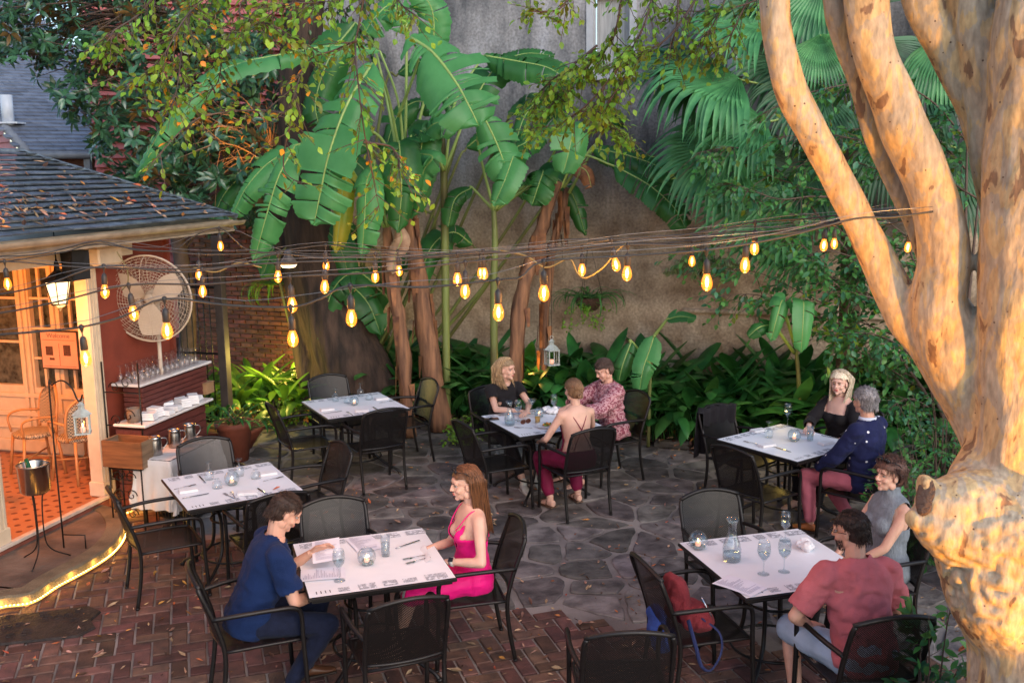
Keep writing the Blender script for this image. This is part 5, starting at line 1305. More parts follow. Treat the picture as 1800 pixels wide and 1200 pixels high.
# rows of glasses
R = random.Random(17); rowg = 'upturned wine glasses crowded on the top marble shelf'
t0 = empty('stacked_wine_glass'); tag(t0, 'x', 'wine glass'); mb = MB()
mb.lathe([(.030,0),(.036,.03),(.034,.06),(.016,.085),(.004,.095),(.0035,.15),(.008,.158),(.032,.163),(.032,.166),(.003,.164)], 14); mb.build('glass', glassmat('shelf_glass', (.95,.93,.92), 1.2, .08), t0)
k = 0
for i in range(13):
    for j in range(3):
        place(t0, k > 0, pl(.03+j*.088+R.gauss(0,.004), .30+i*.088+R.gauss(0,.004), 1.22), R.uniform(0,6), 'clear upturned wine glass in the crowd of glasses on the top marble shelf', rowg); k += 1
# plates and folded napkins on the lower shelf
R = random.Random(7)
nplace = [(.36,.22),(.34,.36),(.40,.45),(.26,.50),(.38,.62),(.27,.70),(.39,.78),(.30,.88),(.40,.95),(.33,1.08)]
for i, (x, y) in enumerate(nplace):
    t = PR_['folded_napkin']; m_ = R.choice((1,2,2,3))
    place(t[0], True, pl(x, y, .871), PR+R.uniform(-.6,.6)+1.2, ['thick napkin stack nearest the iron rack on the lower marble shelf','second napkin pile from the iron rack on the lower marble shelf','front napkin pile beside the second pile on the lower marble shelf','napkin pile at the back near the middle of the lower marble shelf','front napkin pile near the middle of the lower marble shelf','flat napkin pile behind the middle of the lower marble shelf','front napkin pile past the middle of the lower marble shelf','back napkin pile toward the plants on the lower marble shelf','front napkin pile close to the plants on the lower marble shelf','last napkin pile at the plant end of the lower marble shelf'][i], 'folded napkins piled on the lower marble shelf', scale=(1.35,1.1,1.2+m_))
gm = empty('cutlery_basket', pl(.27,.12,.87), PR, 'small grey wire basket at the near end of the lower marble shelf', 'basket'); mb = MB(); mb.lathe([(.06,0),(.065,.14),(.062,.14),(.057,.004),(0,.004)], 12); mb.build('basket', pm('wirebask', (.22,.17,.13), .5, bump=1, bscale=90), gm)
# wooden box on a stand
wb_ = empty('wooden_box', pl(.56,-.37,.60), PR, 'open brown wooden box on an iron stand by the corner post', 'box')
wood = pm('boxwood', (.26,.10,.035), .55, var=.45, scale=4, stretch=(1,1,9), bump=.3); wood2 = pm('boxwood2', (.23,.15,.09), .6, var=.4, scale=4, stretch=(1,1,9), bump=.3)
mb = MB(); mb.box((0,-.115,.125), (.42,.016,.25), bev=.002); mb.box((0,.115,.125), (.42,.016,.25), bev=.002); mb.box((0,0,.010), (.40,.212,.016)); mb.build('box', wood, wb_)
for s_ in (-1, 1): mb = MB(); mb.box((s_*.203,0,.125), (.016,.214,.25)); mb.build('end_board', wood2, wb_)
sd = empty('iron_stand', pl(.56,-.37,0), PR, 'black iron stand with scrolls carrying the wooden box', 'stand'); mb = MB()
for x in (-.17,.17):
    for y in (-.09,.09): mb.tube([(x,y,0),(x,y,.59)], .007, 6)
mb.tube([(-.17,-.09,.58),(.17,-.09,.58),(.17,.09,.58),(-.17,.09,.58),(-.17,-.09,.58)], .007, 6)
for z in (.15,.33,.5): scroll((.05,-.09,z), .06, 1); scroll((-.08,-.09,z), .06, -1)
mb.build('frame', iron, sd)
cr = empty('plastic_crate', pl(.84,-.02,.0), PR-.2, 'black open work plastic crate on the ground below the wooden box', 'crate'); mb = MB()
for k in range(9):
    for s_ in (-1,1): mb.box((-.16+.04*k, s_*.14, .15), (.012,.01,.28)); mb.box((s_*.17, -.14+.035*k, .15), (.01,.012,.28))
for z in (.02,.08,.14,.2,.28): mb.box((0,-.14,z), (.35,.012,.014)); mb.box((0,.14,z), (.35,.012,.014)); mb.box((.17,0,z), (.012,.28,.014)); mb.box((-.17,0,z), (.012,.28,.014))
mb.box((0,0,.015), (.34,.28,.01)); mb.build('lattice', pm('crateb', (.02,.018,.018), .5), cr)
# draped side table and pitchers
sdt = empty('side_table', pl(.82,.02,0), PR, 'small side table under a white cloth in front of the serving station', 'table'); mb = MB(); mb.box((0,0,.66), (.36,.84,.02))
for x in (-.15,.15):
    for y in (-.38,.38): mb.box((x,y,.33), (.03,.03,.65))
mb.build('top', blk, sdt)
vs = []; nx, ny = 26, 40; mb = MB()
for j in range(ny+1):
    for i in range(nx+1):
        x = (-.5+i/nx)*1.0; y = (-.5+j/ny)*1.44; ox = max(0, abs(x)-.185); oy = max(0, abs(y)-.425); drop = min(.56, max(ox, oy)*1.6)
        X = max(-.187, min(.187, x))+(.02*sin(y*38)+.045)*min(1,ox*4)*(1 if x > 0 else -1); Y = max(-.427, min(.427, y))+(.02*sin(x*40)+.045)*min(1,oy*4)*(1 if y > 0 else -1)
        vs.append((X, Y, .675-drop+.006*noise.noise(Vector((x*14,y*14,0)))))
mb.add(vs, [(j*(nx+1)+i, j*(nx+1)+i+1, (j+1)*(nx+1)+i+1, (j+1)*(nx+1)+i) for j in range(ny) for i in range(nx)], 0, True)
o = mb.build('tablecloth', pm('clothw', (.62,.58,.56), .85, var=.08, bump=.3)); o.location = pl(.82,.02,0); o.rotation_euler = (0,0,PR); tag(o, 'white cloth hanging over the side table with the pitchers', 'tablecloth')
proto('water_pitcher', 'pitcher', lambda t: None); t = PR_['water_pitcher'][0]
mb = MB(); mb.lathe([(0,.002),(.058,0),(.062,.02),(.056,.13),(.050,.155),(.056,.172),(.053,.172),(.047,.155),(.052,.13),(.055,.01),(0,.008)], 20); mb.tube(spline([(.052,0,.15),(.10,0,.14),(.108,0,.09),(.06,0,.04)], 5), .006, 6); mb.build('pitcher', pm('pitchsteel', (.45,.42,.40), .28, metal=1, var=.3, scale=12), t)
for i, (y, lb) in enumerate([(-.26,'steel water pitcher nearest the wooden box'),(.02,'middle steel water pitcher of three on the white cloth'),(.24,'steel water pitcher nearest the plants on the white cloth')]):
    place(t, i > 0, pl(.76+.02*i, y, .678), .6, lb, 'steel pitchers on the white cloth')
# pedestal fan
fc = at(262, 525, 9.98); fn = empty('pedestal_fan', (fc.x, fc.y, 0), radians(-4), 'large white cage fan on a pole in front of the red wall', 'fan'); fz = fc.z; RF = .44
fw = pm('fan_warm_tan', (.52,.43,.34), .45, var=.1)  # white fan tinted tan: warm light put into the base colour
TM = Matrix.Translation((0,0,fz)) @ Matrix.Rotation(radians(4), 4, 'X')
def circ(r, y, n=48): return [TM @ Vector((r*cos(2*pi*k/n), y, r*sin(2*pi*k/n))) for k in range(n+1)]
mb = MB()
mb.tube(circ(RF, 0), .010, 6)
for s_ in (-1, 1):
    for k in range(1, 15): r_ = RF*k/15.; mb.tube(circ(r_, s_*.11*sqrt(max(0, 1-(r_/RF)**2))), .0018, 4)
    for k in range(44):
        a = 2*pi*k/44; mb.tube([TM @ Vector((RF*q*cos(a+.35*(1-q)), s_*.11*sqrt(max(0,1-q*q)), RF*q*sin(a+.35*(1-q)))) for q in (.1,.4,.7,.9,1.0)], .0015 if k % 11 else .0035, 4)
mb.build('cage', fw, fn)
mb = MB()
for k in range(3):
    a = 2*pi*k/3+.5; vs = []
    for i in range(7):
        f = i/6
        for j in range(5):
            g = -.5+j/4; r_ = .05+.33*f; w_ = .10+.16*sin(pi*min(1,f*.8+.1)); A_ = a+g*w_*2/(.25+r_); vs.append(TM @ Vector((r_*cos(A_), .05*g+.0, r_*sin(A_))))
    mb.add(vs, [(i*5+j, i*5+j+1, i*5+5+j+1, i*5+5+j) for i in range(6) for j in range(4)], 0, True)
mb.ell((0,0,0), (.055,.05,.055), 12, M=TM); mb.build('blades', fw, fn)
mb = MB(); mb.tube([TM @ Vector((0,.08,0)), TM @ Vector((0,.26,0))], .075, 14); mb.tube([(0,.16,fz-.06),(0,.16,fz-.38)], .035, 10); mb.tube([(0,.16,fz-.3),(0,.16,.03)], .02, 10); mb.lathe([(.24,0),(.24,.02),(.05,.05),(.02,.06)], 24, (0,.16,0)); mb.build('stand', fw, fn)
# champagne bucket on its stand
bk_ = empty('ice_bucket', pl(.47,-1.50,.09), 0, 'steel ice bucket with a green bottle neck on a wire stand', 'ice bucket'); mb = MB()
mb.lathe([(0,.60),(.10,.60),(.118,.62),(.128,.83),(.136,.845),(.130,.85),(.124,.835),(.112,.625),(0,.612)], 28); mb.build('bucket', pm('bucket', (.45,.36,.30), .22, metal=1, var=.2), bk_)
for k in range(3):
    a = 2*pi*k/3+.6; mb = MB(); mb.tube(spline([(.10*cos(a),.10*sin(a),.62),(.045*cos(a),.045*sin(a),.55),(.035*cos(a),.035*sin(a),.22),(.08*cos(a),.08*sin(a),.09),(.22*cos(a),.22*sin(a),0)], 5), .006, 6); mb.build('leg', iron, bk_)
mb = MB(); mb.tube([(.0,.0,.66),(-.07,.03,.88)], [.03,.016], 10); mb.build('bottle', pm('bottleg', (.02,.10,.04), .1), bk_)
# shepherd's hook
hk = empty('plant_hook', pl(.44,-1.20,.09), -.1, 'tall thin iron hook standing on the landing', 'hook'); mb = MB()
mb.tube(spline([(0,0,0),(0,0,1.36),(.03,0,1.44),(.12,0,1.48),(.20,0,1.42),(.24,0,1.32),(.27,0,1.31),(.29,0,1.36)], 5), .007, 6); mb.tube([(0,0,.12),(.2,0,.12),(.2,0,.0)], .006, 6); mb.build('hook', iron, hk)
def lantern(p, rz, label, s_=1, lit=True, col=(.42,.47,.45)):
    t = empty('candle_lantern', p, rz, label, 'lantern', 'small hanging candle lanterns'); t.scale = (s_,)*3; mb = MB(); w_ = .055; H_ = .15
    for x in (-w_,w_):
        for y in (-w_,w_): mb.box((x,y,H_/2), (.010,.010,H_))
    for z in (0,H_): mb.box((0,0,z), (2*w_+.018,2*w_+.018,.012))
    for x in (-w_,w_):
        mb.box((x,0,H_/2), (.006,.006,H_)); mb.box((0,x,H_/2), (.006,.006,H_))
    mb.lathe([(.082,H_+.005),(.05,H_+.04),(.026,H_+.055),(.026,H_+.085),(.034,H_+.09),(.006,H_+.115)], 4, smooth=False); mb.tube([(.018*cos(a), 0, H_+.13+.018*sin(a)) for a in [2*pi*k/10 for k in range(11)]], .003, 5)
    mb.build('frame', pm('lanternm', col, .6, var=.3, scale=30), t)
    mb = MB(); mb.box((0,0,H_/2), (2*w_-.01,2*w_-.01,H_-.02)); mb.build('glass', gls, t)
    mb = MB(); mb.tube([(0,0,.008),(0,0,.05)], .02, 10); o = mb.build('candle', MATS['wax'], t)
    if lit: mb = MB(); mb.lathe([(0,.052),(.006,.060),(.002,.078),(0,.082)], 8); mb.build('flame', emat('flame2', (1,.45,.10), 40), t); 
lantern(pl(.44,-1.20,.09)+Vector((.265,-.02,1.03)), .3, 'lit grey candle lantern hanging from the iron hook', 1.0)
# striped cane chairs inside the pavilion
cane = pm('cane', (.50,.24,.09), .4, var=.3, scale=8); weave = bpy.data.materials.new('weave'); weave.use_nodes = True; t_ = weave.node_tree; N = t_.nodes; L = t_.links; b = N["Principled BSDF"]; b.inputs["Roughness"].default_value = .5
tc = N.new("ShaderNodeTexCoord"); ck = N.new("ShaderNodeTexChecker"); ck.inputs["Scale"].default_value = 60; ck.inputs["Color1"].default_value = (.50,.38,.24,1); ck.inputs["Color2"].default_value = (.07,.06,.05,1); L.new(tc.outputs["Object"], ck.inputs["Vector"]); L.new(ck.outputs["Color"], b.inputs["Base Color"])
c0 = empty('cane_bistro_chair'); tag(c0, 'x', 'chair')
mb = MB(); mb.loft([((0,0,.43),.21,.20,None),((0,0,.46),.225,.215,None),((0,0,.475),.20,.19,None)], 20); mb.build('seat', weave, c0)
mb = MB(); n = 12; vs = []
for j in range(9):
    for i in range(n+1):
        f = -1+2*i/n; z = .50+.42*j/8; w_ = .24*sqrt(max(.02, 1-(max(0,(j/8-.35))/.66)**2)); vs.append((f*w_, -.20-.03*j/8+.06*f*f, z))
mb.add(vs, [(j*(n+1)+i, j*(n+1)+i+1, (j+1)*(n+1)+i+1, (j+1)*(n+1)+i) for j in range(8) for i in range(n)], 0, True); mb.build('backrest', weave, c0)
mb = MB(); mb.tube(spline([(-.24,-.14,.46),(-.255,-.15,.62),(-.22,-.18,.82),(0,-.235,.93),(.22,-.18,.82),(.255,-.15,.62),(.24,-.14,.46)], 5), .014, 8); mb.tube(spline([(-.25,-.15,.64),(-.27,.05,.66),(-.22,.18,.62),(-.19,.17,.46)], 5), .012, 8); mb.build('back_frame', cane, c0)
mb = MB(); mb.tube(spline([(.25,-.15,.64),(.27,.05,.66),(.22,.18,.62),(.19,.17,.46)], 5), .012, 8); mb.build('arm', cane, c0)
for sx in (-1,1):
    for sy in (-1,1): mb = MB(); mb.tube([(sx*.17,sy*.16,.45),(sx*.21,sy*.21,0)], .016, 8); mb.build('leg', cane, c0)
mb = MB(); mb.tube([(-.19,-.18,.2),(.19,.18,.2)], .009, 6); mb.tube([(-.19,.18,.22),(.19,-.18,.22)], .009, 6); mb.build('brace', cane, c0)
for i, (x, y, r_, lb) in enumerate([(-1.20,.45,2.6,'cane bistro chair facing us against the panelled end wall'),(-.62,.42,1.3,'cane bistro chair turned sideways beside the corner post'),(-.95,-.75,-2.6,'cane bistro chair with its striped back to us near the ice bucket')]):
    place(c0, i > 0, pl(x, y, .14), PR+r_, lb, 'striped cane chairs in the pavilion')
# pots
terra = pm('terracotta', (.22,.060,.032), .75, var=.3, scale=6, bump=.4)
pb = empty('terracotta_bowl', (-3.36,11.65,0), 0, 'wide low terracotta bowl of arching green leaves', 'planter'); mb = MB(); mb.lathe([(0,.01),(.20,0),(.30,.16),(.37,.24),(.38,.27),(.35,.27),(.33,.22),(0,.21)], 28); mb.build('bowl', terra, pb)
p2_ = empty('terracotta_pot', pl(.36,1.80,0), .3, 'tapering terracotta pot beside the marble shelves', 'planter'); mb = MB(); mb.lathe([(0,.01),(.14,0),(.19,.38),(.215,.40),(.215,.46),(.19,.46),(.185,.42),(0,.42)], 24); mb.build('pot', terra, p2_)
cb = empty('cardboard_box', pl(.22,1.42,.87), PR, 'small tan cardboard box at the far end of the lower marble shelf', 'box'); mb = MB(); mb.box((0,0,.06), (.2,.16,.12), bev=.003); mb.box((0,0,.125), (.21,.17,.008)); mb.build('box', pm('cardb', (.35,.20,.10), .8), cb)
# iron gate and post between the pavilion and the brick wall
gp = at(340, 600, 12.6); ig = empty('iron_gate', (gp.x, gp.y, 0), -.3, 'narrow black iron bar gate beyond the pavilion', 'gate'); mb = MB()
for k in range(9): mb.tube([(-.36+.09*k,0,.05),(-.36+.09*k,0,2.0),], .008, 6); mb.lathe([(.014,2.0),(0,2.06)], 6, (-.36+.09*k,0,0))
for z in (.15,1.0,1.85): mb.box((0,0,z), (.76,.012,.03))
mb.build('bars', iron, ig); mb = MB(); mb.box((.44,0,1.25), (.11,.11,2.5), bev=.01); mb.build('post', pm('gatepost', (.06,.045,.04), .7, var=.3), ig)
# doormat
mt = G(40, 1105, 0); dm = empty('doormat', (mt.x, mt.y, 0), radians(14), 'dark rubber doormat with a scrolled edge lying on the bricks', 'doormat'); mb = MB()
pts = [(-.75,-.22),(.42,-.26),(.52,-.14),(.47,0),(.52,.14),(.42,.26),(-.75,.22)]
mb.add([(x,y,.002) for x,y in pts]+[(x*.985,y*.97,.018) for x,y in pts], [tuple(range(7,14))]+[(k,(k+1)%7,7+(k+1)%7,7+k) for k in range(7)]); mb.build('mat', pm('matb', (.035,.025,.022), .8, var=.6, scale=14, bump=2, bscale=30), dm)
mb = MB(); R = random.Random(2)
for k in range(22): c = (R.uniform(-.7,.4), R.uniform(-.2,.2), .02); mb.tube([(c[0]+.04*cos(a)*(1-a/8), c[1]+.04*sin(a)*(1-a/8), .019) for a in [q*.6 for q in range(11)]], .005, 5)
mb.build('relief', MATS['matb'], dm, kind='stuff')
# menu in the hand of the man in navy, napkin in the hands of the woman in pink, bag, jacket, etc
hw = i1['A'][-1][1]; W1 = m1.matrix_basis if False else Matrix.Translation(m1.location) @ Matrix.Rotation(m1.rotation_euler[2], 4, 'Z')
q = W1 @ (hw+Vector((.02,.09,.005))); mh = place(PR_['menu'][0], True, q, 0, 'menu held up in the hand of the man in the navy shirt', 'menus on the front table', rot=(radians(9), radians(-5), m1.rotation_euler[2]+1.35))
W2 = Matrix.Translation(m2.location) @ Matrix.Rotation(m2.rotation_euler[2], 4, 'Z'); a_, b_ = i2['A'][-1][1], i2['A'][1][1]
mb = MB(); n = 12; vs = []
for j in range(n+1):
    for i in range(n+1):
        u_, v_ = i/n, j/n; x = -.14+.28*u_; y = .10*sin(v_*1.2)+.12*v_; z = .03-.28*v_*v_+.05*sin(u_*9)*v_+.02*cos(v_*8); vs.append((x*(1-.2*v_), y*.9, z))
mb.add(vs, [(j*(n+1)+i, j*(n+1)+i+1, (j+1)*(n+1)+i+1, (j+1)*(n+1)+i) for j in range(n) for i in range(n)], 0, True)
o = mb.build('opened_napkin', linen); o.location = W2 @ ((a_+b_)/2+Vector((0,.06,-.02))); o.rotation_euler = (0,0,m2.rotation_euler[2]); tag(o, 'white napkin opened in the hands of the woman in pink', 'napkin')
co, cp_, crz = CHS['fr_w']; bg_ = empty('shoulder_bag', (cp_.x, cp_.y, .44), crz, 'red shoulder bag with a navy strap lying on the chair', 'bag'); mb = MB()
mb.ell((-.04,-.12,.17), (.12,.07,.16), 16); mb.ell((.05,-.04,.08), (.17,.12,.09), 14); mb.ell((-.10,-.04,.07), (.10,.10,.08), 12)
link('bag', remesh(mb.mesh('b', []), .010, 4, warp=lambda v: v+v.normalized()*(.045*noise.noise(v*9)-.03*abs(noise.noise(v*17))), name='bag', mats=[cloth('bagred', (.24,.035,.045), bump=.8)]), bg_)
mb = MB(); mb.tube(spline([(.16,-.05,.12),(.24,.03,.05),(.29,.02,-.05),(.30,-.05,-.15),(.29,-.11,-.12),(.27,-.14,.0),(.16,-.14,.12)], 6), .014, 6, flat=.3); mb.build('strap', cloth('bagnavy', (.03,.04,.12)), bg_)
mb = MB(); mb.tube([(.13,-.04,.24),(.15,.02,.12),(.14,.04,.02)], .006, 6); mb.build('zip', steel, bg_)
ju = empty('blue_cardigan', (cp_.x, cp_.y, .44), crz, 'blue cardigan hanging off the back of the chair seat behind the red bag', 'cardigan'); mb = MB(); mb.ell((.02,-.27,-.02), (.17,.05,.10), 14); mb.ell((-.05,-.25,.06), (.12,.05,.08), 12)
link('knit', remesh(mb.mesh('b', []), .010, 4, warp=lambda v: v+v.normalized()*.02*noise.noise(v*13), name='knit', mats=[cloth('cardblue', (.04,.09,.35))]), ju)
co, cp_, crz = CHS['br_n']; jk = empty('dark_jacket', (cp_.x, cp_.y, .0), crz, 'dark jacket draped over the back of the chair beside the plants', 'jacket'); mb = MB()
vs = []; n, H = 20, 16
for j in range(H+1):
    for i in range(n+1):
        f = -1+2*i/n; g = j/H; z = .92-.50*abs(g-.28)/.72*1.0+.012*sin(f*11); y = -.34-.035*(1-f*f) + (.05 if g < .28 else -.04)+.018*sin(f*14+g*3)-(.28-g)*.0; vs.append((f*.255, y, z-.02*f*f))
mb.add(vs, [(j*(n+1)+i, j*(n+1)+i+1, (j+1)*(n+1)+i+1, (j+1)*(n+1)+i) for j in range(H) for i in range(n)], 0, True); mb.build('cloth', cloth('jacketb', (.015,.013,.016)), jk)
# wallet on the sheet near the woman in grey
fm = empty('face_mask', G(1538, 1003, Zt), .4, 'folded dark blue cloth mask with a pink band on the table corner', 'mask'); mb = MB(); mb.ell((0,0,.014), (.06,.035,.013), 12); mb.ell((.03,.01,.02), (.04,.03,.012), 10); link('cloth', remesh(mb.mesh('b', []), .005, 2, warp=lambda v: v+Vector((0,0,.01))*noise.noise(v*40), name='cloth', mats=[cloth('maskn', (.015,.03,.07))]), fm)
mb = MB(); mb.tube(spline([(-.05,.0,.01),(-.08,-.03,.005),(-.03,-.05,.008),(.02,-.035,.01)], 4), .005, 6); mb.build('band', cloth('maskp', (.75,.02,.12)), fm)
# ================================================================ string lights
cordm = pm('cord', (.05,.047,.045), .55, var=.3, bump=.2); wirem = pm('wire', (.30,.29,.28), .35, metal=.8, var=.1)
bglass = bpy.data.materials.new('bulb_glass'); bglass.use_nodes = True; t_ = bglass.node_tree; N = t_.nodes; L = t_.links; N.remove(N["Principled BSDF"])
tr = N.new("ShaderNodeBsdfTransparent"); em = N.new("ShaderNodeEmission"); em.inputs[0].default_value = (1,.24,.015,1); em.inputs[1].default_value = 1.7; mx = N.new("ShaderNodeMixShader"); mx.inputs[0].default_value = .5
gl = N.new("ShaderNodeBsdfGlossy"); gl.inputs["Roughness"].default_value = .05; m2_ = N.new("ShaderNodeMixShader"); m2_.inputs[0].default_value = .07
L.new(tr.outputs[0], mx.inputs[1]); L.new(em.outputs[0], mx.inputs[2]); L.new(mx.outputs[0], m2_.inputs[1]); L.new(gl.outputs[0], m2_.inputs[2]); L.new(m2_.outputs[0], N["Material Output"].inputs[0])
fil = emat('filament', (1,.60,.20), 12)
b0 = empty('light_bulb'); tag(b0, 'x', 'light bulb')     # origin at the hook on the cord
mb = MB(); mb.lathe([(.004,.012),(.011,.006),(.011,-.004),(.005,-.020),(.0028,-.028),(.0028,-.040),(.011,-.046),(.0155,-.060),(.0165,-.098),(.014,-.104)], 12); mb.build('socket', pm('socketm', (.035,.03,.028), .5, var=.3), b0)
mb = MB(); mb.lathe([(.012,-.102),(.014,-.110),(.021,-.128),(.0240,-.145),(.0235,-.158),(.017,-.172),(.007,-.179),(.0,-.181)], 14); mb.build('glass', bglass, b0)
mb = MB(); mb.ell((0,0,-.142), (.0075,.0075,.024), 10); mb.build('filament', fil, b0)
BG = 'amber filament bulbs on the string lights'; nb_ = 0
def bulb(px, py, Y, label, power=1.0, lit=True):
    global nb_
    p = at(px, py, Y); hook = p + Vector((0,0,.145)); o = place(b0, nb_ > 0, hook, random.Random(px).uniform(0,6), label, BG, rot=(random.Random(py).gauss(0,.05), random.Random(px+1).gauss(0,.06), px)); nb_ += 1
    if lit: lamp('bulb_light', 'POINT', p+Vector((0,0,-.075)), 2.4*power, (1,.38,.06), .025)
    return hook
SY = {'A': 4.3, 'B': 4.9, 'C': 5.5, 'D': 6.2, 'E': 7.0, 'F': 8.0}
BL = {
 'A': [(148,632,'bulb nearest us on the lowest cord in front of the notice sheet'),(293,583,'bulb on the lowest cord in front of the cage fan'),(514,597,'bulb on the lowest cord before the bright green plants'),(618,560,'bulb on the lowest cord against the dark leaning trunk'),(876,550,'bulb on the lowest cord above the blonde in the black t-shirt'),(956,518,'bulb on the lowest cord beside the brown banana stem'),(1241,498,'bulb on the lowest cord beside the basket with white flowers')],
 'B': [(230,552,'bulb on the second cord before the cage fan'),(512,537,'bulb on the second cord before the brick wall'),(819,512,'bulb on the second cord right of the banana trunks'),(1103,482,'bulb on the second cord above the hanging fern'),(1311,467,'bulb on the second cord before the broad leaved shrub')],
 'C': [(186,513,'bulb on the third cord beside the fan'),(574,505,'bulb on the third cord before the leaning trunk'),(805,492,'bulb on the third cord over the banana trunks'),(1074,467,'bulb on the third cord right of the fern basket'),(1326,437,'bulb on the third cord behind the second cord bulb near the shrub')],
 'D': [(12,500,'bulb on the fourth cord farthest toward the pavilion'),(358,513,'very bright bulb on the fourth cord right of the fan'),(491,487,'bulb on the fourth cord beside the hanging flood lamp'),(661,487,'bulb on the fourth cord beside the drooping banana leaf'),(850,482,'bulb of a close pair on the fourth cord'),(1023,475,'bulb on the fourth cord above the hanging basket'),(1450,432,'bulb on the fourth cord beside the thick slanting limb')],
 'E': [(352,483,'small bulb on the fifth cord above the bright bulb'),(574,467,'small bulb on the fifth cord before the drooping leaf'),(700,477,'small bulb on the fifth cord beside the pale dry leaf'),(843,481,'small bulb of a close pair on the fifth cord'),(1216,460,'small bulb half hidden by leaves on the fifth cord'),(1466,429,'small bulb on the fifth cord touching the slanting limb'),(1598,436,'bulb between the two forks of the pale tree')],
 'F': [(387,433,'small bulb on the far cord below the roof corner'),]}
PTH = {'A': [(-250,600),(0,588),(1500,385),(1640,372)], 'B': [(-250,560),(0,550),(1500,380),(1650,368)], 'C': [(-250,525),(0,517),(1500,376),(1660,365)],
       'D': [(-250,470),(1280,408),(1600,372)], 'E': [(-200,450),(60,448),(167,424),(240,440),(1000,420),(1300,398),(1680,372)], 'F': [(-150,470),(60,452),(167,429),(300,441),(440,440),(600,452),(900,442),(1200,412),(1560,372)]}
names_ = {'A':'lowest and nearest black light cord across the courtyard','B':'second light cord up from the lowest','C':'third light cord up from the lowest','D':'fourth light cord up from the lowest','E':'fifth light cord dipping below the roof corner','F':'far dark light cord looped along the porch beam'}
for k in 'ABCDEF':
    Y = SY[k]; hooks = [bulb(px, py, Y, lab, 2.2 if (px, py) == (358,513) else 1.0) for px, py, lab in BL[k]]
    pts = sorted([at(px, py, Y + (.25 if px > 1400 and k in 'AB' else (-(Y-5.4)*.9 if px > 1450 and Y > 5.4 else 0))) for px, py in PTH[k]]+hooks, key=lambda v: v.x)
    R = random.Random(k); fin = []
    for a, b in zip(pts, pts[1:]):
        fin.append(a); m_ = max(1, int((b-a).length/.45))
        for i in range(1, m_+1):
            f = i/(m_+1.); q = a.lerp(b, f); q.z -= .022*sin(pi*f)*(b-a).length+R.gauss(0,.008); q.y += R.gauss(0,.015); fin.append(q)
    fin.append(pts[-1]); t = empty('string_light', pts[0], 0, names_[k], 'light cord', 'cords of the string lights'); o = Vector(pts[0])
    mb = MB(); mb.tube(spline([p-o for p in fin], 4), .0052, 6); mb.build('cord', cordm, t)
    mb = MB(); w0, w1 = pts[0]-o+Vector((0,.01,.03)), pts[-1]-o+Vector((0,0,.02)); wp = [w0.lerp(w1, i/14)+Vector((0,.012,0)) for i in range(15)]
    wz = [interp([p.z for p in [q-o for q in fin]], i/14) for i in range(15)]
    ws = []
    for i in range(15):
        x = wp[i].x; zs = None
        for a, b in zip(fin, fin[1:]):
            if a.x-o.x <= x <= b.x-o.x: zs = (a.lerp(b, (x-(a.x-o.x))/max(1e-6, b.x-a.x))-o); break
        q = zs.copy() if zs is not None else wp[i]; q.z += .022; ws.append(q)
    mb.tube(spline(ws, 3), .0016, 5); mb.build('guy_wire', wirem, t)
# flood lamp hanging among the cords
fl = at(507, 462, 6.3); fo = empty('flood_lamp', fl, 0, 'round white flood lamp hanging among the cords before the brick wall', 'lamp'); mb = MB(); mb.lathe([(.055,-.01),(.050,.01),(.025,.045),(.020,.075),(.005,.085)], 16); mb.build('body', pm('floodb', (.05,.05,.05), .5), fo)
mb = MB(); mb.lathe([(.054,-.011),(.04,-.028),(0,-.034)], 16); mb.build('face', pm('floodf', (.8,.75,.65), .3, emit=(1,.8,.5), es=1.0), fo)
# loose yellow looking cords sagging between the strands
for i, (pp, Y, lb) in enumerate([([(880,440),(925,450),(960,470),(1000,455),(1015,480),(1030,488),(1060,470),(1085,440),(1105,425)], 5.6, 'loose olive cord sagging in a loop above the hanging fern'), ([(205,442),(222,470),(225,495),(215,510)], 8.4, 'short loose cord hanging before the fan'), ([(340,470),(380,478),(420,462),(460,470)], 6.8, 'thin loose cord by the bright bulb')]):
    P_ = [at(x, y, Y) for x, y in pp]; o = empty('loose_cord', P_[0], 0, lb, 'cord'); mb = MB(); mb.tube(spline([p-P_[0] for p in P_], 6), .0055, 6); mb.build('cord', pm('olivecord', (.20,.16,.06), .5), o)

# ================================================================ the pale barked tree
bark = bpy.data.materials.new('smooth_bark'); bark.use_nodes = True; t_ = bark.node_tree; N = t_.nodes; L = t_.links; b = N["Principled BSDF"]; b.inputs["Roughness"].default_value = .62; b.inputs["Specular IOR Level"].default_value = .3
tc = N.new("ShaderNodeTexCoord"); mp = N.new("ShaderNodeMapping"); mp.inputs["Scale"].default_value = (1,1,.36); L.new(tc.outputs["Object"], mp.inputs[0])
n1 = N.new("ShaderNodeTexNoise"); n1.inputs["Scale"].default_value = 11; n1.inputs["Detail"].default_value = 5; n1.inputs["Distortion"].default_value = .4; L.new(mp.outputs[0], n1.inputs["Vector"])
r1 = N.new("ShaderNodeValToRGB"); e = r1.color_ramp.elements; e[0].position = .36; e[0].color = (.22,.13,.075,1); e[1].position = .385; e[1].color = (.46,.32,.17,1)
for ps, cl in ((.47,(.48,.34,.18)),(.485,(.37,.30,.22)),(.60,(.41,.34,.25)),(.615,(.52,.38,.20))): q = e.new(ps); q.color = (*cl,1)
L.new(n1.outputs["Fac"], r1.inputs[0])
n2 = N.new("ShaderNodeTexNoise"); n2.inputs["Scale"].default_value = 40; n2.inputs["Detail"].default_value = 8; L.new(mp.outputs[0], n2.inputs["Vector"])
m3 = N.new("ShaderNodeMixRGB"); m3.blend_type = 'OVERLAY'; m3.inputs[0].default_value = .7; L.new(r1.outputs[0], m3.inputs[1]); L.new(n2.outputs["Fac"], m3.inputs[2])
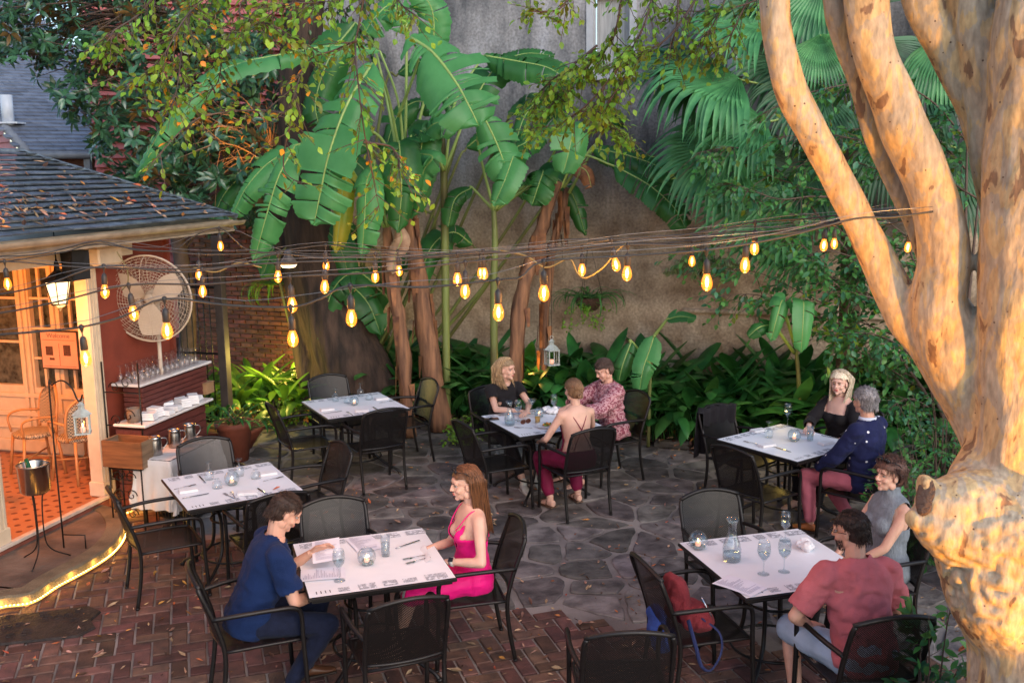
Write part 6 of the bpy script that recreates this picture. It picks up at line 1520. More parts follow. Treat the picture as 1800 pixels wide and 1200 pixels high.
vo = N.new("ShaderNodeTexVoronoi"); vo.inputs["Scale"].default_value = 16; L.new(tc.outputs["Object"], vo.inputs["Vector"])
lt = N.new("ShaderNodeMath"); lt.operation = 'LESS_THAN'; lt.inputs[1].default_value = .075; L.new(vo.outputs["Distance"], lt.inputs[0]); m4 = N.new("ShaderNodeMixRGB"); m4.inputs[2].default_value = (.10,.06,.04,1); L.new(lt.outputs[0], m4.inputs[0]); L.new(m3.outputs[0], m4.inputs[1]); L.new(m4.outputs[0], b.inputs["Base Color"])
n5 = N.new("ShaderNodeTexNoise"); n5.inputs["Scale"].default_value = 14; n5.inputs["Detail"].default_value = 6; L.new(mp.outputs[0], n5.inputs["Vector"])
bp = N.new("ShaderNodeBump"); bp.inputs["Strength"].default_value = .8; bp.inputs["Distance"].default_value = .022; L.new(n5.outputs["Fac"], bp.inputs["Height"]); bp2 = N.new("ShaderNodeBump"); bp2.inputs["Strength"].default_value = .5; bp2.inputs["Distance"].default_value = .006; L.new(n2.outputs["Fac"], bp2.inputs["Height"]); L.new(bp.outputs[0], bp2.inputs["Normal"]); L.new(bp2.outputs[0], b.inputs["Normal"])
TBX, TBY = 2.30, 4.5
ct = empty('crepe_myrtle', (TBX, TBY, 0), 0, 'pale smooth barked tree with forking limbs lit orange from below', 'tree'); TO = Vector((TBX, TBY, 0))
def limb(mb, L_, top=None):
    P_ = []; r_ = []
    for px, py, Y, wd in L_: P_.append(at(px, py, Y)-TO); r_.append(wd/2*Y/1750)
    if top:
        for d, rr in top: P_.append(P_[-1]+Vector(d)); r_.append(rr)
    Q = spline(P_, 5); n = len(Q); R_ = [interp(r_, i/(n-1)) for i in range(n)]; mb.tube(Q, R_, 14)
UP = [((-.05,0,.5),.07),((.05,.1,.7),.06),((0,.1,.9),.045)]
mb = MB()
limb(mb, [(1850,1560,4.45,330),(1835,1300,4.45,270),(1822,1120,4.45,250),(1805,960,4.5,225),(1800,800,4.5,175),(1805,600,4.5,165),(1808,400,4.5,160),(1812,180,4.5,140),(1830,0,4.5,140)], [((.05,0,.6),.16),((.1,0,.9),.12),((.1,.1,.8),.09)])
limb(mb, [(1815,960,4.5,190),(1765,800,4.62,130),(1715,690,4.7,125),(1672,600,4.72,125),(1650,530,4.72,100),(1660,460,4.7,95),(1650,380,4.7,84),(1615,280,4.72,86),(1570,180,4.72,80),(1537,90,4.72,72),(1522,-10,4.72,70)], UP)
limb(mb, [(1700,680,4.75,110),(1640,600,4.82,95),(1592,550,4.87,78),(1550,470,4.9,62),(1510,390,4.9,56),(1465,300,4.9,54),(1425,230,4.9,56),(1392,160,4.9,54),(1370,70,4.9,52),(1360,-10,4.9,52)], UP)
limb(mb, [(1690,560,4.8,60),(1640,470,4.85,40),(1605,400,4.9,30),(1552,280,4.92,30),(1508,150,4.92,32),(1480,60,4.92,36),(1466,-10,4.92,40)], UP)
limb(mb, [(1800,520,4.6,80),(1760,380,4.68,66),(1738,260,4.7,66),(1722,130,4.72,70),(1708,0,4.74,78)], UP)
limb(mb, [(1738,290,4.72,50),(1700,180,4.76,48),(1662,90,4.8,54),(1618,-10,4.84,60)], UP)
limb(mb, [(1790,900,4.45,190),(1715,885,4.38,140),(1660,880,4.34,85),(1622,893,4.32,62)]); limb(mb, [(1640,870,4.34,46),(1620,850,4.34,40),(1612,848,4.34,20)]); limb(mb, [(1622,905,4.33,50),(1600,915,4.3,34)])
limb(mb, [(1800,860,4.5,220),(1775,940,4.45,280),(1762,1020,4.42,215),(1790,1130,4.45,175),(1830,1260,4.45,150)]); limb(mb, [(1800,930,4.45,330),(1725,928,4.40,220),(1665,925,4.36,120),(1625,902,4.32,66)]); limb(mb, [(1762,770,4.6,110),(1722,845,4.5,110),(1682,885,4.4,80)])
def tw_(v):
    n_ = v.normalized(); s_ = noise.noise(v*3.2)*.020+noise.noise(Vector((v.x*9,v.y*9,v.z*3)))*.010
    w_ = v+TO; c_ = Vector((1.98,4.3,1.25)); f = exp(-((v-(at(1700,980,4.4)-TO)).length/.35)**2); s_ += f*(abs(noise.noise(v*13))*.035+noise.noise(v*30)*.014)
    return v+Vector((noise.noise(v*4+Vector((7,0,0)))*.012, -s_, 0))+Vector((-s_*.8,0,0))
me = remesh(mb.mesh('t', []), .014, 5, warp=tw_, name='trunk', mats=[bark]); link('trunk', me, ct)
mb = MB(); kn = at(1626,872,4.29)-TO   # hollow knot
mb.lathe([(.050,0),(.060,-.01),(.054,-.028),(.030,-.035),(.015,-.012),(0,-.006)], 12, M=Matrix.Translation(kn) @ Vector((-.5,-.75,.45)).to_track_quat('Z','Y').to_matrix().to_4x4() @ Matrix.Diagonal((.7,1.5,1,1))); mb.build('hollow_knot', pm('knotd', (.13,.08,.06), .9, bump=2, bscale=60), ct)
up_ = empty('garden_uplight', (3.17,2.44,0), 0, 'small garden uplight at the foot of the pale tree', 'garden light'); mb = MB(); mb.tube([(0,0,0),(0,0,.10)], .012, 8); mb.tube([(.02,-.02,.10),(-.05,.09,.20)], [.035,.05], 12); mb.build('housing', blk, up_)
lamp('uplight_lamp', 'SPOT', (3.15,2.55,.24), 330, (1,.40,.022), .05, radians(54), (2.20,4.6,2.6), .5)
lamp('uplight_lamp', 'SPOT', (3.2,2.50,.24), 480, (1,.40,.022), .05, radians(44), (1.95,4.8,4.1), .6)

# ================================================================ leaves and twigs
def leafm(name, c, c2, rough=.4, tl_=.35, isl=.35, hue=.02, **k): return pm(name, c, rough, col2=c2, scale=5, isl=isl, hue=hue, transl=tl_, spec=k.pop('spec', .5), contrast=(.3,.7), **k)
def leaf(mb, p, d, up, L_, W_, mi=0, fold=.25, bend=.2, pinch=.35):
    """pointed oval leaf of eight faces, folded along the midrib and bent"""
    d = d.normalized(); s = d.cross(up)
    if s.length < 1e-3: s = d.orthogonal()
    s.normalize(); n = s.cross(d); vs = []
    for t, w_ in ((0,.02),(.25,.75),(.5,1),(.78,.62),(1,.02)):
        c = p+d*(L_*t)-n*(bend*L_*t*t); h = W_*.5*w_
        vs += [c+s*h+n*(h*fold), c, c-s*h+n*(h*fold)]
    mb.add(vs, [f for i in range(4) for f in ((3*i,3*i+1,3*i+4,3*i+3),(3*i+1,3*i+2,3*i+5,3*i+4))], mi, True)
def rv(R, s=1.0): return Vector((R.gauss(0,s), R.gauss(0,s), R.gauss(0,s)))
def twig(mb, P_, R, n, L_, W_, ml=(1,), r0=.006, side=.35, down=.3, sub=5, spread=.06):
    """a woody twig (material 0) along P_ with side sprays of leaves"""
    Q = spline(P_, 6); m_ = len(Q); mb.tube(Q, [r0*(1-.8*i/(m_-1)) for i in range(m_)], 5, 0)
    for k in range(n):
        i = R.randrange(1, m_-1) if m_ > 3 else 1; p = Q[i]; t = (Q[i+1]-Q[i]).normalized(); sd = t.cross(Vector((0,0,1))); sd = sd.normalized()*R.choice((-1,1)) if sd.length > .1 else rv(R).normalized()
        d = (t*.6+sd*R.uniform(.3,1)+rv(R,.35)+Vector((0,0,-down))).normalized(); l = side*R.uniform(.4,1); e = p+d*l*.5+Vector((0,0,-.02)); q = p+d*l+Vector((0,0,-.06*l/.3))
        mb.tube([p, e, q], [r0*.35, r0*.28, r0*.15], 4, 0)
        for j in range(sub):
            f = (j+1)/sub; c = p.lerp(e, f*2) if f < .5 else e.lerp(q, f*2-1); dd = (d+rv(R,.55)+Vector((0,0,-.2))).normalized()
            mi_ = R.choice(ml); mi_ = 1 if mi_ == 3 and R.random() < .62 else mi_; leaf(mb, c+rv(R, spread*.2), dd, (Vector((0,-.3,1))+rv(R,.4)).normalized(), L_*R.uniform(.7,1.2), W_*R.uniform(.8,1.1), mi_, bend=R.uniform(0,.4))
twb = pm('twigbark', (.13,.085,.065), .8, var=.4)
LG = leafm('leaf_lime', (.26,.46,.05), (.14,.30,.03)); LY = leafm('leaf_olive', (.20,.26,.02), (.10,.16,.02)); LO = leafm('leaf_orange', (.75,.24,.02), (.55,.28,.02), hue=.02)
hang = [([(648,-60),(632,40),(625,75),(628,130),(640,230),(655,310),(668,372)],6.3,34,5,(1,1,1,1,2,2,2,3)),([(626,72),(590,88),(545,105),(522,150),(510,200)],6.3,22,5,(1,1,2,2,2,3)),([(510,200),(440,194),(350,208),(290,260),(245,320)],6.3,16,4,(1,2,3)),([(420,-60),(350,5),(320,40),(285,100),(240,140)],6.5,50,5,(1,1,1,2,2,3)),
 ([(480,-60),(420,20),(480,45),(560,92)],6.6,42,5,(1,1,1,2,2,3)),([(360,-50),(325,60),(312,150),(300,190)],6.5,36,5,(1,2,3)),([(300,-50),(250,20),(200,55),(190,80)],6.6,26,5,(1,1,2)),([(520,-60),(470,0),(400,70),(380,150),(330,165)],6.9,46,5,(1,1,1,2,2,3)),([(600,-60),(570,0),(500,10),(440,60)],6.6,40,5,(1,1,1,2,2,3)),([(690,-60),(700,0),(735,30)],6.6,16,5,(1,1,2)),
 ([(640,250),(690,260),(705,300),(720,330)],6.3,14,5,(1,2,3)),([(520,200),(505,240),(500,300),(540,330)],6.2,8,4,(2,3))]
hang2 = [([(1260,-60),(1180,60),(1120,95),(1075,112)],6.9,30,5,(1,1,2)),([(1160,-60),(1125,60),(1050,165),(990,215),(935,225)],6.9,52,6,(1,1,1,2)),([(1100,-60),(1080,60),(1040,110),(1000,150),(965,190)],7.1,66,6,(1,1,1,2)),([(1300,-60),(1255,40),(1215,95)],6.9,22,5,(1,2)),([(1020,-60),(990,10),(950,20),(930,10)],6.9,22,5,(1,1,2)),
 ([(1130,100),(1090,150),(1060,200),(1080,225),(1110,240)],7.0,46,6,(1,1,2)),([(1050,80),(1000,120),(960,150),(940,190)],7.1,40,6,(1,1,1,2)),([(1340,-50),(1300,30),(1260,120)],6.9,14,5,(1,2)),([(1190,-60),(1190,40),(1170,110)],7.0,16,5,(1,1,2)),([(1400,-60),(1330,0),(1240,20),(1150,15)],6.9,20,5,(1,1,2))]
R = random.Random(41)
for (P_, Y, n, sub, ml) in hang+hang2:
    pts = [at(x, y, Y+.25*sin(i*1.3+Y*5))-TO for i, (x, y) in enumerate(P_)]
    mb = MB(); twig(mb, pts, R, int(n*1.1), .050, .034, ml, r0=.009, side=.26, sub=sub); mb.build('leafy_branch', [twb, LG, LY, LO], ct)
mb = MB()   # the long boughs above that carry these branches
for e_, s_ in (((640,-220,6.3),(1520,-420,4.9)),((430,-200,6.6),(700,-300,6.2)),((1130,-180,6.9),(1450,-400,4.95)),((1300,-180,6.9),(1130,-200,6.9))):
    a, b_ = at(*s_)-TO, at(*e_)-TO; mb.tube(spline([a, a.lerp(b_, .5)+Vector((0,0,.25)), b_], 8), [.05-.035*i/16 for i in range(17)], 8)
mb.build('bough', bark, ct)
# ================================================================ banana plants
bleaf = pm('banana_leaf', (.12,.38,.13), .40, col2=(.07,.27,.08), scale=3, transl=.42, spec=.5, contrast=(.3,.7), isl=.08, bump=.15, bscale=30)  # paler leaf copy: sunlight on the leaves put into the base colour
bleafd = pm('banana_dark', (.045,.19,.045), .42, col2=(.025,.11,.025), scale=3, transl=.3, spec=.5, contrast=(.3,.7), isl=.08)  # darker copy of the leaf for those not sunlit
byell = pm('banana_yellow', (.50,.36,.03), .5, col2=(.22,.30,.03), scale=3, transl=.3); bdry = pm('banana_dry', (.30,.13,.055), .8, col2=(.12,.05,.03), scale=9, bump=.6, isl=.3)
brib = pm('banana_rib', (.30,.42,.12), .45, var=.2); bstem = pm('banana_stem', (.17,.22,.06), .5, col2=(.11,.10,.035), scale=5, stretch=(1,1,.3), bump=.3); bsheath = pm('banana_sheath', (.30,.145,.075), .85, col2=(.10,.05,.032), scale=7, stretch=(2,2,.25), bump=1.5, bscale=14)
def banana_leaf(t, P_, W_, o, seed, up=(0,-.75,.65), droop=.5, tears=7, mat=None, ragged=1.0, n=56, w0=.14):
    R = random.Random(seed); Q = spline(P_, 8); L_ = len(Q); up = Vector(up).normalized(); N_ = n; mb = MB()
    def mid(f):
        x = f*(L_-1); i = min(int(x), L_-2); return Q[i].lerp(Q[i+1], x-i), (Q[i+1]-Q[i]).normalized()
    mb.tube([mid(i/16)[0] for i in range(17)], [.016*(1-.75*i/16)*max(.6, W_*1.6) for i in range(17)], 6, 1)
    for sd in (-1, 1):
        cuts = sorted(R.uniform(.08, .97) for _ in range(tears)); cuts = [.0]+cuts+[1.0]
        for a, b in zip(cuts, cuts[1:]):
            if b-a < .012: continue
            k = max(2, int(N_*(b-a))); M_ = 5; vs = []; ex = R.gauss(0,.34)*ragged; sh = R.uniform(.86,1.04) if ragged else 1; sk = R.gauss(0,.09)
            for i in range(k+1):
                f = a+(b-a)*i/k; f2 = f+(.004 if i == 0 else (-.004 if i == k else 0)); c, tg = mid(min(1,max(0,f2))); s_ = tg.cross(up); s_.normalize(); nn = s_.cross(tg).normalized()
                w_ = W_*.5*sh*min(1, (w0+(1-w0)*sin(pi*min(1,(f*.93+.035))**.85)**.55))*(1 if f < .93 else max(.25, (1-f)/.07))*(1+.03*R.gauss(0,1))
                if f < .06: w_ *= .35+.65*f/.06
                for j in range(M_+1):
                    g = j/M_; ang = droop*g*1.0+ex*g+.10; h = w_*g
                    q = c+s_*sd*h*cos(ang*.8)-nn*h*sin(ang*.8)*.9+nn*(.05*W_*sin(pi*g))+tg*(h*(.22+sk))+nn*(.0075*(1 if i % 2 else -1)*(1 if 0 < j else 0))
                    vs.append(q)
            mb.add(vs, [((i*(M_+1)+j), (i*(M_+1)+j+1), ((i+1)*(M_+1)+j+1), ((i+1)*(M_+1)+j)) for i in range(k) for j in range(M_)], 0, True)
    mb.v = [tuple(Vector(v)-o) for v in mb.v]
    return mb.build('leaf', [mat or bleaf, brib], t)
def plant(name, base, label, cat, group=None): t = empty(name, base, 0, label, cat, group); return t, Vector(base)
def stalk(t, o, P_, r, mat, name='stem', n=8):
    mb = MB(); Q = spline(P_, 9); m_ = len(Q); mb.tube([q-o for q in Q], [interp(r, i/(m_-1)) for i in range(m_)], n); return mb.build(name, mat, t)
BGp = 'banana plants against the old wall'
def A_(l): return [at(*q) for q in l]
defs = [
 ('tall banana plant with the biggest pale leaf, on shaggy brown trunks', (762,690), 12.3,
   [([(775,690,12.3),(752,600,12.3),(738,500,12.3),(722,400,12.3),(712,300,12.1)],(.15,.125,.105,.08,.06),bsheath)],
   [([(700,205,11.9),(735,105,11.5),(720,66,11.1),(760,92,10.9),(800,143,10.7),(822,182,10.6),(842,222,10.6)], .86, {'tears':10,'droop':.25,'up':(.1,-.9,.42)}, None),
    ([(712,300,12.0),(700,180,11.9),(668,90,11.8),(590,80,11.6),(500,95,11.3),(410,115,11.0),(345,155,10.8),(298,210,10.7),(262,265,10.7),(238,312,10.8)], .42, {'tears':14,'droop':1.0,'up':(-.2,-.62,.75)}, None),
    ([(705,280,12.0),(680,160,11.7),(655,112,11.3),(612,180,11.0),(580,265,10.9),(563,340,10.9),(552,396,10.9)], .80, {'tears':12,'droop':.3,'up':(-.25,-.9,.4)}, None),
    ([(700,300,12.0),(650,230,11.7),(520,255,11.2),(490,310,11.1),(468,380,11.1),(446,462,11.1)], .50, {'tears':12,'droop':.45,'up':(-.2,-.85,.5)}, None),
    ([(700,300,12.2),(620,240,12.0),(500,270,11.8),(440,320,11.6),(405,385,11.6)], .48, {'tears':10,'droop':.6,'up':(-.3,-.75,.6)}, None),
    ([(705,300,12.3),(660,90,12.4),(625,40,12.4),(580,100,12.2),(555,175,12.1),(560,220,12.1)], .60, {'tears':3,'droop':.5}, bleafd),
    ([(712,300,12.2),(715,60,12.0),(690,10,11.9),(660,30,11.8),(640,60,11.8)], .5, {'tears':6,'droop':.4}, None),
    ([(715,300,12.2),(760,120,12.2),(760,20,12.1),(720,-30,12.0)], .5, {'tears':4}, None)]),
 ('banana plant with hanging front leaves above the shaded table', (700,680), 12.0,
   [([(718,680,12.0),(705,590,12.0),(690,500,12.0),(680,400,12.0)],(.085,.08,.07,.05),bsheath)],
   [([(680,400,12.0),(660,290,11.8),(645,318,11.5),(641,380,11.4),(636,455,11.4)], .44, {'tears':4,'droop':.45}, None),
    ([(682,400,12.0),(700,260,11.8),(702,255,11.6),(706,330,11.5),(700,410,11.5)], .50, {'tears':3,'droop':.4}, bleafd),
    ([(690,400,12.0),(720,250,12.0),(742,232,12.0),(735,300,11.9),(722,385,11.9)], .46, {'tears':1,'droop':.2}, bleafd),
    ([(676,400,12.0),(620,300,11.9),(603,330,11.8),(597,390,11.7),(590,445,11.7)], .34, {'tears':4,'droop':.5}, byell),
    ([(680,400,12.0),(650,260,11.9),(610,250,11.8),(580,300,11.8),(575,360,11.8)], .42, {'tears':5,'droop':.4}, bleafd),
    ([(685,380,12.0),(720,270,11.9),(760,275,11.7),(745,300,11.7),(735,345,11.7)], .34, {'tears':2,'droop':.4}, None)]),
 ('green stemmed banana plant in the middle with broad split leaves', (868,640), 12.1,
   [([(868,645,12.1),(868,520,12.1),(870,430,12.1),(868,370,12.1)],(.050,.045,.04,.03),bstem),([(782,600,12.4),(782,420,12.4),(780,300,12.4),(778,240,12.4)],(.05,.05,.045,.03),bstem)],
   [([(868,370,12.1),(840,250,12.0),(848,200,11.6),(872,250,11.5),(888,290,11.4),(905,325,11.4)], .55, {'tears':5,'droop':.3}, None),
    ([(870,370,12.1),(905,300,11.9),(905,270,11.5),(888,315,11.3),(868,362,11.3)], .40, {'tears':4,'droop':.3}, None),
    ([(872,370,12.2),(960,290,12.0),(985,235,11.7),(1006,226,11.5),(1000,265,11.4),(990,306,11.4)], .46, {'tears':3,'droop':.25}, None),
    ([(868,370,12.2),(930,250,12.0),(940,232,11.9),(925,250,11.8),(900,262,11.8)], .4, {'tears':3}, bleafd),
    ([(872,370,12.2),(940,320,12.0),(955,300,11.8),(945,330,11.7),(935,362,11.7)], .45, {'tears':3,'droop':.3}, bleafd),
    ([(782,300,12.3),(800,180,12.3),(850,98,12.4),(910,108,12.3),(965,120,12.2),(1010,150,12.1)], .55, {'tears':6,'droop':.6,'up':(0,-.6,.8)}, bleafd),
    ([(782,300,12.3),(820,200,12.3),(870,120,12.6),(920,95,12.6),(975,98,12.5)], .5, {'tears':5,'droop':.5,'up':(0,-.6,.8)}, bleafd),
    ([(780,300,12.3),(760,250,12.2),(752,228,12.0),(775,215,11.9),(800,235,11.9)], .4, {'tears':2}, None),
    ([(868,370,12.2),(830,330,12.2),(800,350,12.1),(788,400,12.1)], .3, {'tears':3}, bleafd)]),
 ('banana plant on a leaning brown stem with long dark drooping leaves', (900,640), 12.2,
   [([(896,640,12.1),(915,540,12.1),(940,440,12.2),(962,370,12.2),(985,320,12.2)],(.095,.09,.085,.07,.05),bsheath),([(948,600,12.5),(962,500,12.5),(980,400,12.5),(1000,330,12.5)],(.06,.06,.05,.04),bsheath)],
   [([(985,330,12.2),(1020,275,12.1),(1080,292,11.9),(1140,325,11.7),(1185,365,11.5),(1205,402,11.4)], .50, {'tears':8,'droop':.6,'up':(.1,-.7,.7)}, bleafd),
    ([(990,330,12.3),(1040,260,12.2),(1110,275,12.0),(1170,300,11.9),(1225,345,11.8)], .48, {'tears':8,'droop':.6,'up':(.1,-.7,.7)}, bleafd),
    ([(985,330,12.2),(1005,290,12.1),(1030,300,12.0),(1040,330,12.0)], .3, {'tears':4}, byell if False else bdry),
    ([(985,330,12.2),(960,300,12.1),(950,320,12.0),(940,355,11.9)], .36, {'tears':3}, bleafd),
    ([(1000,340,12.4),(1060,230,12.4),(1075,200,12.4),(1090,225,12.3)], .4, {'tears':3}, bleafd)]),
 ('young banana plant with bright leaves beside the woman in the patterned blouse', (1150,700), 11.4,
   [([(1140,720,11.4),(1143,660,11.4),(1148,605,11.4),(1155,580,11.4)],(.022,.02,.018,.014),bstem)],
   [([(1150,590,11.4),(1172,562,11.3),(1195,556,11.2),(1224,560,11.1)], .20, {'tears':1,'droop':.3}, bleaf),
    ([(1148,600,11.4),(1150,590,11.2),(1140,620,11.1),(1130,650,11.0),(1124,688,11.0)], .30, {'tears':2,'droop':.25}, bleaf),
    ([(1143,640,11.4),(1110,600,11.3),(1095,640,11.2),(1088,670,11.2)], .24, {'tears':1}, bleafd)]),
 ('young banana plant with two upright bright leaves beside the shrub', (1400,720), 11.1,
   [([(1408,760,11.1),(1405,690,11.1),(1400,620,11.1),(1395,580,11.1)],(.03,.028,.022,.018),bstem)],
   [([(1398,610,11.1),(1400,560,10.1),(1412,530,9.9),(1411,575,9.8),(1408,620,9.8)], .26, {'tears':2,'droop':.2}, bleaf),
    ([(1398,610,11.1),(1380,550,10.1),(1375,528,10.0),(1365,560,9.9),(1355,600,9.9)], .22, {'tears':3,'droop':.3}, bleaf),
    ([(1396,620,11.1),(1360,570,10.1),(1335,575,10.0),(1315,592,10.0)], .2, {'tears':2}, bleafd)])]
for i, (lab, bpx, Yb, stems, lvs) in enumerate(defs):
    g = at(bpx[0], bpx[1], Yb); base = Vector((g.x, Yb, .02)); t, o = plant('banana_plant', base, lab, 'banana plant', BGp)
    for P_, rr, mt in stems:
        pts = A_(P_); pts[0].z = min(pts[0].z, .02); sk_ = stalk(t, o, pts, rr, mt, 'trunk' if mt is bsheath else 'stem', 12)
        if mt is bsheath:
            for v in sk_.data.vertices: v.co.x += .035*noise.noise(Vector((v.co.x*14, v.co.y*14, v.co.z*2.5)))+.012*noise.noise(v.co*30); v.co.y += .03*noise.noise(Vector((v.co.y*14+5, v.co.x*14, v.co.z*2.5)))
        if mt is bsheath:    # dry sheath strips on the trunk
            mb = MB(); R = random.Random(i); Q = spline(pts, 6)
            for k in range(16):
                j = R.randrange(2, len(Q)-2); q = Q[j]-o; a = R.uniform(0, 6.28); r_ = interp(rr, j/len(Q)); d = Vector((cos(a), sin(a), 0)); l = R.uniform(.2,.5)
                vs = []
                for m_ in range(5): f = m_/4; c = q+d*(r_+.02*f+.015)+Vector((0,0,-l*f)); s_ = Vector((-d.y, d.x, 0))*(.045*(1-.6*f)); vs += [c-s_, c+s_+d*.012]
                mb.add(vs, [(2*m_, 2*m_+1, 2*m_+3, 2*m_+2) for m_ in range(4)], 0, True)
            mb.build('dry_sheath', bdry, t)
    for j, (P_, W_, kw, mt) in enumerate(lvs):
        pts = A_(P_); 
        st2 = pts[:2] if len(pts) > 3 else pts[:1]
        blade = pts[1 if len(pts) < 6 else 2:] if len(pts) > 3 else pts
        if len(blade) >= 2:
            stalk(t, o, pts[:3] if len(pts) >= 6 else pts[:2]+[pts[1]+(pts[2]-pts[1])*.1], (.022,.016,.012), brib, 'leaf_stalk', 6)
            banana_leaf(t, blade, W_, o, i*20+j, mat=mt, **kw)
R = random.Random(501)
t, o = plant('banana_plant', Vector((-2.3,13.4,.02)), 'dark banana clump crowding the wall behind the other banana plants', 'banana plant', BGp)
for k, (x0, y0) in enumerate([(575,300),(640,230),(700,130),(770,200),(560,420),(640,420),(820,260),(730,360),(600,150),(900,200),(660,500),(570,520),(750,470),(830,430),(930,330),(1000,190),(470,330),(520,420)]):
    sx_ = R.choice((-1,1)); Yk = R.uniform(12.8,13.6) if x0 < 800 else R.uniform(12.7,13.0); stalk(t, o, [Vector((o.x+(x0-700)/400, 13.35, .1)), at(x0-sx_*30, y0+60, Yk), at(x0, y0, Yk)], (.03,.02,.012), bstem, 'leaf_stalk', 6)
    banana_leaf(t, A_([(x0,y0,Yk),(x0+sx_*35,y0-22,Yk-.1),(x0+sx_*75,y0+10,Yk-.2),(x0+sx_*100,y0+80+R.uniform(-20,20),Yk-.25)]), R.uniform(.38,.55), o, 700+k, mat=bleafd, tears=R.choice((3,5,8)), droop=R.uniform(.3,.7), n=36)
# dead pale leaf hanging on the trunk
t = empty('dead_banana_leaf', at(700,420,11.9), 0, 'pale curled dead banana leaf hanging before the brown trunk', 'dead leaf'); banana_leaf(t, A_([(700,395,11.9),(706,420,11.85),(694,450,11.85),(690,482,11.85)]), .24, Vector(t.location), 5, mat=pm('paledry', (.45,.30,.20), .8, col2=(.25,.14,.09), scale=9), tears=2)
# ================================================================ dark leaning tree
dbark = pm('dark_bark', (.075,.045,.032), .9, col2=(.022,.015,.012), scale=5, stretch=(2,2,.4), bump=3, bscale=9)
g = at(620,680,13.0); dt = empty('leaning_tree', (g.x, 13.0, 0), 0, 'thick dark leaning tree trunk between the brick wall and the banana plants', 'tree'); o = Vector((g.x,13.0,0)); mb = MB()
def lb(L_):
    P_ = [at(x,y,Y)-o for x,y,Y,_ in L_]; P_[0].z = min(P_[0].z, 0.0); Q = spline(P_, 5); mb.tube(Q, [interp([w*Y/3500 for _,_,Y,w in L_], i/(len(Q)-1)) for i in range(len(Q))], 14)
lb([(655,720,12.9,150),(620,640,12.9,130),(585,560,12.95,110),(558,470,13,96),(540,380,13,86),(532,260,13,80),(528,120,13,70),(540,0,13,64),(560,-120,13,60)])
lb([(575,720,12.8,60),(585,640,12.9,70),(590,560,12.95,80)]); lb([(700,720,12.8,50),(660,660,12.85,60),(620,590,12.95,60)]); lb([(545,440,13,50),(480,330,13.2,30),(440,240,13.3,20)])
link('trunk', remesh(mb.mesh('t', []), .03, 3, warp=lambda v: v+Vector((1,1,0)).normalized()*(.05*noise.noise(Vector((v.x*5,v.y*5,v.z*1.2)))), name='trunk', mats=[dbark]), dt)
R = random.Random(71); mb = MB(); LD = leafm('leaf_dark', (.045,.13,.035), (.02,.07,.02), tl_=.25)
for k in range(7):
    a = at(R.uniform(480,640), R.uniform(-60,40), 13)-o; b_ = a+Vector((R.uniform(-.9,.9), R.uniform(-.5,.3), -R.uniform(.2,.8))); twig(mb, [a+Vector((0,0,.5)), a, b_], R, 22, .09, .045, (1,), r0=.012, side=.45)
mb.build('crown', [twb, LD], dt)

# ================================================================ magnolia upper left
LMT = bpy.data.materials.new('magnolia_leaf'); LMT.use_nodes = True; t_ = LMT.node_tree; N = t_.nodes; L = t_.links; b = N["Principled BSDF"]; b.inputs["Roughness"].default_value = .28; b.inputs["Specular IOR Level"].default_value = .6
ge = N.new("ShaderNodeNewGeometry"); r1 = N.new("ShaderNodeValToRGB"); r1.color_ramp.elements[0].color = (.018,.060,.028,1); r1.color_ramp.elements[1].color = (.055,.15,.065,1); L.new(ge.outputs["Random Per Island"], r1.inputs[0])
mx = N.new("ShaderNodeMixRGB"); mx.inputs[2].default_value = (.17,.085,.03,1); iv = N.new('ShaderNodeMath'); iv.operation = 'MULTIPLY_ADD'; iv.inputs[1].default_value = -.8; iv.inputs[2].default_value = .8; L.new(ge.outputs["Backfacing"], iv.inputs[0]); L.new(iv.outputs[0], mx.inputs[0]); L.new(r1.outputs[0], mx.inputs[1]); L.new(mx.outputs[0], b.inputs["Base Color"])
def mag_ok(x, y):
    edge = 110+.9*y*(1 if y < 120 else .0)
    if x < 30+max(0,(y-105)*.85): return y < 105
    if y > 350-max(0,(250-x))*.45 and x < 250: return False
    if 400 < x and y < 60: return False
    return y < 400 and x < 500-.1*y
R = random.Random(88); g = at(300,300,14.0); mg = empty('magnolia_tree', (g.x,14.0,0), 0, 'dense dark glossy leaved magnolia over the pavilion roof', 'tree'); o = Vector((g.x,14.0,0)); mb = MB(); brn = MB(); hubs = []
def rosette(mb, c, R, n=10, L_=.16, W_=.062):
    ax = (Vector((R.gauss(0,.5), -.5+R.gauss(0,.5), .55+R.gauss(0,.4)))).normalized(); u_ = ax.orthogonal().normalized(); v_ = ax.cross(u_)
    for k in range(n):
        a = 2*pi*k/n+R.gauss(0,.3); e = R.uniform(-.35,.75); d = ((u_*cos(a)+v_*sin(a))*cos(e)+ax*sin(e)).normalized(); leaf(mb, c+d*.02, d, ax, L_*R.uniform(.7,1.15), W_*R.uniform(.8,1.1), 0, fold=.3, bend=R.uniform(0,.45))
while len(hubs) < 760:
    x, y = R.uniform(-60,500), R.uniform(-40,400)
    if not mag_ok(x, y) or noise.noise(Vector((x*.013, y*.013, 3))) < -.30: continue
    Y = R.uniform(12.8, 14.6); c = at(x, y, Y)-o; hubs.append(c); rosette(mb, c, R)
mb.build('crown', LMT, mg)
tk = [Vector((0,0,0)), Vector((.1,0,1.5)), Vector((0,.1,2.8)), at(330,120,13.8)-o, at(300,-60,13.8)-o]; brn.tube(spline(tk, 6), [.13-.07*i/24 for i in range(25)], 10); tq = spline(tk, 6)
for k, h in enumerate(hubs[::3]):
    s_ = min(tq[8:], key=lambda q: (q-h).length+R.uniform(0,.6)); m_ = s_.lerp(h, .55)+Vector((0,0,.12)); brn.tube([s_, m_, h], [.018,.010,.004], 5)
brn.build('trunk', twb, mg)
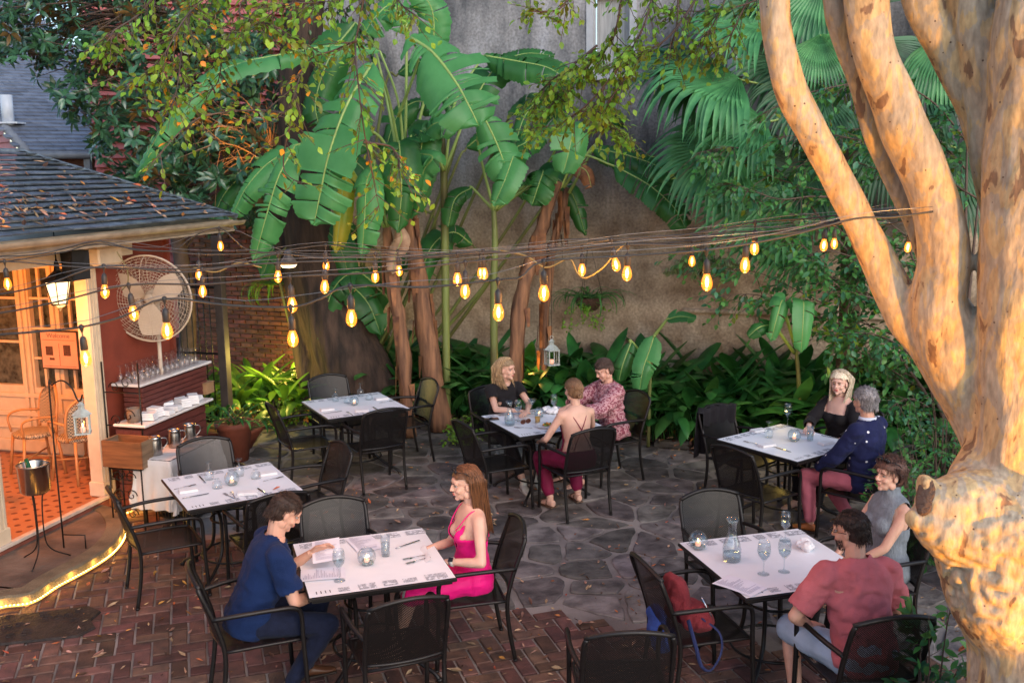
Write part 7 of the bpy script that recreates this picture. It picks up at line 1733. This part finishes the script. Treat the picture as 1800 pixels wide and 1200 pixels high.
# orange lit bare twigs behind the arching leaf
g = at(430,300,13.4); bs = empty('bare_shrub', (g.x,13.4,1.5), 0, 'tangle of bare twigs lit orange beside the leaning trunk', 'shrub'); o = Vector((g.x,13.4,1.5)); mb = MB(); R = random.Random(19)
c = at(478,290,13.3)-o
for k in range(46):
    a = R.uniform(1.2, 3.3); l = R.uniform(.4,1.25); d = Vector((cos(a), R.gauss(0,.3), sin(a))); e = c+d*l+Vector((0,0,-.25*l)); mb.tube(spline([c+rv(R,.04), c+d*l*.5+Vector((0,0,.10)), e], 4), [.012-.009*i/8 for i in range(9)], 5)
    if k % 2: mb.tube(spline([c+d*l*.5+Vector((0,0,.1)), c+d*l*.7+rv(R,.1), c+d*l*.9+rv(R,.25)], 3), .005, 4)
mb.build('twigs', pm('orangetwig', (.34,.20,.11), .7, var=.4), bs)
lamp('shrub_lamp', 'SPOT', at(500,330,12.7), 60, (1,.42,.05), .05, radians(75), at(415,200,13.4), .5)

# ================================================================ cast iron plants along the wall
LA = leafm('aspidistra', (.060,.21,.045), (.018,.080,.018), rough=.36, spec=.35, tl_=.2, isl=.45); LAb = leafm('aspidistra_lamplit', (.16,.30,.03), (.08,.20,.025), rough=.38, tl_=.3, isl=.4)  # second leaf colour is a brighter copy with yellow lamp light painted in
def strap_leaf(mb, p, az, h, L_, W_, lean, R, mi=0):
    d = Vector((cos(az), sin(az), 0)); P_ = [p, p+Vector((0,0,h*.5))+d*.03, p+Vector((0,0,h))+d*lean*.25]; mb.tube(P_, .005, 4, mi)
    a = 1.25-lean*.8; c = P_[-1]; n = 7; vs = []; s_ = Vector((-d.y, d.x, 0)).lerp(rv(R,.3), .15).normalized(); da = (lean*1.9+R.uniform(0,.5))/n
    for i in range(n+1):
        f = i/n; w_ = W_*.5*sin(pi*min(1,f*.9+.06))**.75 if i < n else .002; dr = d*cos(a)+Vector((0,0,sin(a))); nn = s_.cross(dr).normalized(); vs += [c+s_*w_+nn*w_*.35, c, c-s_*w_+nn*w_*.35]; c = c+dr*(L_/n); a -= da
    mb.add(vs, [f for i in range(n) for f in ((3*i,3*i+1,3*i+4,3*i+3),(3*i+1,3*i+2,3*i+5,3*i+4))], mi, True)
def clump(seed, n, h, L_, W_, spread, mat, name, cat):
    R = random.Random(seed); mb = MB(); t = empty(name); tag(t, 'x', cat)
    for k in range(n): a = R.uniform(0,6.28); r_ = spread*sqrt(R.random()); strap_leaf(mb, Vector((r_*cos(a), r_*sin(a), 0)), R.uniform(0,6.28), h*R.uniform(.5,1.2), L_*R.uniform(.8,1.2), W_*R.uniform(.8,1.2), R.uniform(.15,1.0), R)
    mb.build('foliage', mat, t); return t
AG = 'cast iron plants along the foot of the wall'
pr = [clump(300+i, 26, .38, .52, .14, .26, LA, 'cast_iron_plant', 'plant') for i in range(4)]; us = [False]*4
R = random.Random(55); sp_ = []
for px_ in range(640, 1700, 44):
    for row in range(3): sp_.append((px_+R.uniform(-16,16), row))
near = lambda px_: ('behind the shaded empty table' if px_ < 780 else 'behind the blonde in the black t-shirt' if px_ < 930 else 'behind the bare backed woman' if px_ < 1050 else 'behind the woman in the patterned blouse' if px_ < 1180 else 'left of the chair with the jacket' if px_ < 1260 else 'behind the chair with the jacket' if px_ < 1400 else 'beside the blonde in the square necked top' if px_ < 1520 else 'right of the grey haired man')
cnt = {}
for j, (px_, row) in enumerate(sp_):
    X = None; d = ray(px_, 600); k_ = d.x/d.y; off = (.28, .75, 1.2)[row]
    Y = (12.15+off)/(1+.38*k_); X = k_*Y; i = j % 4; nr_ = near(px_); row_ = ('front','middle','rear')[row]; q = cnt.get((nr_,row_), 0); cnt[(nr_,row_)] = q+1
    ordn = ['first','second','third','fourth','fifth','sixth','seventh'][min(q,6)]
    place(pr[i], us[i], (X, Y, .04), R.uniform(0,6.28), '%s %s row cast iron plant %s' % (ordn, row_, nr_), AG, scale=R.uniform(.85,1.15)*(1.0,1.15,1.3)[row]); us[i] = True
# lit yellow green plants by the brick wall
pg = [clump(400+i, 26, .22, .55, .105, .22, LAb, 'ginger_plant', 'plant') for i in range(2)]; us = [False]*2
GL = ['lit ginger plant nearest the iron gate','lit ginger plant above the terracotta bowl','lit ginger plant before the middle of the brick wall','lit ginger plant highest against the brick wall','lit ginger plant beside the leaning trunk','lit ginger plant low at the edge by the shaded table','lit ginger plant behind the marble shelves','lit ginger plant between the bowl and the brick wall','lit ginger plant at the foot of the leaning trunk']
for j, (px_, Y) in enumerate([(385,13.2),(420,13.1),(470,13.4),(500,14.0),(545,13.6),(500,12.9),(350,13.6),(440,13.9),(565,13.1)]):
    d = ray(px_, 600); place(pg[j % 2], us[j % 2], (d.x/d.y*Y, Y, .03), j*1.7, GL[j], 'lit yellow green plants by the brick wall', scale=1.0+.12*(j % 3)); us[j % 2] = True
lamp('plant_lamp', 'POINT', at(520,622,14.3), 22, (1,.66,.12), .06); lamp('plant_lamp', 'POINT', at(455,640,12.7)+Vector((0,0,.1)), 16, (1,.74,.15), .06); lamp('plant_lamp', 'POINT', at(930,640,12.3), 2.5, (1,.5,.1), .05); lamp('plant_lamp', 'POINT', at(1375,690,10.4), 4, (1,.66,.15), .05)
# planted pots
R = random.Random(62)
for par, n, h, L_, r_, z in ((pb, 26, .10, .36, .22, .22), (p2_, 16, .12, .30, .10, .42)):
    mb = MB()
    for k in range(n): a = R.uniform(0,6.28); q = r_*sqrt(R.random()); strap_leaf(mb, Vector((q*cos(a), q*sin(a), z)), R.uniform(0,6.28), h*R.uniform(.4,1.3), L_*R.uniform(.7,1.2), .035, R.uniform(.5,1.2), R)
    mb.build('foliage', LA, par)
# small leaved ground shrub, yellow orange tints, left
def bush(name, base, label, cat, n, rad, h, L_, W_, mats, seed, group=None):
    R = random.Random(seed); t = empty(name, base, 0, label, cat, group); mb = MB()
    for k in range(n):
        a = R.uniform(0,6.28); r_ = rad*sqrt(R.random()); top = Vector((r_*cos(a), r_*sin(a), h*R.uniform(.4,1)*(1-.4*(r_/rad)**2))); twig(mb, [Vector((r_*.3*cos(a), r_*.3*sin(a), 0)), top*.6+Vector((0,0,.05)), top], R, 6, L_, W_, tuple(range(1, len(mats))), r0=.007, side=.22, sub=5)
    mb.build('foliage', mats, t); return t
bush('low_shrub', (at(480,700,12.9).x,12.75,0), 'low shrub with tiny yellow and orange tinted leaves', 'shrub', 26, .75, .42, .055, .035, [twb, LAb, LY, LO], 5)
bush('small_shrub', (at(360,690,12.8).x,12.9,0), 'small shrub with yellow green leaves behind the marble shelves', 'shrub', 14, .4, .8, .07, .035, [twb, LAb, LY], 6)
bush('low_shrub', (at(820,770,11.9).x,11.75,0), 'small bright green ground shrub beside the blonde in the black t-shirt', 'shrub', 9, .25, .42, .05, .035, [twb, LG], 7)
LS = leafm('shrub_green', (.11,.30,.07), (.035,.13,.03), rough=.42); LB = leafm('shrub_blue', (.08,.25,.12), (.03,.11,.045), rough=.40)
bush('round_shrub', (3.35,7.9,0), 'dense small leaved shrub right of the woman in the grey turtleneck', 'shrub', 46, .42, 1.15, .060, .034, [twb, LS, LS, LB], 8)
bush('round_shrub', (3.75,7.1,0), 'small leaved shrub low behind the pale trunk', 'shrub', 40, .5, 1.0, .060, .034, [twb, LS, LB], 19)
bush('round_shrub', (4.0,8.9,0), 'taller small leaved shrub behind the pale trunk', 'shrub', 44, .6, 1.7, .060, .034, [twb, LS, LB], 9)
bush('round_shrub', (2.72,5.05,0), 'low leafy shrub at the foot of the pale tree', 'shrub', 18, .33, .95, .085, .036, [twb, LS, LB], 10)
bush('round_shrub', (2.28,5.05,0), 'leafy sprig beside the knot of the pale tree', 'shrub', 9, .16, 1.32, .085, .034, [twb, LS, LB], 11)
# ================================================================ arching shrub on the right, in front of the wall
g = (4.75, 10.3); sh = empty('arching_shrub', (g[0], g[1], 0), 0, 'large shrub with arching sprays of oval leaves reaching left over the seated couple', 'shrub'); o = Vector((g[0],g[1],0)); R = random.Random(23)
paths = [[(1600,560),(1480,500),(1380,440),(1280,430),(1190,440)],[(1560,600),(1450,560),(1340,520),(1260,520)],[(1720,350),(1600,280),(1480,240),(1360,240)],[(1700,640),(1600,600),(1500,560),(1420,520),(1335,480),(1255,470)],[(1720,580),(1620,520),(1540,470),(1450,440),(1395,470)],[(1700,500),(1600,420),(1500,350),(1400,325),(1330,300)],[(1700,430),(1600,330),(1520,290),(1440,278),(1390,300)],[(1690,700),(1620,680),(1550,640),(1480,600),(1440,560)],
 [(1700,300),(1640,240),(1560,215),(1500,230)],[(1690,740),(1640,700),(1600,660),(1530,640),(1490,650)],[(1700,560),(1600,540),(1520,520),(1470,500),(1420,440),(1380,400)],[(1680,470),(1580,460),(1500,420),(1440,380),(1380,375)],[(1700,660),(1640,600),(1560,540),(1500,500),(1430,480)],
 [(1690,780),(1650,730),(1600,700),(1560,720)],[(1700,250),(1640,180),(1560,140),(1480,150),(1400,170),(1340,200)],[(1500,350),(1430,345),(1370,350),(1310,330),(1290,320)],[(1600,440),(1560,420),(1520,450),(1500,480)],[(1700,820),(1660,780),(1600,760),(1570,780)],[(1620,640),(1570,600),(1520,585),(1450,590)],[(1400,330),(1330,270),(1280,260),(1220,270)]]
for P_ in paths:
    mb = MB(); Y0 = R.uniform(10.2,11.0); pts = [at(x, y, Y0-.10*i)-o for i, (x, y) in enumerate(P_)]; twig(mb, pts, R, 46, .085, .050, (1,1,1,2,2,3) if R.random() < .5 else (1,1,2), r0=.012, side=.42, sub=6); mb.build('leafy_branch', [twb, LS, LB, LY], sh)
mb = MB()
for P_ in paths:
    e = at(P_[0][0], P_[0][1], 10.5)-o; mb.tube(spline([Vector((R.gauss(0,.1),R.gauss(0,.1),0)), Vector((e.x*.4, e.y*.4, e.z*.55)), e], 5), [.03-.02*i/10 for i in range(11)], 6)
mb.build('trunk', twb, sh)
# ================================================================ fan palm
LP = pm('palm_leaf', (.12,.36,.13), .40, col2=(.05,.20,.07), scale=4, transl=.2, isl=.25); LPd = pm('palm_dark', (.055,.16,.07), .42, col2=(.025,.09,.035), scale=4, transl=.15, isl=.3)
cr_ = at(1500,230,11.4); pmt = empty('fan_palm', (cr_.x, cr_.y, 0), 0, 'tall fan palm with drooping fingered fronds behind the pale tree', 'palm'); o = Vector((cr_.x, cr_.y, 0)); mb = MB()
tq = spline([Vector((0,0,0)), Vector((.05,0,1.6)), cr_-o+Vector((0,0,-.2))], 8); mb.tube(tq, [.12]*len(tq), 12); mb.build('trunk', pm('palmtrunk', (.12,.08,.05), .9, bump=3, bscale=12), pmt)
def frond(hub, dirn, nrm, rad, seed, mat=LP, n=34, span=2.6, droop=.5):
    R = random.Random(seed); mb = MB(); hub = Vector(hub)-o; d = Vector(dirn).normalized(); nrm = Vector(nrm); nrm = (nrm-d*nrm.dot(d)).normalized(); s_ = d.cross(nrm)
    st = cr_-o; mb.tube(spline([st, st.lerp(hub, .5)+Vector((0,0,.12)), hub], 5), .012, 6, 1)
    for k in range(n):
        a = -span/2+span*k/(n-1); dd = (d*cos(a)+s_*sin(a)).normalized(); L_ = rad*(.72+.28*cos(a*.75))*R.uniform(.9,1.06); w_ = rad*.034; side = dd.cross(nrm).normalized(); vs = []; c = hub.copy(); v = dd.copy(); M_ = 9
        for i in range(M_+1):
            f = i/M_; ww = w_*(.35+1.5*f if f < .45 else 1.02*(1-((f-.45)/.55)**1.6)+.02); vs += [c+side*ww+nrm*.006, c-nrm*ww*.45, c-side*ww+nrm*.006]
            c = c+v*(L_/M_); 
            if f > .42: v = (v+Vector((0,0,-1))*droop*R.uniform(.5,1.3)*.45).normalized()
        mb.add(vs, [q for i in range(M_) for q in ((3*i,3*i+1,3*i+4,3*i+3),(3*i+1,3*i+2,3*i+5,3*i+4))], 0, True)
    mb.build('frond', [mat, brib], pmt)
fr = [((1290,250,11.2),(-1,-.1,-.45),(0,-.7,.7),1.15,LP,.9),((1240,130,11.5),(-.9,-.1,.1),(0,-.6,.8),1.1,LPd,.9),((1420,400,11.0),(-.9,-.2,-.1),(.1,-.8,.6),1.0,LP,.3),((1380,20,11.6),(-.6,0,.6),(0,-.7,.7),1.1,LPd,.7),((1385,322,11.0),(-1,-.1,-.25),(.1,-.8,.6),1.25,LP,.15),((1442,62,10.8),(.2,-.2,-.9),(0,-1,.2),.62,LP,.4),((1340,40,11.2),(-1,0,.05),(0,-.5,.9),1.1,LP,1.0),((1300,140,11.1),(-1,-.2,.0),(0,-.5,.9),1.35,LP,1.3),((1345,215,10.8),(-1,-.2,-.1),(0,-.6,.8),1.05,LP,1.2),
 ((1540,70,11.2),(.3,-.3,-.6),(.2,-.9,.5),.95,LPd,.5),((1620,120,11.0),(.7,-.1,-.2),(0,-.8,.6),1.1,LPd,.6),((1660,60,10.8),(.3,-.1,-.9),(0,-1,.3),.9,LP,.8),((1440,150,11.0),(-.5,-.3,-.7),(0,-.9,.5),.9,LPd,.8),((1570,230,11.0),(.3,-.2,-.9),(0,-.9,.4),1.0,LPd,.7),((1450,-40,11.3),(-.3,-.2,-.5),(0,-.8,.6),1.1,LP,.8),((1420,270,11.2),(-.6,-.2,-.5),(.1,-.8,.6),1.2,LPd,.5),((1680,260,11.0),(.6,0,-.6),(0,-.9,.4),1.1,LPd,.5),((1500,10,11.4),(.1,-.1,.8),(0,-.9,.4),1.0,LPd,.4),((1400,100,11.5),(-.8,0,.4),(0,-.8,.6),1.1,LPd,.6)]
for i, (h, d, nn, r_, mt, dr) in enumerate(fr): frond(at(*h), d, nn, r_, i, mt, droop=dr)
# hanging baskets on the wall
for (px_, py_, s_, lb_, seed) in ((1035,525,1.0,'round hanging basket with a drooping fern against the wall','1'),(1240,468,.7,'hanging basket with pale variegated leaves high on the wall','2'),(505,500,.6,'hanging basket of yellow green strap leaves before the brick wall','3')):
    lo = onplane(px_, py_, WM, -.38); q = WM @ lo; hb = empty('hanging_basket', q, 0, lb_, 'hanging basket', 'baskets hanging before the wall'); mb = MB(); mb.lathe([(0,-.17*s_),(.10*s_,-.15*s_),(.17*s_,-.06*s_),(.19*s_,.02*s_),(.17*s_,.02*s_),(0,-.02)], 20); mb.build('basket', pm('coir', (.10,.055,.035), .95, bump=2, bscale=50), hb)
    mb = MB()
    for k in range(3): a = 2.1*k; mb.tube([(.18*s_*cos(a), .18*s_*sin(a), .02), (0,0,.8)], .003, 4)
    mb.build('hanger', iron, hb); R = random.Random(int(seed)); mb = MB()
    if seed == '1':
        for k in range(46): strap_leaf(mb, Vector((R.gauss(0,.06),R.gauss(0,.06),0)), R.uniform(0,6.28), .06, .36, .022, R.uniform(.7,1.4), R)
        for k in range(10): twig(mb, [Vector((R.gauss(-.05,.1),-.12,.0)), Vector((R.gauss(-.1,.15),-.2,-.1)), Vector((R.gauss(-.1,.18),-.2,-.38))], R, 6, .04, .03, (1,), r0=.003, side=.08, sub=3)
    elif seed == '2':
        for k in range(16): a = R.uniform(0,6.28); twig(mb, [Vector((0,0,0)), Vector((.25*cos(a),.15*sin(a),.10)), Vector((.5*cos(a),.25*sin(a),-.02))], R, 7, .09, .06, (1,), r0=.004, side=.12, sub=4)
    else:
        for k in range(30): strap_leaf(mb, Vector((R.gauss(0,.05),R.gauss(0,.05),0)), R.uniform(0,6.28), .04, .5, .03, R.uniform(1.0,1.6), R)
    mb.build('foliage', [LAb if seed == '3' else LS, leafm('varieg', (.45,.50,.30), (.15,.28,.10)) if seed == '2' else LG], hb)
p_ = at(970,640,11.6); lantern(p_, .4, 'unlit pale green candle lantern hanging before the cast iron plants', 1.15, False, (.30,.48,.42)); tw2 = empty('hanging_wire', p_+Vector((0,0,.17)), 0, 'thin wire holding the pale green lantern', 'wire'); mb = MB(); mb.tube([(0,0,0),(0,0,1.6),(.3,.9,2.3)], .003, 4); mb.build('wire', iron, tw2)
# ================================================================ fallen leaves
R = random.Random(77); mb = MB()
for k in range(2600):
    Y = 5.0+7.2*R.random()**1.1; X = Y*R.uniform(-.56,.60)
    if Y > bed_y(X)+.2: continue
    if noise.noise(Vector((X*.8, Y*.8, 5))) < -.05 and R.random() < .55: continue
    if (PM.inverted() @ Vector((X,Y,0))).x < .55: continue
    dry_leaf(mb, Vector((X, Y, .012)), R.uniform(.010,.030) if R.random() < .85 else R.uniform(.03,.045), R, None, R.choice((0,0,0,1,2)))
tag(mb.build('fallen_leaves', [dryA, dryB, dryC]), kind='stuff')
mb = MB()
for k in range(2200):
    X = R.uniform(-6,6.5); Y = bed_y(X)+R.uniform(-.15,1.5); dry_leaf(mb, Vector((X, Y, .06)), R.uniform(.02,.06), R, None, R.choice((0,2,2,2,1)))
tag(mb.build('bed_leaf_litter', [dryA, dryB, dryC]), kind='stuff')
mb = MB(); dry_leaf(mb, Vector((0,0,0)), .035, R); o = mb.build('fallen_leaf', dryB); o.location = G(487, 858, Zt+.012); tag(o, 'curled orange leaf on the table nearest the serving station', 'leaf')
